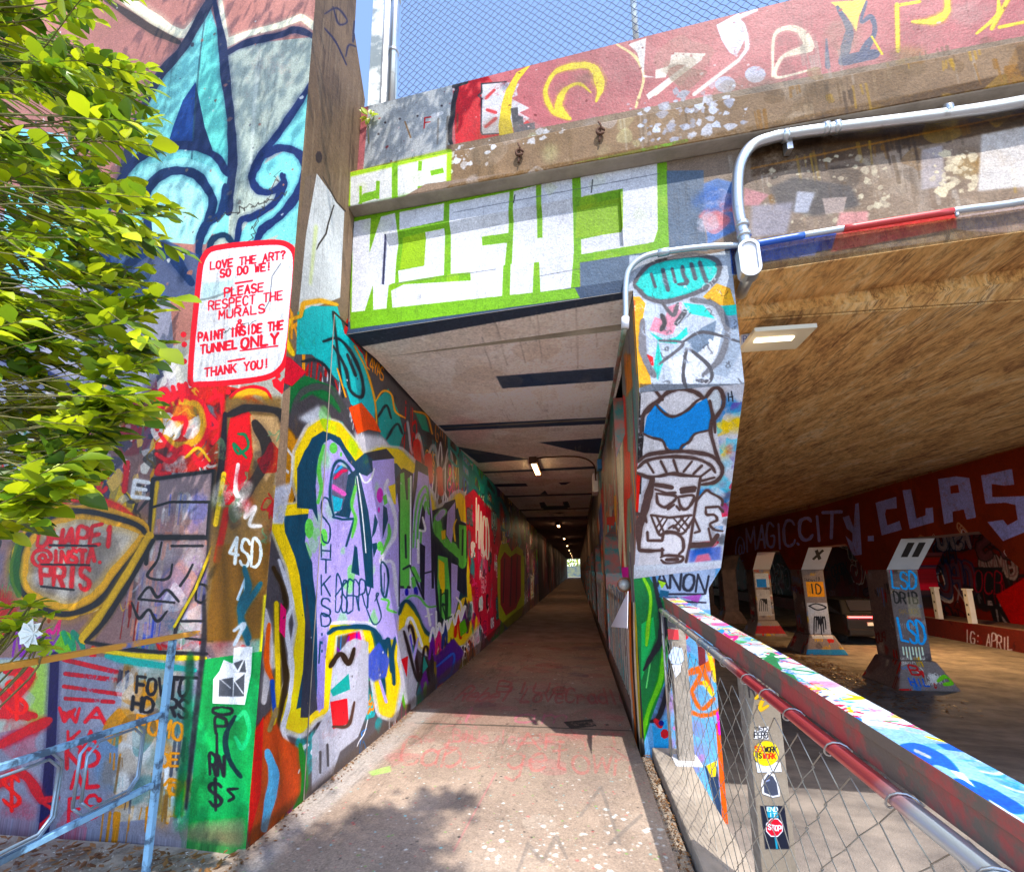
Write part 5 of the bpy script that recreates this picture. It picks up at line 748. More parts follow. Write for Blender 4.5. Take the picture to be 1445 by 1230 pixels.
def pmat(cv, rough=.62, bump=.35, gain=1.0, dirt=1.0, sat=1.28):
    im = cv.save(dirt); m = nmat(cv.name, rough=rough); n = m.node_tree; b = n.nodes['Principled BSDF']
    t = n.nodes.new('ShaderNodeTexImage'); t.image = im; t.extension = 'EXTEND'
    h = n.nodes.new('ShaderNodeHueSaturation'); h.inputs['Saturation'].default_value = sat; b.inputs['Specular IOR Level'].default_value = .22 if rough > .46 else .4; h.inputs['Value'].default_value = gain
    n.links.new(t.outputs[0], h.inputs['Color']); n.links.new(h.outputs[0], b.inputs['Base Color'])
    tc = [x for x in n.nodes if x.type == 'TEX_COORD'][0]
    n1 = n.nodes.new('ShaderNodeTexNoise'); n1.inputs['Scale'].default_value = 55; n1.inputs['Detail'].default_value = 5
    n2 = n.nodes.new('ShaderNodeTexNoise'); n2.inputs['Scale'].default_value = 5; n2.inputs['Detail'].default_value = 8
    n.links.new(tc.outputs['Object'], n1.inputs[0]); n.links.new(tc.outputs['Object'], n2.inputs[0])
    bw = n.nodes.new('ShaderNodeRGBToBW'); n.links.new(t.outputs[0], bw.inputs[0])
    a1 = n.nodes.new('ShaderNodeMath'); a1.operation = 'MULTIPLY_ADD'; a1.inputs[1].default_value = .35; n.links.new(n1.outputs[0], a1.inputs[0]); n.links.new(n2.outputs[0], a1.inputs[2])
    a2 = n.nodes.new('ShaderNodeMath'); a2.operation = 'MULTIPLY_ADD'; a2.inputs[1].default_value = .10; n.links.new(bw.outputs[0], a2.inputs[0]); n.links.new(a1.outputs[0], a2.inputs[2])
    bp = n.nodes.new('ShaderNodeBump'); bp.inputs['Strength'].default_value = bump; bp.inputs['Distance'].default_value = .02
    n.links.new(a2.outputs[0], bp.inputs['Height']); n.links.new(bp.outputs[0], b.inputs['Normal'])
    return m
GA = .86
mF = pmat(cF, .55, gain=.92, sat=1.25); mW0 = pmat(cW0, .6, gain=.8); mW1 = pmat(cW1, .42, .5, gain=1.2); mW2 = pmat(cW2, .45, gain=1.35); mW3 = pmat(cW3, .6)
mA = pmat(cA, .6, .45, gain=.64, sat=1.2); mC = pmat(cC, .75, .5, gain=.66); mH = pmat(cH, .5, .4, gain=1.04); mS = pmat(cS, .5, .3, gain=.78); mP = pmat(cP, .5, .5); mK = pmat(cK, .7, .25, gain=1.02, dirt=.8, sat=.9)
mG = pmat(cG, .8, .45, gain=.80, sat=.85); mM = pmat(cM, .7, .4, gain=1.25); mR = pmat(cR, .85, .2, gain=.58); mT = pmat(cT, .6, .15, gain=.85, dirt=.4)
mCol = [pmat(c, .6, gain=1.15) for c in cCol]; mX_ = pmat(cX, gain=1.2); mL_ = pmat(cL); mB_ = pmat(cB, gain=1.3)
CVM = {}
for c, m in ((cF, mF), (cW0, mW0), (cW1, mW1), (cW2, mW2), (cW3, mW3), (cA, mA), (cC, mC), (cH, mH), (cS, mS), (cP, mP), (cK, mK), (cG, mG), (cM, mM), (cR, mR), (cT, mT), (cX, mX_), (cL, mL_), (cB, mB_)): CVM[m.name] = c
for c, m in zip(cCol, mCol): CVM[m.name] = c
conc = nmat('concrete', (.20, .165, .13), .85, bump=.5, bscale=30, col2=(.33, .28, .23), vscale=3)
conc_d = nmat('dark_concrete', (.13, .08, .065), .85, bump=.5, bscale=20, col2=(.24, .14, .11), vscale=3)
galv = nmat('galvanised_steel', (.30, .29, .28), .32, .85, bump=.1, bscale=60, rp=(.3, .42), col2=(.50, .52, .54), vscale=9)
wire = nmat('wire', (.36, .33, .28), .45, .7)
wire_d = nmat('fence_wire', (.03, .05, .13), .6, 0)
rust = nmat('rust', (.10, .045, .025), .9, .2, bump=.5, bscale=120)
wood = nmat('weathered_wood', (.26, .22, .18), .85, bump=.5, bscale=80, var=.25, vscale=15)
black = nmat('black', (.015, .015, .018), .6)
redpaint = nmat('red_paint', (.45, .03, .03), .4)
bluep = nmat('blue_paint', (.05, .10, .16), .5, bump=.3, bscale=60, col2=(.20, .42, .62), vscale=9, rp=(.42, .5))
orangep = nmat('orange_paint', (.60, .27, .035), .5, bump=.3, bscale=60, col2=(.08, .14, .36), vscale=3, rp=(.56, .62))
mott = nmat('mottled_paint', (.05, .22, .22), .5, bump=.4, bscale=30, col2=(.42, .12, .10), vscale=5, rp=(.4, .58))
barkm = nmat('bark', (.10, .085, .03), .9, bump=.6, bscale=60, col2=(.17, .15, .05), vscale=12)
paperm = nmat('paper', (.72, .70, .78), .7)
whitep = nmat('white_housing', (.62, .62, .66), .5, var=.05)

def leafmat(name, c1, c2):
    m = bpy.data.materials.new(name); m.use_nodes = True; n = m.node_tree; n.nodes.clear()
    o = n.nodes.new('ShaderNodeOutputMaterial'); d = n.nodes.new('ShaderNodeBsdfPrincipled'); t = n.nodes.new('ShaderNodeBsdfTranslucent'); mx = n.nodes.new('ShaderNodeMixShader')
    g = n.nodes.new('ShaderNodeObjectInfo'); r = n.nodes.new('ShaderNodeValToRGB'); r.color_ramp.elements[0].color = (*c1, 1); r.color_ramp.elements[1].color = (*c2, 1)
    geo = n.nodes.new('ShaderNodeNewGeometry'); ad = n.nodes.new('ShaderNodeMath'); ad.operation = 'ADD'; fr = n.nodes.new('ShaderNodeMath'); fr.operation = 'FRACT'
    n.links.new(g.outputs['Random'], ad.inputs[0]); n.links.new(geo.outputs['Random Per Island'], ad.inputs[1]); n.links.new(ad.outputs[0], fr.inputs[0]); n.links.new(fr.outputs[0], r.inputs[0])
    n.links.new(r.outputs[0], d.inputs['Base Color']); n.links.new(r.outputs[0], t.inputs['Color']); d.inputs['Roughness'].default_value = .38
    mx.inputs[0].default_value = .42; n.links.new(d.outputs[0], mx.inputs[1]); n.links.new(t.outputs[0], mx.inputs[2]); n.links.new(mx.outputs[0], o.inputs[0]); return m
leafm = leafmat('leaf_green', (.09, .21, .01), (.60, .66, .012)); leafd = leafmat('leaf_dark', (.025, .07, .008), (.10, .17, .015)); dryleaf = leafmat('dry_leaf', (.12, .05, .02), (.35, .17, .06))

# ================================================================== mesh helpers
COL = scn.collection
def tag(o, label=None, cat=None, group=None, kind=None):
    if label: o['label'] = label
    if cat: o['category'] = cat
    if group: o['group'] = group
    if kind: o['kind'] = kind
    return o
def mesh(name, V, Fc, mats, fm=None, parent=None, smooth=False):
    me = bpy.data.meshes.new(name); me.from_pydata([tuple(v) for v in V], [], Fc)
    for m in mats: me.materials.append(m)
    if fm is not None: me.polygons.foreach_set('material_index', np.array(fm, dtype=np.int32))
    if any(m.name in CVM for m in mats):
        uvl = me.uv_layers.new(name='UV')
        for p in me.polygons:
            cv = CVM.get(mats[p.material_index].name)
            if cv is None: continue
            for li in p.loop_indices: uvl.data[li].uv = cv.uv(V[me.loops[li].vertex_index])
    if smooth: me.polygons.foreach_set('use_smooth', [True]*len(me.polygons))
    me.update()
    o = bpy.data.objects.new(name, me); COL.objects.link(o)
    if parent: o.parent = parent
    return o
HEX = [(0, 4, 7, 3), (1, 2, 6, 5), (0, 1, 5, 4), (3, 7, 6, 2), (0, 3, 2, 1), (4, 5, 6, 7)]   # left right front back bottom top
FK = dict(left=0, right=1, front=2, back=3, bottom=4, top=5)
def hexa(name, P, mats=None, faces=None, parent=None, base=None, bevel=0):
    """P: bottom 4 (x0y0, x1y0, x1y1, x0y1) then top 4; faces = {'front': material}"""
    base = base or conc; ml = [base]; fm = [0]*6
    for k, m in (faces or {}).items():
        if m not in ml: ml.append(m)
        fm[FK[k]] = ml.index(m)
    o = mesh(name, P, HEX, ml, fm, parent)
    if bevel:
        b = o.modifiers.new('bevel', 'BEVEL'); b.width = bevel; b.segments = 2
    return o
def box(name, x0, x1, y0, y1, z0, z1, base=None, faces=None, parent=None, bevel=0):
    return hexa(name, [(x0, y0, z0), (x1, y0, z0), (x1, y1, z0), (x0, y1, z0), (x0, y0, z1), (x1, y0, z1), (x1, y1, z1), (x0, y1, z1)], faces=faces, parent=parent, base=base, bevel=bevel)
def fp(u, n, z): return tuple(FO+U*u+N*n+ZV*z)
def fbox(name, u0, u1, n0, n1, z0, z1, base=None, faces=None, parent=None, bevel=0, zr=0):
    return hexa(name, [fp(u0, n0, z0), fp(u1, n0, z0), fp(u1, n1, z0), fp(u0, n1, z0), fp(u0, n0, z1), fp(u1, n0, z1+zr), fp(u1, n1, z1+zr), fp(u0, n1, z1)], faces=faces, parent=parent, base=base, bevel=bevel)
def empty(name, loc): 
    e = bpy.data.objects.new(name, None); e.location = loc; e.empty_display_size = .1; COL.objects.link(e); return e
def adopt(root, *objs):
    bpy.context.view_layer.update()
    for o in objs: o.parent = root; o.matrix_parent_inverse = Matrix.Translation(root.location).inverted()
class Geo:
    def __init__(s): s.V = []; s.F = []; s.M = []
    def add(s, V, Fc, m=0):
        k = len(s.V); s.V += [tuple(v) for v in V]; s.F += [tuple(i+k for i in f) for f in Fc]; s.M += [m]*len(Fc)
    def bx(s, x0, x1, y0, y1, z0, z1, m=0): s.add([(x0, y0, z0), (x1, y0, z0), (x1, y1, z0), (x0, y1, z0), (x0, y0, z1), (x1, y0, z1), (x1, y1, z1), (x0, y1, z1)], HEX, m)
    def tube(s, P, r, n=8, m=0, caps=True):
        P = [Vector(p) for p in P]; rs = r if hasattr(r, '__len__') else [r]*len(P); V = []; up = None
        for i, p in enumerate(P):
            d = (P[min(i+1, len(P)-1)]-P[max(i-1, 0)]).normalized()
            if up is None: up = d.orthogonal().normalized()
            up = (up-d*up.dot(d))
            if up.length < 1e-6: up = d.orthogonal()
            up.normalize(); sd_ = d.cross(up)
            for k in range(n):
                t = 2*math.pi*k/n; V.append(p+(up*math.cos(t)+sd_*math.sin(t))*rs[i])
        Fc = [(i*n+k, i*n+(k+1) % n, (i+1)*n+(k+1) % n, (i+1)*n+k) for i in range(len(P)-1) for k in range(n)]
        if caps: Fc += [tuple(range(n))[::-1], tuple((len(P)-1)*n+k for k in range(n))]
        s.add(V, Fc, m)
    def make(s, name, mats, parent=None, smooth=True): return mesh(name, s.V, s.F, mats, s.M, parent, smooth)
def arc(pts, n=8):
    return [Vector(p) for p in catmull(np.array(pts), False, n)]
def tube(name, P, r, m, parent=None, n=10):
    g = Geo(); g.tube(P, r, n); return g.make(name, [m], parent)

# ================================================================== the setting
nt_ = nmat('asphalt', (.10, .085, .078), .9, bump=1.0, bscale=90, col2=(.26, .22, .19), vscale=1.6)
dirtm = nmat('dirt_floor', (.16, .12, .09), .95, bump=.8, bscale=40, col2=(.34, .29, .23), vscale=5)
road_pts = [(-12, -.35), (1.5, -.42), (4.5, -.50), (6.5, -.72), (9, -1.12), (11, -1.28), (13, ZR), (100, ZR)]
g = Geo()
for i in range(len(road_pts)-1):
    (y0, z0), (y1, z1) = road_pts[i], road_pts[i+1]
    g.add([(.86, y0, z0), (40, y0, z0), (40, y1, z1), (.86, y1, z1)], [(0, 1, 2, 3)])
tag(g.make('road', [nt_], smooth=False), kind='structure')
mesh('ground', [(-40, -30, -.03), (.45, -30, -.03), (.45, 2.9, -.03), (-40, 2.9, -.03)], [(0, 1, 2, 3)], [dirtm])['kind'] = 'structure'
mesh('distant_ground', [(-60, -60, -1.6), (60, -60, -1.6), (60, 140, -1.6), (-60, 140, -1.6)], [(0, 1, 2, 3)], [dirtm])['kind'] = 'structure'
box('walkway', XW-.05, .47, -6, 11, -.5, 0, base=conc, faces={'top': mG})['kind'] = 'structure'
wf = nmat('far_walkway_concrete', (.18, .10, .085), .8, bump=.4, bscale=25, col2=(.34, .22, .18), vscale=2)
box('walkway', XW-.05, .47, 11.002, 100, -.5, -.002, base=wf)['kind'] = 'structure'

# abutment with the mural, profile extruded along the front wall
prof = [(0, 0), (.59, 0), (.59, 3.68), (.83, 3.69), (.83, 4.95), (.86, 5.02), (.92, 6.15), (.64, 6.6), (.62, 8), (0, 8)]
g = Geo(); V = []
for uu in (0, -5.5):
    for n_, z in prof: V.append(E1+U*uu+np.array([0, n_, 0])+ZV*(z-.3 if z == 0 else z))
n8 = len(prof); Fc = [tuple(range(n8))]+[tuple(range(2*n8-1, n8-1, -1))]+[(i, i+n8, (i+1) % n8+n8, (i+1) % n8) for i in range(n8)]
ab = mesh('abutment_wall', V, Fc, [conc, mF, mW0], [2, 0]+[1 if i == n8-1 else 0 for i in range(n8)])
tag(ab, 'tall mural covered concrete wall with the red bordered notice behind the green shrub', 'wall')
lw = empty('tunnel_wall', (XW, 3.47, 0)); tag(lw, 'long left wall of the walkway covered in lilac and yellow graffiti', 'wall')
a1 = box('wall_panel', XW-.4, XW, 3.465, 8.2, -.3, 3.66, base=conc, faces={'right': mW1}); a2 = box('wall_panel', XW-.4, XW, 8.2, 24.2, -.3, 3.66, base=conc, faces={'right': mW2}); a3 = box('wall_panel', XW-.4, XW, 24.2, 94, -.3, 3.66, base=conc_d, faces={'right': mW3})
adopt(lw, a1, a2, a3)
# girder face
ov = empty('overpass', tuple(FO+ZV*3.6)); tag(ov, 'concrete railway overpass with cornice, parapet and green lettered beam face', 'bridge')
q1, q2 = fp(0, 0, 0), None
def face_uv(px, py): q = onpl((px, py), FO, N)[0]-FO; return float(q@U), float(q[2])
ra, rb = face_uv(542, 331), face_uv(880, 347)
rt0, rt1 = face_uv(542, 331)[1], face_uv(878, 266)[1]; rb0, rb1 = face_uv(540, 402)[1], rb[1]
u0, u1 = ra[0], rb[0]; UE = 8.4
zb0, zb1 = 3.60, 3.74
def fz(u): return zb0+(zb1-zb0)*u/5.2
RC = .045
V = [fp(0, 0, fz(0)), fp(u0, 0, fz(u0)), fp(u1, 0, fz(u1)), fp(UE, 0, fz(UE)), fp(0, 0, 5.0), fp(u0, 0, 5.0), fp(u1, 0, 5.0), fp(UE, 0, 5.0),
     fp(u0, 0, rb0), fp(u1, 0, rb1), fp(u1, 0, rt1), fp(u0, 0, rt0), fp(u0+.03, RC, rb0+.03), fp(u1-.01, RC, rb1+.03), fp(u1-.01, RC, rt1-.09), fp(u0+.03, RC, rt0-.09),
     fp(0, .5, fz(0)), fp(UE, .5, fz(UE)), fp(0, .5, 5.0), fp(UE, .5, 5.0)]
Fc = [(0, 1, 8, 11, 5, 4), (2, 3, 7, 6, 10, 9), (1, 2, 9, 8), (11, 10, 6, 5), (8, 9, 13, 12), (9, 10, 14, 13), (10, 11, 15, 14), (11, 8, 12, 15), (12, 13, 14, 15), (0, 16, 17, 3, 2, 1), (3, 17, 19, 7), (16, 0, 4, 18), (4, 5, 6, 7, 19, 18), (17, 16, 18, 19)]
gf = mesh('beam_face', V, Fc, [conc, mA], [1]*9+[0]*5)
cz = lambda z, zr=0: z
co = hexa('cornice', [fp(0, -.12, 4.775), fp(UE, -.12, 4.76), fp(UE, -.002, 4.74), fp(0, -.002, 4.755), fp(0, -.12, 5.145), fp(UE, -.12, 5.07), fp(UE, .3, 5.09), fp(0, .3, 5.16)], faces={'front': mC}, base=conc, bevel=.012)
mo = None
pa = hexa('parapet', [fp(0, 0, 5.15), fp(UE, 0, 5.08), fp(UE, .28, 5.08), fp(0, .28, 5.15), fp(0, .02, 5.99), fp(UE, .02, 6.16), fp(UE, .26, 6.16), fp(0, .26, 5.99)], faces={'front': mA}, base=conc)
brown_ceil = nmat('brown_soffit', (.28, .17, .085), .8)
bn = brown_ceil.node_tree; bb_ = bn.nodes['Principled BSDF']; tcn = [x for x in bn.nodes if x.type == 'TEX_COORD'][0]
mp = bn.nodes.new('ShaderNodeMapping'); mp.inputs['Scale'].default_value = (3.2, .75, 2); mp.inputs['Rotation'].default_value = (0, 0, .12); bn.links.new(tcn.outputs['Object'], mp.inputs[0])
z1 = bn.nodes.new('ShaderNodeTexNoise'); z1.inputs['Scale'].default_value = 1.6; z1.inputs['Detail'].default_value = 10; z1.inputs['Roughness'].default_value = .7; z1.inputs['Distortion'].default_value = .6; bn.links.new(mp.outputs[0], z1.inputs[0])
z2 = bn.nodes.new('ShaderNodeTexNoise'); z2.inputs['Scale'].default_value = 11; z2.inputs['Detail'].default_value = 8; z2.inputs['Roughness'].default_value = .75; bn.links.new(mp.outputs[0], z2.inputs[0])
av = bn.nodes.new('ShaderNodeMath'); av.operation = 'MULTIPLY_ADD'; av.inputs[1].default_value = .6; bn.links.new(z2.outputs[0], av.inputs[0]); bn.links.new(z1.outputs[0], av.inputs[2])
rp = bn.nodes.new('ShaderNodeValToRGB'); rp.color_ramp.elements[0].position = .62; rp.color_ramp.elements[0].color = (.34, .15, .045, 1); rp.color_ramp.elements[1].position = .98; rp.color_ramp.elements[1].color = (.94, .70, .38, 1)
e_ = rp.color_ramp.elements.new(.76); e_.color = (.76, .41, .13, 1)
e_ = rp.color_ramp.elements.new(.86); e_.color = (.90, .56, .21, 1)
hs_ = bn.nodes.new('ShaderNodeMixRGB'); hs_.blend_type = 'MULTIPLY'; hs_.inputs[0].default_value = .85
z3_ = bn.nodes.new('ShaderNodeTexNoise'); z3_.inputs['Scale'].default_value = 3.4; z3_.inputs['Detail'].default_value = 12; z3_.inputs['Roughness'].default_value = .8; z3_.inputs['Distortion'].default_value = 1.6; bn.links.new(mp.outputs[0], z3_.inputs[0])
r3_ = bn.nodes.new('ShaderNodeValToRGB'); r3_.color_ramp.elements[0].position = .36; r3_.color_ramp.elements[0].color = (.30, .18, .10, 1); r3_.color_ramp.elements[1].position = .52; r3_.color_ramp.elements[1].color = (1, 1, 1, 1); bn.links.new(z3_.outputs[0], r3_.inputs[0]); bn.links.new(r3_.outputs[0], hs_.inputs[2])
bn.links.new(av.outputs[0], rp.inputs[0]); bn.links.new(rp.outputs[0], hs_.inputs[1]); wn = bn.nodes.new('ShaderNodeTexNoise'); wn.inputs['Scale'].default_value = 1.5; wn.inputs['Detail'].default_value = 5; wn.inputs['Roughness'].default_value = .6; wv0 = bn.nodes.new('ShaderNodeMath'); wv0.operation = 'SUBTRACT'; wv0.inputs[1].default_value = .5; wv = bn.nodes.new('ShaderNodeMath'); wv.operation = 'ABSOLUTE'; bn.links.new(wn.outputs[0], wv0.inputs[0]); bn.links.new(wv0.outputs[0], wv.inputs[0]); mw = bn.nodes.new('ShaderNodeMapping'); mw.inputs['Scale'].default_value = (2.2, .13, 1); bn.links.new(tcn.outputs['Object'], mw.inputs[0]); bn.links.new(mw.outputs[0], wn.inputs[0]); rw_ = bn.nodes.new('ShaderNodeValToRGB'); rw_.color_ramp.elements[0].position = .001; rw_.color_ramp.elements[0].color = (.28, .16, .09, 1); rw_.color_ramp.elements[1].position = .008; rw_.color_ramp.elements[1].color = (1, 1, 1, 1); bn.links.new(wv.outputs[0], rw_.inputs[0]); h2_ = bn.nodes.new('ShaderNodeMixRGB'); h2_.blend_type = 'MULTIPLY'; h2_.inputs[0].default_value = .8; bn.links.new(hs_.outputs[0], h2_.inputs[1]); bn.links.new(rw_.outputs[0], h2_.inputs[2]); bn.links.new(hs_.outputs[0], bb_.inputs['Base Color'])
bn.links.new(h2_.outputs[0], bb_.inputs['Base Color'])
bp_ = bn.nodes.new('ShaderNodeBump'); bp_.inputs['Strength'].default_value = 1; bp_.inputs['Distance'].default_value = .05; bn.links.new(av.outputs[0], bp_.inputs['Height']); bn.links.new(bp_.outputs[0], bb_.inputs['Normal'])
adopt(ov, gf, co, pa)
# soffits: walkway tunnel and road tunnel as cast slabs with open joints
k0 = hexa('soffit_panel', [fp(0, .502, ZC), fp(2.45, .502, ZC), (.52, 6.5, ZC), (XW, 6.6, ZC), fp(0, .502, 4.0), fp(2.45, .502, 4.0), (.52, 6.5, 4.0), (XW, 6.6, 4.0)], faces={'bottom': mK}, base=conc, parent=None)
pans = [k0]; ys = [6.6, 9.9, 13.35, 16.7, 19.0]
for i in range(len(ys)-1): pans.append(box('soffit_panel', XW, .52, ys[i]+.012, ys[i+1], ZC+.004*(i % 2), 4.0, base=conc, faces={'bottom': mK}))
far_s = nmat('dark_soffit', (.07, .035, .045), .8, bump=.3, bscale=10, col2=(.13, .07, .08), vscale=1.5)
y = 19.0
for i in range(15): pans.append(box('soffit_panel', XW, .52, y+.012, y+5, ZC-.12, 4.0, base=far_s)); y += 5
pans.append(hexa('soffit_edge', [fp(0, .0, 3.597), fp(2.45, .0, fz(2.45)-.003), fp(2.45, .501, fz(2.45)-.003), fp(0, .501, 3.597), fp(0, .03, 3.9), fp(2.45, .03, 3.9), fp(2.45, .5, 3.9), fp(0, .5, 3.9)], faces={'bottom': mK}, base=conc))
ce = empty('walkway_ceiling', (0, 4, ZC)); ce['kind'] = 'structure'; adopt(ce, *pans)
rc = empty('road_ceiling', (4, 4, 3.55)); rc['kind'] = 'structure'
jy = [3.9, 10.55, 17.2, 24, 31, 60, 94]; rps = []
for i in range(len(jy)-1): rps.append(box('soffit_panel', 1.18, XG+.5, jy[i]+(.0 if i == 0 else .02), jy[i+1], 3.55+.012*(i % 2), 4.0, base=brown_ceil))
rps.append(hexa('soffit_edge', [fp(3.17, 0, fz(3.17)-.003), fp(UE, 0, fz(UE)-.003), fp(UE, .501, fz(UE)-.003), fp(3.17, .501, fz(3.17)-.003), fp(3.17, 0, 3.9), fp(UE, 0, 3.9), fp(UE, .501, 3.9), fp(3.17, .501, 3.9)], base=brown_ceil)); rps.append(hexa('soffit_edge', [fp(3.1, .502, 3.58), fp(UE, .502, 3.7), (UE-1.93+.2, 3.88, 3.56), (1.18, 3.88, 3.56), fp(3.1, .502, 3.9), fp(UE, .502, 3.9), (UE-1.93+.2, 3.88, 3.9), (1.18, 3.88, 3.9)], base=brown_ceil))
adopt(rc, *rps)
box('road_ceiling', XG+.5, 17.3, 3.2, 94, 3.5, 4.0, base=far_s)['kind'] = 'structure'
box('bridge_deck', -12, 40, 3.95, 94, 4.1, 5.4, base=conc)['kind'] = 'structure'

# row of piers between walkway and road
def oct_side(y0, y1): pass
pier0 = empty('concrete_pier', (.8, 4.65, 0)); tag(pier0, 'nearest pier, painted with a grey capped face under a turquoise bubble tag', 'pier', 'piers between the walkway and the road')
XR = 1.20
def yU(x, y0=4.66): return y0-.0843*(x-.4)
bl = mesh('beam_end', [(XP, yU(XP, 3.495), 2.83), (XR+.02, yU(XR, 3.495), 2.83), (XR+.02, 4.6, 2.83), (XP, 4.6, 2.83), (XP, yU(XP, 3.495), fz(2.43)), (XR+.02, yU(XR, 3.495), fz(3.15)), (XR+.02, 4.6, 3.9), (XP, 4.6, 3.9)], HEX, [conc, mA, mP], [2, 0, 1, 0, 0, 0])
hb = [tuple(np.array([XP, yU(XP, 3.495), 2.829])), (XR+.02, yU(XR, 3.495), 2.829)]
ys0, ys1 = yU(XP), yU(1.28)
hw = mesh('haunch', [hb[0], hb[1], (1.27, ys1, 1.55), (XP+.01, ys0, 1.46), (XP, 5.72, 1.46), (1.27, 5.72, 1.55), (XR+.02, 5.72, 2.829), (XP, 5.72, 2.829)],
          [(0, 3, 2, 1), (0, 7, 4, 3), (1, 2, 5, 6), (2, 3, 4, 5), (0, 1, 6, 7), (4, 7, 6, 5)], [conc, mH, mP], [1, 2, 0, 0, 0, 0])
sh = mesh('shaft', [(XP+.03, yU(XP), -.7), (1.15, yU(1.15), -.7), (1.15, yU(1.15), 1.37), (1.27, yU(1.27), 1.549), (XP+.01, yU(XP), 1.459), (XP+.03, 5.7, -.7), (1.15, 5.7, -.7), (1.15, 5.7, 1.37), (1.27, 5.7, 1.549), (XP+.01, 5.7, 1.459)], [(0, 1, 2, 3, 4), (9, 8, 7, 6, 5), (0, 4, 9, 5), (1, 6, 7, 2), (2, 7, 8, 3), (3, 8, 9, 4), (0, 5, 6, 1)], [conc, mS, mP], [1, 0, 2, 0, 0, 0, 0])
adopt(pier0, bl, hw, sh)
def pier_beam(name, x0, x1, y0, y1, ztop, mL, mats_side, parent=None): pass
yy = 5.70; SP = 4.7; WD = 1.05; k = 0
beam = []
piers = []
while yy < 92:
    y0, y1 = yy, yy+SP-WD      # opening between piers, chamfered top corners
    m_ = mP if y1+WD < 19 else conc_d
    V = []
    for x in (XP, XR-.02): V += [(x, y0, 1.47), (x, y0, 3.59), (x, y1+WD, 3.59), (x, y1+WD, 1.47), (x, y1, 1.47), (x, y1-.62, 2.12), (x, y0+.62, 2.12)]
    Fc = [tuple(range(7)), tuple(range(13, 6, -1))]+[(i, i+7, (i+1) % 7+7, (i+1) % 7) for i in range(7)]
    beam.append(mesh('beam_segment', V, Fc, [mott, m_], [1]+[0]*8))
    p = box('concrete_pier', XP+.02, XR-.04, y1, y1+WD, -1.3, 1.468, base=mott, faces={'left': m_}); piers.append(p)
    yy += SP; k += 1
bm_ = empty('pier_beam', (.8, 5.7, 1.5)); tag(bm_, 'long painted beam carried by the piers on the right of the walkway', 'beam'); adopt(bm_, *beam)
words = ['second', 'third', 'fourth', 'fifth', 'sixth', 'seventh']
for i, p in enumerate(piers):
    p['category'] = 'pier'; p['group'] = 'piers between the walkway and the road'
    p['label'] = (words[i]+' pier along the right side of the walkway, counted from the capped face pier') if i < 6 else 'one of the far piers lost in the dark end of the walkway'
# low wall and slatted screens in the openings
yy = 5.70; scr = []
for i in range(4):
    e = empty('slatted_screen', (XP+.1, yy, 0)); tag(e, ['paint streaked slatted screen in the first opening beyond the capped face pier', 'slatted screen in the second opening on the right of the walkway', 'slatted screen in the third opening on the right of the walkway', 'farthest visible slatted screen on the right of the walkway'][i], 'screen', 'screens between the piers'); objs = []
    objs.append(box('rail', XP+.06, XP+.12, yy+.01, yy+SP-WD-.01, 1.1, 1.18, base=wood)); objs.append(box('kerb', XP+.02, XP+.3, yy+.01, yy+SP-WD-.01, -.9, .12, base=conc_d))
    nS = 14 if i < 2 else 6
    for j in range(nS):
        y_ = yy+.06+j*(SP-WD-.2)/nS; objs.append(box('slat', XP+.03, XP+.058, y_, y_+.12, .13, 1.25+.03*(j % 3), base=wood, faces={'left': mP, 'front': wood}))
    adopt(e, *objs); yy += SP

# far girder and its columns
yy = COLY[0]-SP; WDC = .95; gseg = []
V = []
i = -1
while yy < 90:
    y0, y1 = yy+WDC, yy+SP
    last = y1 > 30
    V = []
    for x in (XG, XG+.72): V += [(x, y0-WDC, 1.46), (x, y0-WDC, 3.549), (x, y1, 3.549), (x, y1, 1.46), (x, y1-.74, 2.18), (x, y0+.74, 2.18), (x, y0, 1.46)]
    Fc = [tuple(range(7)), tuple(range(13, 6, -1))]+[(q, q+7, (q+1) % 7+7, (q+1) % 7) for q in range(7)]
    ch = len(gseg)
    fmm = [1]+[0]*8
    mats_ = [conc_d, mM if not last else conc_d]
    if 0 <= ch-0 < 4:
        mats_.append(whitep); fmm[2+3] = 2 if ch in (0, 1, 2) else 0
    if yy > COLY[0]-SP-1: gseg.append(mesh('girder_segment', V, Fc, mats_, fmm))
    yy += SP
fg = empty('road_girder', (XG, 13, 2.2)); tag(fg, 'red painted girder with big grey letters on the far side of the road lane', 'beam'); adopt(fg, *gseg)
wc = ['nearest road column, with blue LSD lettering and a wide stone foot', 'second road column, with an orange panel and a cross above it', 'third road column, with a small blue shape painted near the top', 'fourth and darkest road column beside the capped face pier']
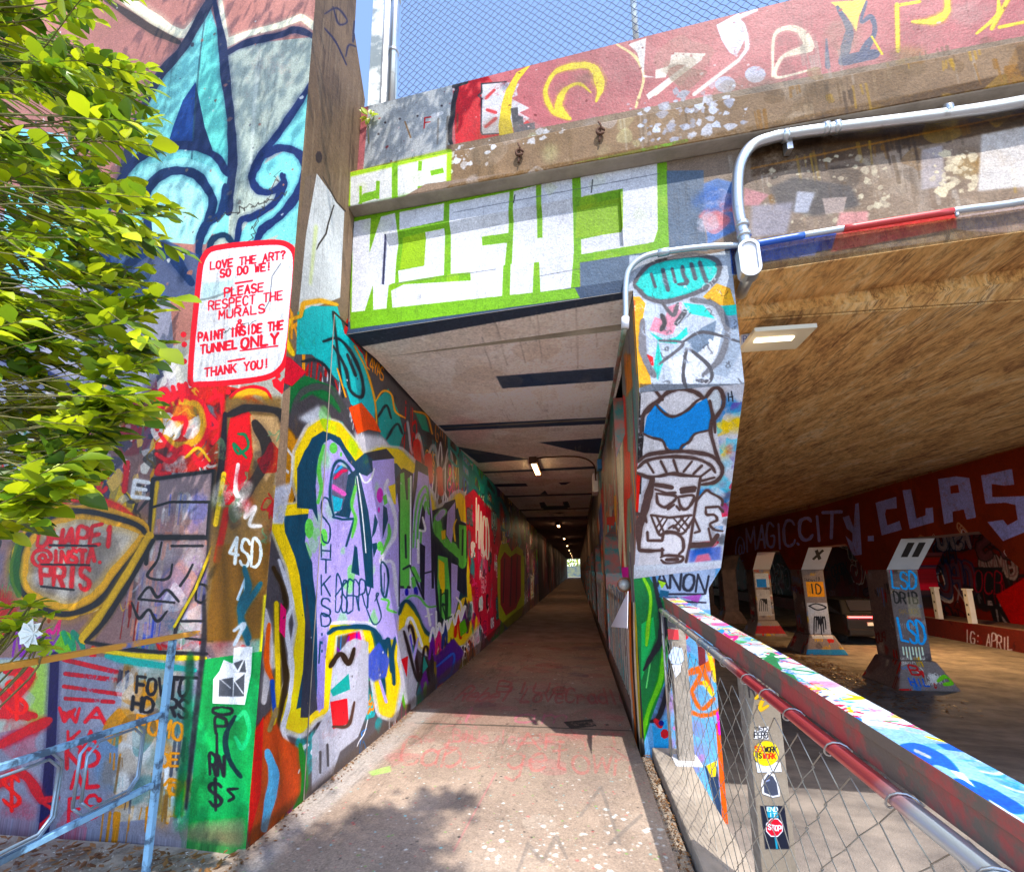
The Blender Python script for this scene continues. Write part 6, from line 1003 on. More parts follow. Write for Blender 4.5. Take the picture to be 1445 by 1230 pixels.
for i in range(10):
    y0 = COLY[0]+i*SP
    e = empty('road_column', (XG+.4, y0, ZR)); tag(e, wc[i] if i < 4 else 'one of the far columns lost in the dark of the road tunnel', 'column', 'columns between the two road lanes')
    fm_ = mCol[i] if i < 3 else conc_d; side = mX_ if i < 4 else conc_d
    s_ = box('shaft', XG+.003, XG+.70, y0, y0+WDC-.03, ZR+.62, 1.458, base=conc_d, faces={'front': fm_, 'left': side}, bevel=.018)
    b_ = hexa('foot', [(XG-.32, y0-.32, ZR-.02), (XG+1.04, y0-.32, ZR-.02), (XG+1.04, y0+WDC+.3, ZR-.02), (XG-.32, y0+WDC+.3, ZR-.02), (XG-.02, y0-.06, ZR+.62), (XG+.75, y0-.06, ZR+.62), (XG+.75, y0+WDC+.04, ZR+.62), (XG-.02, y0+WDC+.04, ZR+.62)], faces={'front': fm_, 'left': side}, base=conc_d, bevel=.05)
    pn = []
    if i < 3:
        g = Geo(); X0 = XG+.06
        def cpt(a, t): return (XG+a, y0-.005-.74*t, 1.46-.004+.72*t)
        # marks on the sloping haunch face
        if i == 0:
            for a in (.18, .42): g.add([cpt(a, .42), cpt(a+.15, .42), cpt(a+.15, .88), cpt(a, .88)], [(0, 1, 2, 3)])
        elif i == 1:
            for sgn in (1, -1):
                g.add([cpt(.22, .5 if sgn > 0 else .85), cpt(.3, .43 if sgn > 0 else .92), cpt(.52, .85 if sgn > 0 else .5), cpt(.44, .92 if sgn > 0 else .43)], [(0, 1, 2, 3)])
        if g.V: pn.append(g.make('painted_mark', [black], smooth=False))
    adopt(e, s_, b_, *pn)
# second lane side wall
lo = box('low_wall', 14.4, 14.7, 5, 94, -1.6, -.58, base=conc_d, faces={'left': mL_}); tag(lo, 'low wall beyond the second lane with pale lettering', 'wall')
bw_ = box('back_wall', 16.9, 17.3, 5, 94, -1.6, 3.5, base=conc_d, faces={'left': mB_}); tag(bw_, 'dark graffiti covered back wall beyond the columns', 'wall')
box('far_pavement', 14.7, 16.9, 5, 94, -1.5, -.72, base=conc_d)['kind'] = 'structure'
for i, (px_, lab) in enumerate(((1326, 'left of two pale posts standing on the low wall behind the nearest road column'), (1372, 'right of two pale posts standing on the low wall behind the nearest road column'))):
    y_ = F0*14.45/(px_-815)*1.0; q = onx(px_, 880, 14.5)
    g = Geo(); g.bx(14.44, 14.62, q.y-.1, q.y+.1, -.579, .62); g.bx(14.42, 14.64, q.y-.13, q.y+.13, .62, .68)
    for h_ in range(3): g.bx(14.43, 14.44, q.y-.03, q.y+.03, -.3+h_*.35, -.22+h_*.35, 1)
    tag(g.make('wall_post', [whitep, black], smooth=False), lab, 'post', 'posts on the low wall')
q = onx(1300, 850, 14.9)
g = Geo(); g.bx(14.75, 15.5, q.y-.3, q.y+.5, -.7, 1.4); g.add([(14.75, q.y-.3, 1.4), (15.5, q.y-.3, 1.4), (15.5, q.y+.5, 1.4), (14.75, q.y+.5, 1.4), (14.75, q.y-.9, 2.1), (15.5, q.y-.9, 2.1), (15.5, q.y+.5, 2.1), (14.75, q.y+.5, 2.1)], HEX)
sp_ = g.make('far_pier', [mB_], smooth=False); tag(sp_, 'painted pier on the far pavement seen just right of the LSD column', 'pier')
# exit mural and ground at the far end
exm = nmat('exit_daylight_mural', (.03, .08, .16), .7, col2=(.20, .22, .10), vscale=1.2)
tag(box('mural_wall', -6, 8, 101, 101.4, -.5, 2.2, base=exm), 'bright mural wall standing in daylight beyond the far end of the walkway', 'wall')
box('exit_pavement', -8, 10, 94, 101, -.6, .0, base=conc)['kind'] = 'structure'
g = Geo(); r = random.Random(8)
for i in range(1500):
    c = Vector((r.uniform(-7, 8), 104+r.uniform(-1.5, 2), 2.2+abs(r.gauss(0, 2.0)))); d = Vector((r.gauss(0, 1), r.gauss(0, 1), r.gauss(0, 1))).normalized()*.22; e = d.orthogonal().normalized()*.15
    g.add([c-d, c+e, c+d, c-e], [(0, 1, 2, 3)])
cr = g.make('crown', [leafm], smooth=False); tk = tube('trunk', [(0, 104, -.5), (.1, 104, 2.5), (0, 104.2, 5)], [.3, .2, .08], barkm)
e = empty('tree', (0, 104, -.5)); tag(e, 'sunlit green tree beyond the far opening of the walkway', 'tree'); adopt(e, cr, tk)
# ================================================================== objects
# kerb beam and railing beside the walkway
kb = hexa('kerb_beam', [(.56, -3, -.55), (.85, -3, -.55), (.85, 4.66, -.75), (.56, 4.66, -.75), (.575, -3, .05), (.83, -3, .05), (.83, 4.6, .05), (.575, 4.6, .05)], base=conc, bevel=.015)
tag(kb, 'paint spattered concrete kerb beam under the mesh railing', 'kerb')
box('gutter', .471, .559, -3, 4.6, -.5, -.03, base=dirtm)['kind'] = 'structure'
rl = empty('railing', (.75, 2.3, .05)); tag(rl, 'painted board topped railing with wire mesh on the right of the walkway', 'railing'); ro = []
def zr(y): return 1.075+.054*y
XF = .72; y0, y1 = .25, 4.42; xb = XF+.115
sidem = nmat('rail_side_paint', (.16, .12, .09), .5, bump=.2, bscale=50, col2=(.46, .07, .06), vscale=4, rp=(.46, .56))
ro.append(hexa('top_board', [(XF, y0, zr(y0)-.035), (xb, y0, zr(y0)-.035), (xb, y1, zr(y1)-.035), (XF, y1, zr(y1)-.035), (XF, y0, zr(y0)), (xb, y0, zr(y0)), (xb, y1, zr(y1)), (XF, y1, zr(y1))], base=sidem, faces={'top': mR}, bevel=.003))
ro.append(hexa('side_board', [(XF+.008, y0, zr(y0)-.10), (xb-.02, y0, zr(y0)-.10), (xb-.02, y1, zr(y1)-.10), (XF+.008, y1, zr(y1)-.10), (XF+.008, y0, zr(y0)-.036), (xb-.02, y0, zr(y0)-.036), (xb-.02, y1, zr(y1)-.036), (XF+.008, y1, zr(y1)-.036)], base=sidem))
xp = XF-.018; pipe_c = [(xp, y, zr(y)-.115) for y in np.linspace(y0, y1, 30)]
pipem = nmat('painted_pipe', (.5, .52, .54), .32, .7)
n = pipem.node_tree; tcn = [x for x in n.nodes if x.type == 'TEX_COORD'][0]; sx = n.nodes.new('ShaderNodeSeparateXYZ'); n.links.new(tcn.outputs['Object'], sx.inputs[0]); rpp = n.nodes.new('ShaderNodeValToRGB'); mr = n.nodes.new('ShaderNodeMapRange'); mr.inputs[1].default_value = 0; mr.inputs[2].default_value = 4.5
nzp = n.nodes.new('ShaderNodeTexNoise'); nzp.inputs['Scale'].default_value = 9; n.links.new(tcn.outputs['Object'], nzp.inputs[0]); adp = n.nodes.new('ShaderNodeMath'); adp.operation = 'MULTIPLY_ADD'; adp.inputs[1].default_value = .25; n.links.new(nzp.outputs[0], adp.inputs[0]); n.links.new(sx.outputs[1], adp.inputs[2]); n.links.new(adp.outputs[0], mr.inputs[0])
n.links.new(mr.outputs[0], rpp.inputs[0]); els = rpp.color_ramp.elements; els[0].color = (.58, .64, .68, 1); els[0].position = .30; els[1].color = (.52, .50, .46, 1); els[1].position = .72
for p_, c_ in ((.33, (.62, .10, .10)), (.50, (.66, .06, .08)), (.56, (.55, .05, .07)), (.60, (.6, .6, .58)), (.68, (.20, .35, .5))): e_ = els.new(p_); e_.color = (*c_, 1)
n.links.new(rpp.outputs[0], n.nodes['Principled BSDF'].inputs['Base Color'])
ro.append(tube('pipe', pipe_c, .021, pipem, n=14))
g = Geo(); r = random.Random(3)
yy = .5
while yy < 4.35:
    L = [(xp+.026*math.cos(t)*1.0, yy+.018*t, zr(yy)-.115+.026*math.sin(t)) for t in np.linspace(.4, 2*math.pi*1.15, 14)]
    g = Geo(); g.tube(L, .0028, 5); yy += .26+r.uniform(-.05, .06); ro.append(g.make('tie_wire', [galv]))
# the two posts in view and one nearer the camera
ro.append(hexa('post', [(.74, POSTY, -.55), (.885, POSTY, -.55), (.885, POSTY+.10, -.55), (.74, POSTY+.10, -.55), (.74, POSTY, zr(POSTY)-.1), (.885, POSTY, zr(POSTY)-.1), (.885, POSTY+.1, zr(POSTY)-.1), (.74, POSTY+.1, zr(POSTY)-.1)], base=wood, faces={'front': mT}, bevel=.004))
wp = hexa('post', [(.742, 4.28, .05), (.862, 4.28, .05), (.862, 4.38, .05), (.742, 4.38, .05), (.742, 4.28, zr(4.3)-.1), (.862, 4.28, zr(4.3)-.1), (.862, 4.38, zr(4.3)-.1), (.742, 4.38, zr(4.3)-.1)], base=wood, bevel=.004); ro.append(wp)
ro.append(box('base_plate', .70, .90, 4.2, 4.42, .05, .062, base=whitep))
ro.append(box('post', .742, .86, .3, .4, -.5, zr(.35)-.1, base=wood))
ro.append(tube('end_pipe', [(xp, 4.40, .02), (xp, 4.40, zr(4.4)-.1)], .012, pipem)); 
for i, (a, b, c) in enumerate(((.09, .013, .0), (.0, .011, .05))): pass
# stickers: thin sheets on the posts
def sheet(name, P, y, m, parent=None, d=.0025):
    n_ = len(P); V = [(p[0], y-d, p[2]) for p in P]+[(p[0], y-.0002, p[2]) for p in P]
    return mesh(name, V, [tuple(range(n_)), tuple(range(2*n_-1, n_-1, -1))]+[(i, i+n_, (i+1) % n_+n_, (i+1) % n_) for i in range(n_)], [m, m], [0]*(n_+2))
for k_, P in list(STK.items())+[('round', SUNP)]:
    ro.append(sheet('sticker', [onpl(p, (0, POSTY-.002, 0), (0, 1, 0))[0] for p in zt(P)], POSTY-(.001 if k_ != 'round' else .003), mT, d=.0015))
for P, c in (([(941, 868), (957, 872), (958, 886), (942, 884)], (.06, .05, .06)), ([(942, 887), (957, 888), (958, 902), (943, 902)], (.55, .02, .03)), ([(943, 925), (950, 912), (962, 914), (966, 930), (958, 938), (948, 936)], (.45, .55, .75)), ([(948, 938), (962, 936), (960, 948), (953, 956)], (.6, .6, .64))):
    ro.append(sheet('sticker', [onpl(p, (0, 4.278, 0), (0, 1, 0))[0] for p in P], 4.278, nmat('sticker_colour', c, .4), d=.002))
# wire mesh hung from the pipe
def chain(name, P0, UU, VV, W_, H_, cw, chh, r_, m, seed=1, amp=.35, sag=0.0):
    """woven diamond mesh: neighbouring zigzag wires hook through each other"""
    rr_ = random.Random(seed); P0 = np.array(P0, float); UU = np.array(UU, float); VV = np.array(VV, float); NN = np.cross(UU, VV); g = Geo(); ncol = int(W_/cw)+1; nr = int(H_/chh)*2
    for c in range(ncol):
        P = []
        for k in range(nr+1):
            u = c*cw+(cw*1.03 if (k+c) % 2 else -cw*.03); v = k*chh*.5
            wob = sag*math.sin(c*.9+k*.35)+rr_.uniform(-1, 1)*sag*.3
            if v > H_+1e-6 or u > W_+cw*1.1: continue
            d = r_*(1.2 if (k % 2) else -1.2)
            P.append(P0+UU*u+VV*v+NN*(d+wob))
        if len(P) > 1: g.tube(P, r_, 4, caps=False)
    o = g.make(name, [m]); o['kind'] = 'stuff'; return o
ms = chain('wire_mesh', (xp-.004, .3, .03), (0, 1, 0), (0, 0, 1), 4.1, .99, .085, .14, .0022, wire, 5, sag=.006); ro.append(ms)
adopt(rl, *ro)
# chain link fence on the parapet
cf = empty('chain_link_fence', fp(.3, .15, 6.0)); tag(cf, 'tall chain link fence standing on the parapet against the sky', 'fence'); co_ = []
qa = face_uv(553, 131); 
def fpost(px0, py0, r_, nd):
    q = onpl((px0, py0), FO+N*nd, N)[0]; q[2] = 6.0; return q
a_ = fpost(553, 131, .05, .3); b_ = fpost(897, 48, .04, .3)
co_.append(tube('fence_post', [a_, a_+np.array([0, 0, 3.2])], .045, galv, n=14)); co_.append(tube('fence_post', [b_, b_+np.array([0, 0, 3])], .03, galv, n=12))
for s_ in (0.25, .95, 1.65): co_.append(tube('clamp', [a_+ZV*s_-np.array([0, 0, .015]), a_+ZV*(s_+.02)], .056, galv, n=14))
c_ = a_+U*4.8; co_.append(tube('fence_post', [c_, c_+np.array([0, 0, 3])], .03, galv, n=12))
co_.append(chain('wire_mesh', a_+U*.09-ZV*.1-N*.04, U, ZV, 5.6, 2.6, .041, .088, .0034, wire_d, 2))
adopt(cf, *co_)
q = onpl((546, 135), FO+N*.34, N)[0]
ch_ = Geo(); ch_.bx(q[0]-.05, q[0]+.03, q[1], q[1]+.05, 5.9, 9.4); ch_.bx(q[0]-.05, q[0]-.035, q[1]-.06, q[1], 5.9, 9.4); ch_.bx(q[0]+.015, q[0]+.03, q[1]-.06, q[1], 5.9, 9.4)
tag(ch_.make('steel_channel', [galv], smooth=False), 'grey steel channel upright between the painted board and the fence post', 'post')
q = onpl((531, 140), FO+N*.45, N)[0]; pbm = nmat('board_paint', (.20, .25, .28), .6, bump=.2, bscale=30, col2=(.62, .66, .66), vscale=2.2, rp=(.46, .54))
tag(box('painted_board', q[0]-.10, q[0]+.105, q[1], q[1]+.05, 5.7, 9.4, base=pbm, bevel=.004), 'blotchy blue grey upright board behind the concrete pillar', 'board')
# conduits
def fpx(px_, py_, nd): return onpl((px_, py_), FO+N*nd, N)[0]
cd = empty('steel_conduit', tuple(fpx(1045, 300, -.08))); tag(cd, 'thick galvanised conduit bending down beside the painted pier', 'conduit')
P = [fpx(x, y_, -.09) for x, y_ in ((1700, 70), (1445, 144), (1140, 186), (1085, 196), (1060, 207), (1046, 228), (1041, 255), (1042, 295), (1050, 335), (1055, 352))]
cs = [tube('pipe', arc(P, 8), .041, galv, n=16)]
cb = [tube('pipe', arc([fpx(1056, 372, -.09), fpx(1056, 390, -.09)+N*.0, fpx(1050, 405, .05), fpx(1046, 415, .25)], 6), .041, galv, n=14)]
for x, y_ in ((1108, 192), (1165, 182), (1180, 180), (1336, 157)):
    a, b = fpx(x-4, y_+.8, -.09), fpx(x+4, y_-.8, -.09); cs.append(tube('coupling', [a, b], .048, galv, n=16))
g = Geo(); q = fpx(1110, 206, -.03); g.bx(q[0]-.02, q[0]+.02, q[1]-.05, q[1]+.02, q[2]-.07, q[2]+.02); cs.append(g.make('strap', [galv], smooth=False))
for y_ in (318, 332): a, b = fpx(1046.5+(y_-318)*.2, y_-3, -.09), fpx(1047.5+(y_-318)*.2, y_+3, -.09); cs.append(tube('coupling', [a, b], .049, galv, n=16))
# fitting body: rounded box with cover plate
def capsule(name, c, w_, h_, d0, d1, m, m2=None):
    V = []; n_ = 20
    for dd, sc in ((d1, 1), (d0, 1), (d0, .72), (d0+.012, .70)):
        for i in range(n_):
            t = 2*math.pi*i/n_; x = math.cos(t)*w_*.5*sc; z = math.sin(t)*w_*.5*sc+(h_*.5-w_*.5)*(1 if math.sin(t) > 0 else -1)
            p = np.array(c)+U*x+ZV*z+N*dd; V.append(p)
    Fc = [(k*n_+i, k*n_+(i+1) % n_, (k+1)*n_+(i+1) % n_, (k+1)*n_+i) for k in range(3) for i in range(n_)]+[tuple(3*n_+i for i in range(n_))[::-1]]
    return mesh(name, V, Fc, [m, m2 or m], [0]*(3*n_)+[1])
cs.append(capsule('junction_body', fpx(1057, 366, -.14), .145, .29, -.03, .07, galv, whitep)); adopt(cd, *cs, *cb)
tag(cd, 'thick galvanised conduit bending down beside the painted pier', 'conduit')
c2 = empty('thin_conduit', tuple(fpx(960, 352, -.05))); tag(c2, 'thin painted conduit running along the beam and looping over the turquoise bubble tag', 'conduit')
thinm = nmat('thin_conduit_paint', (.45, .50, .56), .35, .6)
P = [fpx(x, y_, -.045) for x, y_ in ((1700, 236), (1445, 284), (1350, 297), (1200, 321), (1110, 336), (1060, 345), (1000, 348), (940, 355), (908, 363), (888, 380), (883, 405), (883, 440), (882, 462))]
adopt(c2, tube('pipe', arc(P, 7), .022, thinm, n=10), tube('painted_length', arc([fpx(1345, 298, -.047), fpx(1260, 311.5, -.047), fpx(1190, 323, -.047)], 4), .0235, redpaint, n=10), tube('painted_length', arc([fpx(1135, 332, -.047), fpx(1090, 340, -.047), fpx(1065, 344.5, -.047)], 4), .0235, nmat('deep_blue_paint', (.02, .10, .45), .4), n=10), tube('coupling', [fpx(944, 354.5, -.045), fpx(928, 357.5, -.045)], .03, thinm), tube('coupling', [fpx(882.5, 448, -.045), fpx(882, 463, -.045)], .03, whitep), tube('strap', [fpx(1349, 300, -.02), fpx(1351, 304, -.08)], .012, galv))
# pipe running on along the corner inside the tunnel
tag(tube('corner_pipe', [tuple(fpx(881, 464, -.04)), tuple(fpx(880, 470, .0)), (XP-.03, 5.2, 3.54), (XP-.035, 9, 3.55), (XP-.035, 19, 3.52)], .02, nmat('corner_pipe_paint', (.25, .06, .05), .5, col2=(.15, .35, .25), vscale=3)), 'red and green painted pipe running along the ceiling corner above the piers', 'pipe')
tag(box('junction_box', XP-.08, XP-.002, 8.6, 8.85, 3.32, 3.5, base=nmat('blue_box', (.03, .22, .55), .4), bevel=.008), 'small blue junction box high on the pier beam', 'box')
tag(box('junction_box', XP-.12, XP-.002, 10.2, 10.75, 3.15, 3.56, base=whitep, bevel=.01), 'pale grey electrical box high on the pier beam past the first lamp', 'box')
# ceiling lamps in the walkway
lampm = nmat('lamp_glow', (1, .8, .5), .5, emis=(1, .62, .28), estr=5)
def make_lamp(x, y, z, first=False):
    e = empty('ceiling_lamp', (x, y, z)); ob = []
    def L(o): o.parent = e; return o
    L(box('housing', -.075, .075, -.62, .62, -.07, 0, base=rust, bevel=.01)); L(box('tube', -.045, .045, -.57, .57, -.105, -.071, base=lampm, bevel=.01)); L(box('end_cap', -.07, .07, -.66, -.58, -.12, -.0, base=rust)); L(box('end_cap', -.07, .07, .58, .66, -.12, -.0, base=rust))
    return e
l0 = make_lamp(-.75, 9.3, ZC-.001)
def copy_tree(o, loc):
    c = o.copy(); COL.objects.link(c); c.location = loc
    for ch in o.children: d = ch.copy(); COL.objects.link(d); d.parent = c; d.matrix_parent_inverse = ch.matrix_parent_inverse.copy()
    return c
lam = [l0]; ly = [20.7, 29.5, 38.5, 48, 57, 66, 76, 86]
for y_ in ly: lam.append(copy_tree(l0, (-.75, y_, ZC-.121)))
lw_ = ['nearest lit tube lamp on the pale striped ceiling', 'second lit lamp, first one on the dark ceiling beyond the stripes', 'third lit lamp down the walkway ceiling', 'fourth lit lamp down the walkway ceiling', 'fifth lit lamp down the walkway ceiling']
for i, o in enumerate(lam): tag(o, lw_[i] if i < 5 else 'one of the tiny far lamps near the tunnel exit', 'lamp', 'lamps along the walkway ceiling')
for i, y_ in enumerate([9.3]+ly):
    ld = bpy.data.lights.new('lamp_light', 'AREA'); ld.shape = 'RECTANGLE'; ld.size = .1; ld.size_y = 1.1; ld.energy = 4; ld.color = (1, .66, .36)
    lo_ = bpy.data.objects.new('lamp_light', ld); COL.objects.link(lo_); lo_.parent = lam[i]; lo_.location = (0, 0, -.125)
tag(tube('lamp_cable', arc([(-.72, 8.75, ZC-.02), (-.45, 8.6, ZC-.03), (.1, 8.7, ZC-.03), (.38, 9.2, ZC-.08), (XP-.05, 10.2, 3.4)], 6), .014, rust), 'rusty cable pipe from the nearest lamp to the pier beam', 'cable')
# flat light on the road side of the pier
fl = empty('road_light', (1.4, 4.9, 3.1)); tag(fl, 'flat lit lamp box with scrawled writing fixed beside the painted pier', 'lamp')
pl = [ony(x, y_, 4.1) for x, y_ in ((1046, 472), (1121, 462), (1121, 478), (1046, 487))]; pf = [ony(x, y_, 4.6) for x, y_ in ((1046, 508), (1104, 503), (1128, 477), (1046, 486))]
V = [pl[3], pl[2], pl[1], pl[0]]; dv = Vector((0, .06, 0)); V2 = [v+dv for v in V]
cU = Canvas('paint_light_box', (pl[3].x-.02, 4.1, pl[3].z-.02), (1, 0, 0), (0, 0, 1), .8, .25, 420, (168, 170, 184)); cU.off = (0, 0); MU = Multi(cU); MU.text('BEEN', [(1049, 483), (1074, 480), (1074, 472), (1049, 475)], 1, (60, 60, 100)); MU.text('UpTime', [(1076, 479), (1108, 473), (1108, 465), (1076, 468)], 1, (60, 60, 110)); MU.text('$', [(1110, 474), (1120, 473), (1119, 463), (1109, 464)], 1, (100, 90, 180))
mU = pmat(cU, .5, .05, dirt=.3); CVM[mU.name] = cU
hs = mesh('housing', V+V2, [(0, 1, 2, 3), (7, 6, 5, 4), (0, 4, 5, 1), (1, 5, 6, 2), (2, 6, 7, 3), (3, 7, 4, 0)], [whitep, mU], [1, 0, 0, 0, 0, 0])
zl = pl[3].z-.005; x0_, x1_ = pl[3].x, pl[2].x+.03
tr = box('tray', x0_, x1_, 3.78, 4.16, zl-.035, zl, base=nmat('tray_cream', (.50, .46, .36), .5))
gl = box('tube', x0_+.05, x1_-.12, 3.90, 3.96, zl-.048, zl-.0352, base=nmat('road_lamp_glow', (1, .85, .6), .5, emis=(1, .85, .6), estr=1.2)); adopt(fl, hs, tr, gl)
ld = bpy.data.lights.new('lamp_light', 'AREA'); ld.shape = 'RECTANGLE'; ld.size = .5; ld.size_y = .1; ld.energy = 22; ld.color = (1, .88, .7); lo_ = bpy.data.objects.new('lamp_light', ld); COL.objects.link(lo_); lo_.location = ((x0_+x1_)/2, 3.95, zl-.06); adopt(fl, lo_)
# sodium lamp in the second lane
sl = empty('lane_lamp', (11.2, 17.5, 2.9)); tag(sl, 'small orange lamp glowing on the ceiling of the second lane', 'lamp')
adopt(sl, box('housing', 11.0, 11.5, 17.3, 17.9, 2.92, 3.1, base=rust), box('lens', 11.05, 11.45, 17.35, 17.85, 2.85, 2.918, base=nmat('sodium_glow', (1, .6, .2), .5, emis=(1, .55, .12), estr=20)))
for (lx, ly_, le) in ((11.2, 17.6, 120),):
    ld = bpy.data.lights.new('lamp_light', 'AREA'); ld.size = .4; ld.energy = le; ld.color = (1, .6, .25); lo_ = bpy.data.objects.new('lamp_light', ld); COL.objects.link(lo_); lo_.location = (lx, ly_, 2.8); adopt(sl, lo_)
# rusty hooks on the cornice
for i, (x, y_) in enumerate(((733, 215), (847, 185))):
    q = Vector(fpx(x, y_, -.14)); e = empty('rusty_hook', q)
    o = [tube('stem', arc([q+Vector((-.01, 0, .09)), q+Vector((.005, -.02, .03)), q, q+Vector((-.01, 0, -.1))], 4), .008, rust), tube('ring', [q+Vector((.028*math.cos(t), -.01, .028*math.sin(t)-.01)) for t in np.linspace(0, 5.8, 14)], .011, rust)]
    adopt(e, *o); tag(e, ('left', 'right')[i]+' rusty iron hook sticking out of the cornice', 'hook', 'hooks on the cornice')
# round pipe end and hanging paper on the pier side
q = Vector((XP-.02, 5.15, 1.34)); q = onx(881, 824, XP-.03)
e = empty('pipe_stub', q); adopt(e, tube('pipe', [q+Vector((.05, .25, 0)), q+Vector((.02, 0, 0)), q+Vector((-.02, -.2, 0))], .07, nmat('stub_paint', (.45, .16, .05), .5, col2=(.15, .05, .03), vscale=20), n=16), tube('cap', [q+Vector((-.02, -.2, 0)), q+Vector((-.025, -.25, 0)), q+Vector((-.028, -.28, 0))], [.06, .05, .03], nmat('cap_metal', (.45, .45, .42), .4, .3), n=16)); tag(e, 'paint smeared pipe stub with a round cap above the hanging paper', 'pipe')
tri = [onx(x, y_, XP-.10-.02*k_) for k_, (x, y_) in enumerate(((886, 834), (862, 884), (885, 886)))]
V = tri+[t+Vector((.003, 0, 0)) for t in tri]; tag(mesh('paper_triangle', V, [(0, 1, 2), (5, 4, 3), (0, 3, 4, 1), (1, 4, 5, 2), (2, 5, 3, 0)], [paperm]), 'white triangular sheet of paper hanging from the pipe stub', 'paper')
# paper poster on the green wall
V = [np.array(onpl(p, E1-N*.004, N)[0]) for p in PP]; V2 = [v+N*.003 for v in V]; n_ = len(V)
tag(mesh('pasted_poster', V+V2, [tuple(range(n_)), tuple(range(2*n_-1, n_-1, -1))]+[(i, i+n_, (i+1) % n_+n_, (i+1) % n_) for i in range(n_)], [mF]), 'torn white poster with a grey geometric print on the green wall', 'poster')
# low iron fence on the left
lf = empty('iron_fence', (-2.03, 2.3, 0)); tag(lf, 'low blue and orange painted iron fence in front of the left wall', 'fence'); lo2 = []
XL = -2.05
def bar(name, p, q_, w_, h_, m):
    p, q_ = Vector(p), Vector(q_); d = (q_-p).normalized(); s_ = d.cross(Vector((0, 0, 1))); s_ = s_.normalized() if s_.length > .1 else Vector((1, 0, 0)); t = s_.cross(d)
    V = [c+s_*a*w_/2+t*b*h_/2 for c in (p, q_) for a, b in ((-1, -1), (1, -1), (1, 1), (-1, 1))]
    o = mesh(name, V, [(0, 3, 2, 1), (4, 5, 6, 7), (0, 1, 5, 4), (1, 2, 6, 5), (2, 3, 7, 6), (3, 0, 4, 7)], [m]); b_ = o.modifiers.new('bevel', 'BEVEL'); b_.width = .002; return o
R1, R2 = onx(275, 890, XL), onx(0, 941, XL); R1.z = R2.z = 1.235
lo2 += [bar('top_rail', (XL, 2.47, 1.235), (XL, .4, 1.22), .03, .024, orangep), bar('middle_rail', (XL, 2.29, .87), (XL, .4, .91), .024, .024, bluep), bar('bottom_rail', (XL, 2.28, .56), (XL, .4, .57), .024, .024, bluep)]
lo2 += [bar('post', (XL, 2.305, -.03), (XL, 2.305, 1.22), .028, .028, bluep), bar('post', (XL, .9, -.03), (XL, .9, 1.22), .035, .035, bluep)]
ringm = nmat('bare_iron', (.20, .22, .26), .4, .6, col2=(.25, .40, .55), vscale=10)
for k_, yc in enumerate((2.05, 1.68, 1.30)):
    w2, h2, ch_ = .15, .15, .05
    for s_ in (1, .86):
        oc = [(-w2, -h2+ch_), (-w2, h2-ch_), (-w2+ch_, h2), (w2-ch_, h2), (w2, h2-ch_), (w2, -h2+ch_), (w2-ch_, -h2), (-w2+ch_, -h2), (-w2, -h2+ch_)]
        zc = .56+.015+h2
        lo2.append(tube('ornament_loop', [(XL+(.0 if s_ == 1 else .012), yc+a*s_, zc+b*s_) for a, b in oc], .006, ringm, n=6))
adopt(lf, *lo2)
# the car in the second lane
cx_, cy_, cz_ = 10.75, 20.0, ZR; carp = nmat('car_paint', (.02, .02, .025), .2, .3); glass = nmat('car_glass', (.02, .02, .03), .05); tail = nmat('tail_light', (.5, .0, .0), .3, emis=(1, .02, .02), estr=10); tyre = nmat('tyre', (.02, .02, .02), .9)
e = empty('parked_car', (cx_, cy_, cz_)); tag(e, 'dark car with a glowing red tail light bar between the road columns', 'car')
prof_c = [(0, .45), (0, .95), (.08, 1.08), (.25, 1.12), (.75, 1.58), (2.6, 1.62), (3.3, 1.15), (4.3, .98), (4.45, .6), (4.4, .3), (.1, .3)]
V = [(cx_+s_*(.93 if z < 1.15 else .72), cy_+y_, cz_+z) for s_ in (-1, 1) for y_, z in prof_c]; n_ = len(prof_c)
body = mesh('body', V, [tuple(range(n_)), tuple(range(2*n_-1, n_-1, -1))]+[(i, i+n_, (i+1) % n_+n_, (i+1) % n_) for i in range(n_)], [carp]); bv = body.modifiers.new('bevel', 'BEVEL'); bv.width = .04; bv.segments = 3
rw = mesh('rear_window', [(cx_-.62, cy_+.32, cz_+1.2), (cx_+.62, cy_+.32, cz_+1.2), (cx_+.55, cy_+.70, cz_+1.55), (cx_-.55, cy_+.70, cz_+1.55)], [(0, 1, 2, 3)], [glass]); rw.location = (0, -.02, .02)
lb = box('tail_light', cx_-.86, cx_+.86, cy_-.035, cy_-.004, cz_+.98, cz_+1.03, base=tail); pt = box('number_plate', cx_-.25, cx_+.25, cy_-.03, cy_-.003, cz_+.7, cz_+.82, base=whitep); bu = box('bumper', cx_-.92, cx_+.92, cy_-.08, cy_-.003, cz_+.36, cz_+.58, base=carp, bevel=.03)
wh = [tube('wheel', [(cx_+s_*.92, cy_+y_, cz_+.34), (cx_+s_*.7, cy_+y_, cz_+.34)], .34, tyre, n=20) for s_ in (-1, 1) for y_ in (.85, 3.5)]
adopt(e, body, rw, lb, pt, bu, *wh)

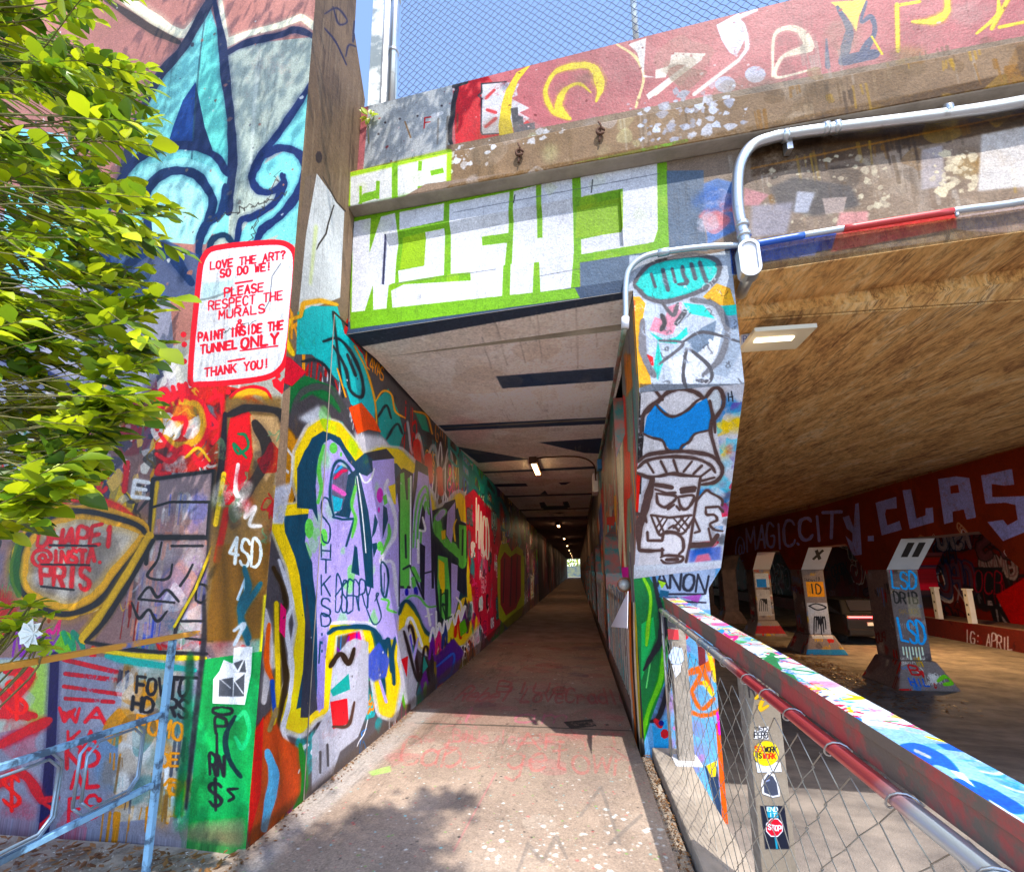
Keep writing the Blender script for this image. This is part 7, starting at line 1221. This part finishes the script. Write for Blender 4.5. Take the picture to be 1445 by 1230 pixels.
# ================================================================== plants and litter
def leaf_mesh(name, L, Wd, fold, m, curl_=.12):
    rows = [(0, 0), (.18, .55), (.42, 1), (.68, .82), (.88, .38), (1, 0)]; V = []; Fc = []
    for t, w_ in rows:
        z = -curl_*L*t*t
        V += [(-w_*Wd/2, t*L, z+fold*w_*Wd/2), (0, t*L, z), (w_*Wd/2, t*L, z+fold*w_*Wd/2)]
    for i in range(len(rows)-1): a = i*3; Fc += [(a, a+1, a+4, a+3), (a+1, a+2, a+5, a+4)]
    me = bpy.data.meshes.new(name); me.from_pydata(V, [], Fc); me.materials.append(m); me.polygons.foreach_set('use_smooth', [True]*len(Fc)); me.update(); return me
LM_ = [leaf_mesh('leaf', .066, .038, .35, leafm), leaf_mesh('leaf', .056, .034, .5, leafm, .25), leaf_mesh('leaf', .074, .040, .3, leafm, .05), leaf_mesh('leaf', .064, .038, .4, leafd, .2)]
def bound(y):
    ys_ = [-40, 0, 60, 100, 150, 200, 240, 290, 320, 370, 400, 450, 500, 550, 600, 650, 700, 740, 760]; xs_ = [175, 180, 200, 215, 238, 222, 190, 262, 288, 285, 262, 240, 232, 236, 222, 160, 118, 80, 20]
    return np.interp(y, ys_, xs_)
r = random.Random(11); twigs = []; leaves = []
root = Vector((-3.3, 1.2, 0))
bush = empty('shrub', root); tag(bush, 'leafy bright green shrub spilling in front of the mural wall at the left', 'shrub'); bo = []
tw = Geo(); hubs = [Vector((-3.1, 1.3, z)) for z in (1.2, 1.9, 2.6, 3.3, 4.0)]
tw.tube(arc([root, root+Vector((.1, .05, 1.2)), root+Vector((.2, .1, 2.6)), root+Vector((.3, .2, 4.4))], 6), [.045]*19, 8)
cnt = 0
CL = []
while len(CL) < 165:
    y_ = r.uniform(-60, 745); CL.append((r.uniform(-160, bound(y_)-14), y_, r.uniform(1.25, 2.2)))
while cnt < 720:
    c0 = r.choice(CL); x_, y_ = c0[0]+r.gauss(0, 24), c0[1]+r.gauss(0, 15)
    if x_ > bound(y_)-2: continue
    if y_ > 520 and r.random() < .3: continue
    d_ = c0[2]+r.gauss(0, .06)
    t = ony(x_, y_, d_)
    if t.x > -.9: continue
    h_ = min(hubs, key=lambda h: (h-t).length+r.uniform(0, .5)); mid = h_.lerp(t, .55)+Vector((r.uniform(-.1, .1), r.uniform(-.1, .1), r.uniform(-.02, .14)))
    P = arc([h_, mid, t], 5); tw.tube(P, list(np.linspace(.0045, .0014, len(P))), 5, caps=False); cnt += 1
    dirv = (P[-1]-P[-4]).normalized(); nL = r.randint(8, 12)
    for j in range(nL):
        f_ = j/(nL-1); p = P[-1]-dirv*(.20*(1-f_)); side = 1 if j % 2 else -1
        ax = (dirv*r.uniform(.35, .9)+dirv.cross(Vector((0, 0, 1)))*side*r.uniform(.4, 1)+Vector((r.uniform(-.2, .2), r.uniform(-.2, .2), r.uniform(-.3, .35))))
        if j == nL-1: ax = dirv+Vector((0, 0, r.uniform(-.2, .2)))
        ax.normalize(); up = (Vector((r.gauss(0, .45), r.gauss(-.7, .5), 1))).normalized(); xx = ax.cross(up).normalized(); zz_ = xx.cross(ax)
        M4 = Matrix((xx, ax, zz_)).transposed().to_4x4(); M4.translation = p; sc = r.uniform(.95, 1.6)
        u_, v_ = pix(p)
        if u_ > bound(v_)+14 or v_ > 790: continue
        leaves.append((M4@Matrix.Scale(sc, 4), r.choice([0, 0, 1, 2, 2, 3]), u_, v_))
# low sprig at the bottom left
for i in range(22):
    t = ony(r.uniform(-40, 80), r.uniform(845, 925), r.uniform(1.6, 1.95)); P = arc([Vector((-2.75, 1.3, .3)), t+Vector((-.15, 0, -.2)), t], 4); tw.tube(P, [.004]*len(P), 5, caps=False)
    for j in range(7):
        a_ = j*.9+i; ax = Vector((math.cos(a_), math.sin(a_)*.7, r.uniform(-.2, .6))).normalized(); up = Vector((r.gauss(0, .3), -.3, 1)).normalized(); xx = ax.cross(up).normalized(); M4 = Matrix((xx, ax, xx.cross(ax))).transposed().to_4x4(); M4.translation = t
        leaves.append((M4@Matrix.Scale(r.uniform(.7, 1.1), 4), r.choice([0, 1, 2]), *pix(t)))
inv = [l for l in leaves if -20 < l[2] < 420 and -20 < l[3] < 1000]; inv.sort(key=lambda l: (Vector(l[0].translation)-Vector(CP)).length); near = inv[:299]; ids = set(id(l) for l in near)
for l in near:
    o = bpy.data.objects.new('leaf', LM_[l[1]]); COL.objects.link(o); o.parent = bush; o.matrix_parent_inverse = Matrix.Translation(root).inverted(); o.matrix_basis = l[0]
g = Geo(); gd = Geo()
for l in leaves:
    if id(l) in ids: continue
    me = LM_[l[1]]; (gd if l[1] == 3 else g).add([l[0]@v.co for v in me.vertices], [tuple(p.vertices) for p in me.polygons])
f1 = g.make('foliage', [leafm]); f1['kind'] = 'stuff'; f2 = gd.make('foliage', [leafd]); f2['kind'] = 'stuff'
adopt(bush, tw.make('branches', [barkm]), f1, f2)
# white flower on the low sprig
q = ony(48, 893, 1.62); g = Geo()
for j in range(8):
    a_ = j*.785; g.add([q, q+Vector((math.cos(a_)*.03-math.sin(a_)*.018, -.02, math.sin(a_)*.03+math.cos(a_)*.018)), q+Vector((math.cos(a_)*.055, -.012, math.sin(a_)*.055)), q+Vector((math.cos(a_)*.03+math.sin(a_)*.018, -.02, math.sin(a_)*.03-math.cos(a_)*.018))], [(0, 1, 2, 3)])
fl_ = g.make('flower', [nmat('petal_white', (.7, .75, .72), .6)]); adopt(bush, fl_)
# little plant growing from the parapet corner
q = Vector(fpx(521, 165, -.02)); e = empty('small_plant', q); tag(e, 'tiny bright green plant sprouting between the pillar and the parapet', 'plant'); pl_ = [tube('stem', arc([q+Vector((0, .05, -.35)), q+Vector((-.01, 0, -.1)), q], 4), .005, barkm)]
for j in range(11):
    a_ = j*1.1; ax = Vector((math.cos(a_), -.2+.3*math.sin(a_*2), math.sin(a_)*.8)).normalized(); up = Vector((.2, -1, .3)).normalized(); xx = ax.cross(up).normalized(); M4 = Matrix((xx, ax, xx.cross(ax))).transposed().to_4x4(); M4.translation = q+ax*.02
    o = bpy.data.objects.new('leaf', LM_[j % 3]); COL.objects.link(o); o.parent = e; o.matrix_parent_inverse = Matrix.Translation(q).inverted(); o.matrix_basis = M4@Matrix.Scale(1.15, 4)
adopt(e, *pl_)
# tree overhead, behind the camera, that throws the dappled shade
g = Geo(); r = random.Random(21); tg = Geo()
def blob(c, R_, n_, s_=.06):
    for i in range(n_):
        p = Vector(c)+Vector((r.gauss(0, 1), r.gauss(0, 1), r.gauss(0, .6)))*R_*.55; d = Vector((r.gauss(0, 1), r.gauss(0, 1), r.gauss(0, .5))).normalized()*s_; e2 = d.orthogonal().normalized()*s_*.5
        g.add([p-d, p+e2, p+d, p-e2], [(0, 1, 2, 3)])
def at_h(x, y_, h_, z0=0):  # point up-sun from (x, y, z0) at height h
    t = (h_-z0); return (x+.27*t, y_-.55*t, h_)
for (x, y_, z0, R_, n_) in ((-1.15, 2.85, 0, .34, 560), (-1.5, 2.7, 0, .34, 420), (-1.0, 2.5, 0, .3, 300), (-1.25, 3.2, 0, .25, 260), (-.95, 3.55, 0, .16, 150), (-1.6, 2.45, 0, .3, 330), (-.6, 2.45, 0, .25, 220), (-1.9, 3.1, 1.2, .28, 160), (-2.4, 2.8, 5.4, .5, 260), (-3.2, 2.8, 5.8, .6, 300), (-1.5, 3.7, 5.6, .3, 130), (-1.0, 3.7, 5.7, .22, 80)):
    blob(at_h(x, y_, 8.2, z0), R_, n_)
for i in range(7): c = Vector(at_h(-1.2-.25*i, 2.7, 8.2, i*.6)); tg.tube(arc([Vector((5.5, -8, 5.5)), c+Vector((1.5, -1.5, -.2)), c], 5), list(np.linspace(.06, .012, 11)), 5)
tg.tube([(6, -9, -.4), (5.8, -8.6, 3), (5.5, -8, 5.6)], [.25, .2, .12], 8)
e = empty('tree', (6, -9, -.4)); tag(e, 'tree behind the viewer whose high branches shade the path', 'tree'); cr = g.make('crown', [leafm], smooth=False); cr['kind'] = 'stuff'; adopt(e, cr, tg.make('trunk', [barkm]))
# litter
def litter(name, n_, fn, s0, s1, m, seed):
    r = random.Random(seed); g = Geo()
    for i in range(n_):
        x, y_, z = fn(r); a_ = r.uniform(0, 6.28); s_ = r.uniform(s0, s1); dx, dy = math.cos(a_)*s_, math.sin(a_)*s_; t1, t2 = r.uniform(0, .4)*s_, r.uniform(0, .4)*s_
        g.add([(x-dx, y_-dy, z+t1), (x+dy*.4, y_-dx*.4, z+.004), (x+dx, y_+dy, z+t2), (x-dy*.4, y_+dx*.4, z+.006)], [(0, 1, 2, 3)])
    o = g.make(name, [m], smooth=False); o['kind'] = 'stuff'; return o
litter('leaf_litter', 900, lambda r: (r.uniform(-4.6, -1.95), 2.82-abs(r.gauss(0, .35)), -.02+r.random()*.03), .01, .04, dryleaf, 1)
litter('leaf_litter', 500, lambda r: (XW+abs(r.gauss(0, .05)), r.uniform(2.6, 9), .002), .004, .018, dryleaf, 2)
litter('leaf_litter', 500, lambda r: (r.uniform(.475, .56), r.uniform(1.8, 4.6), -.026+r.random()*.02), .006, .02, dryleaf, 3)
litter('leaf_litter', 1500, lambda r: (r.uniform(1.3, 7.2), r.uniform(13, 26), ZR+.005), .01, .04, dryleaf, 14)
litter('leaf_litter', 3200, lambda r: (XG-.9+r.gauss(0, .45), r.uniform(10.5, 24), ZR+.01+(.06 if r.random() < .1 else 0)) , .02, .07, dryleaf, 4)
litter('gravel', 700, lambda r: (r.uniform(-4.4, .45), r.uniform(1.7, 2.8), .0) if r.random() < .3 else (r.uniform(-4.4, -2), 2.8-abs(r.gauss(0, .3)), -.02), .004, .014, nmat('pebble', (.4, .37, .33), .8), 5)
r = random.Random(77)
for i in range(6):
    x, y_ = r.uniform(-3.6, -2.2), r.uniform(2.35, 2.7); o = bpy.data.objects.new('fallen_leaf', leaf_mesh('fallen_leaf', .11, .05, .3, dryleaf, .1) if i == 0 else fallen); COL.objects.link(o)
    fallen = o.data; o.location = (x, y_, .012); o.rotation_euler = (r.uniform(-.2, .2), r.uniform(-.2, .2), r.uniform(0, 6)); tag(o, 'dry brown leaf lying in the litter at the foot of the left wall', 'leaf', 'dry leaves below the left wall')
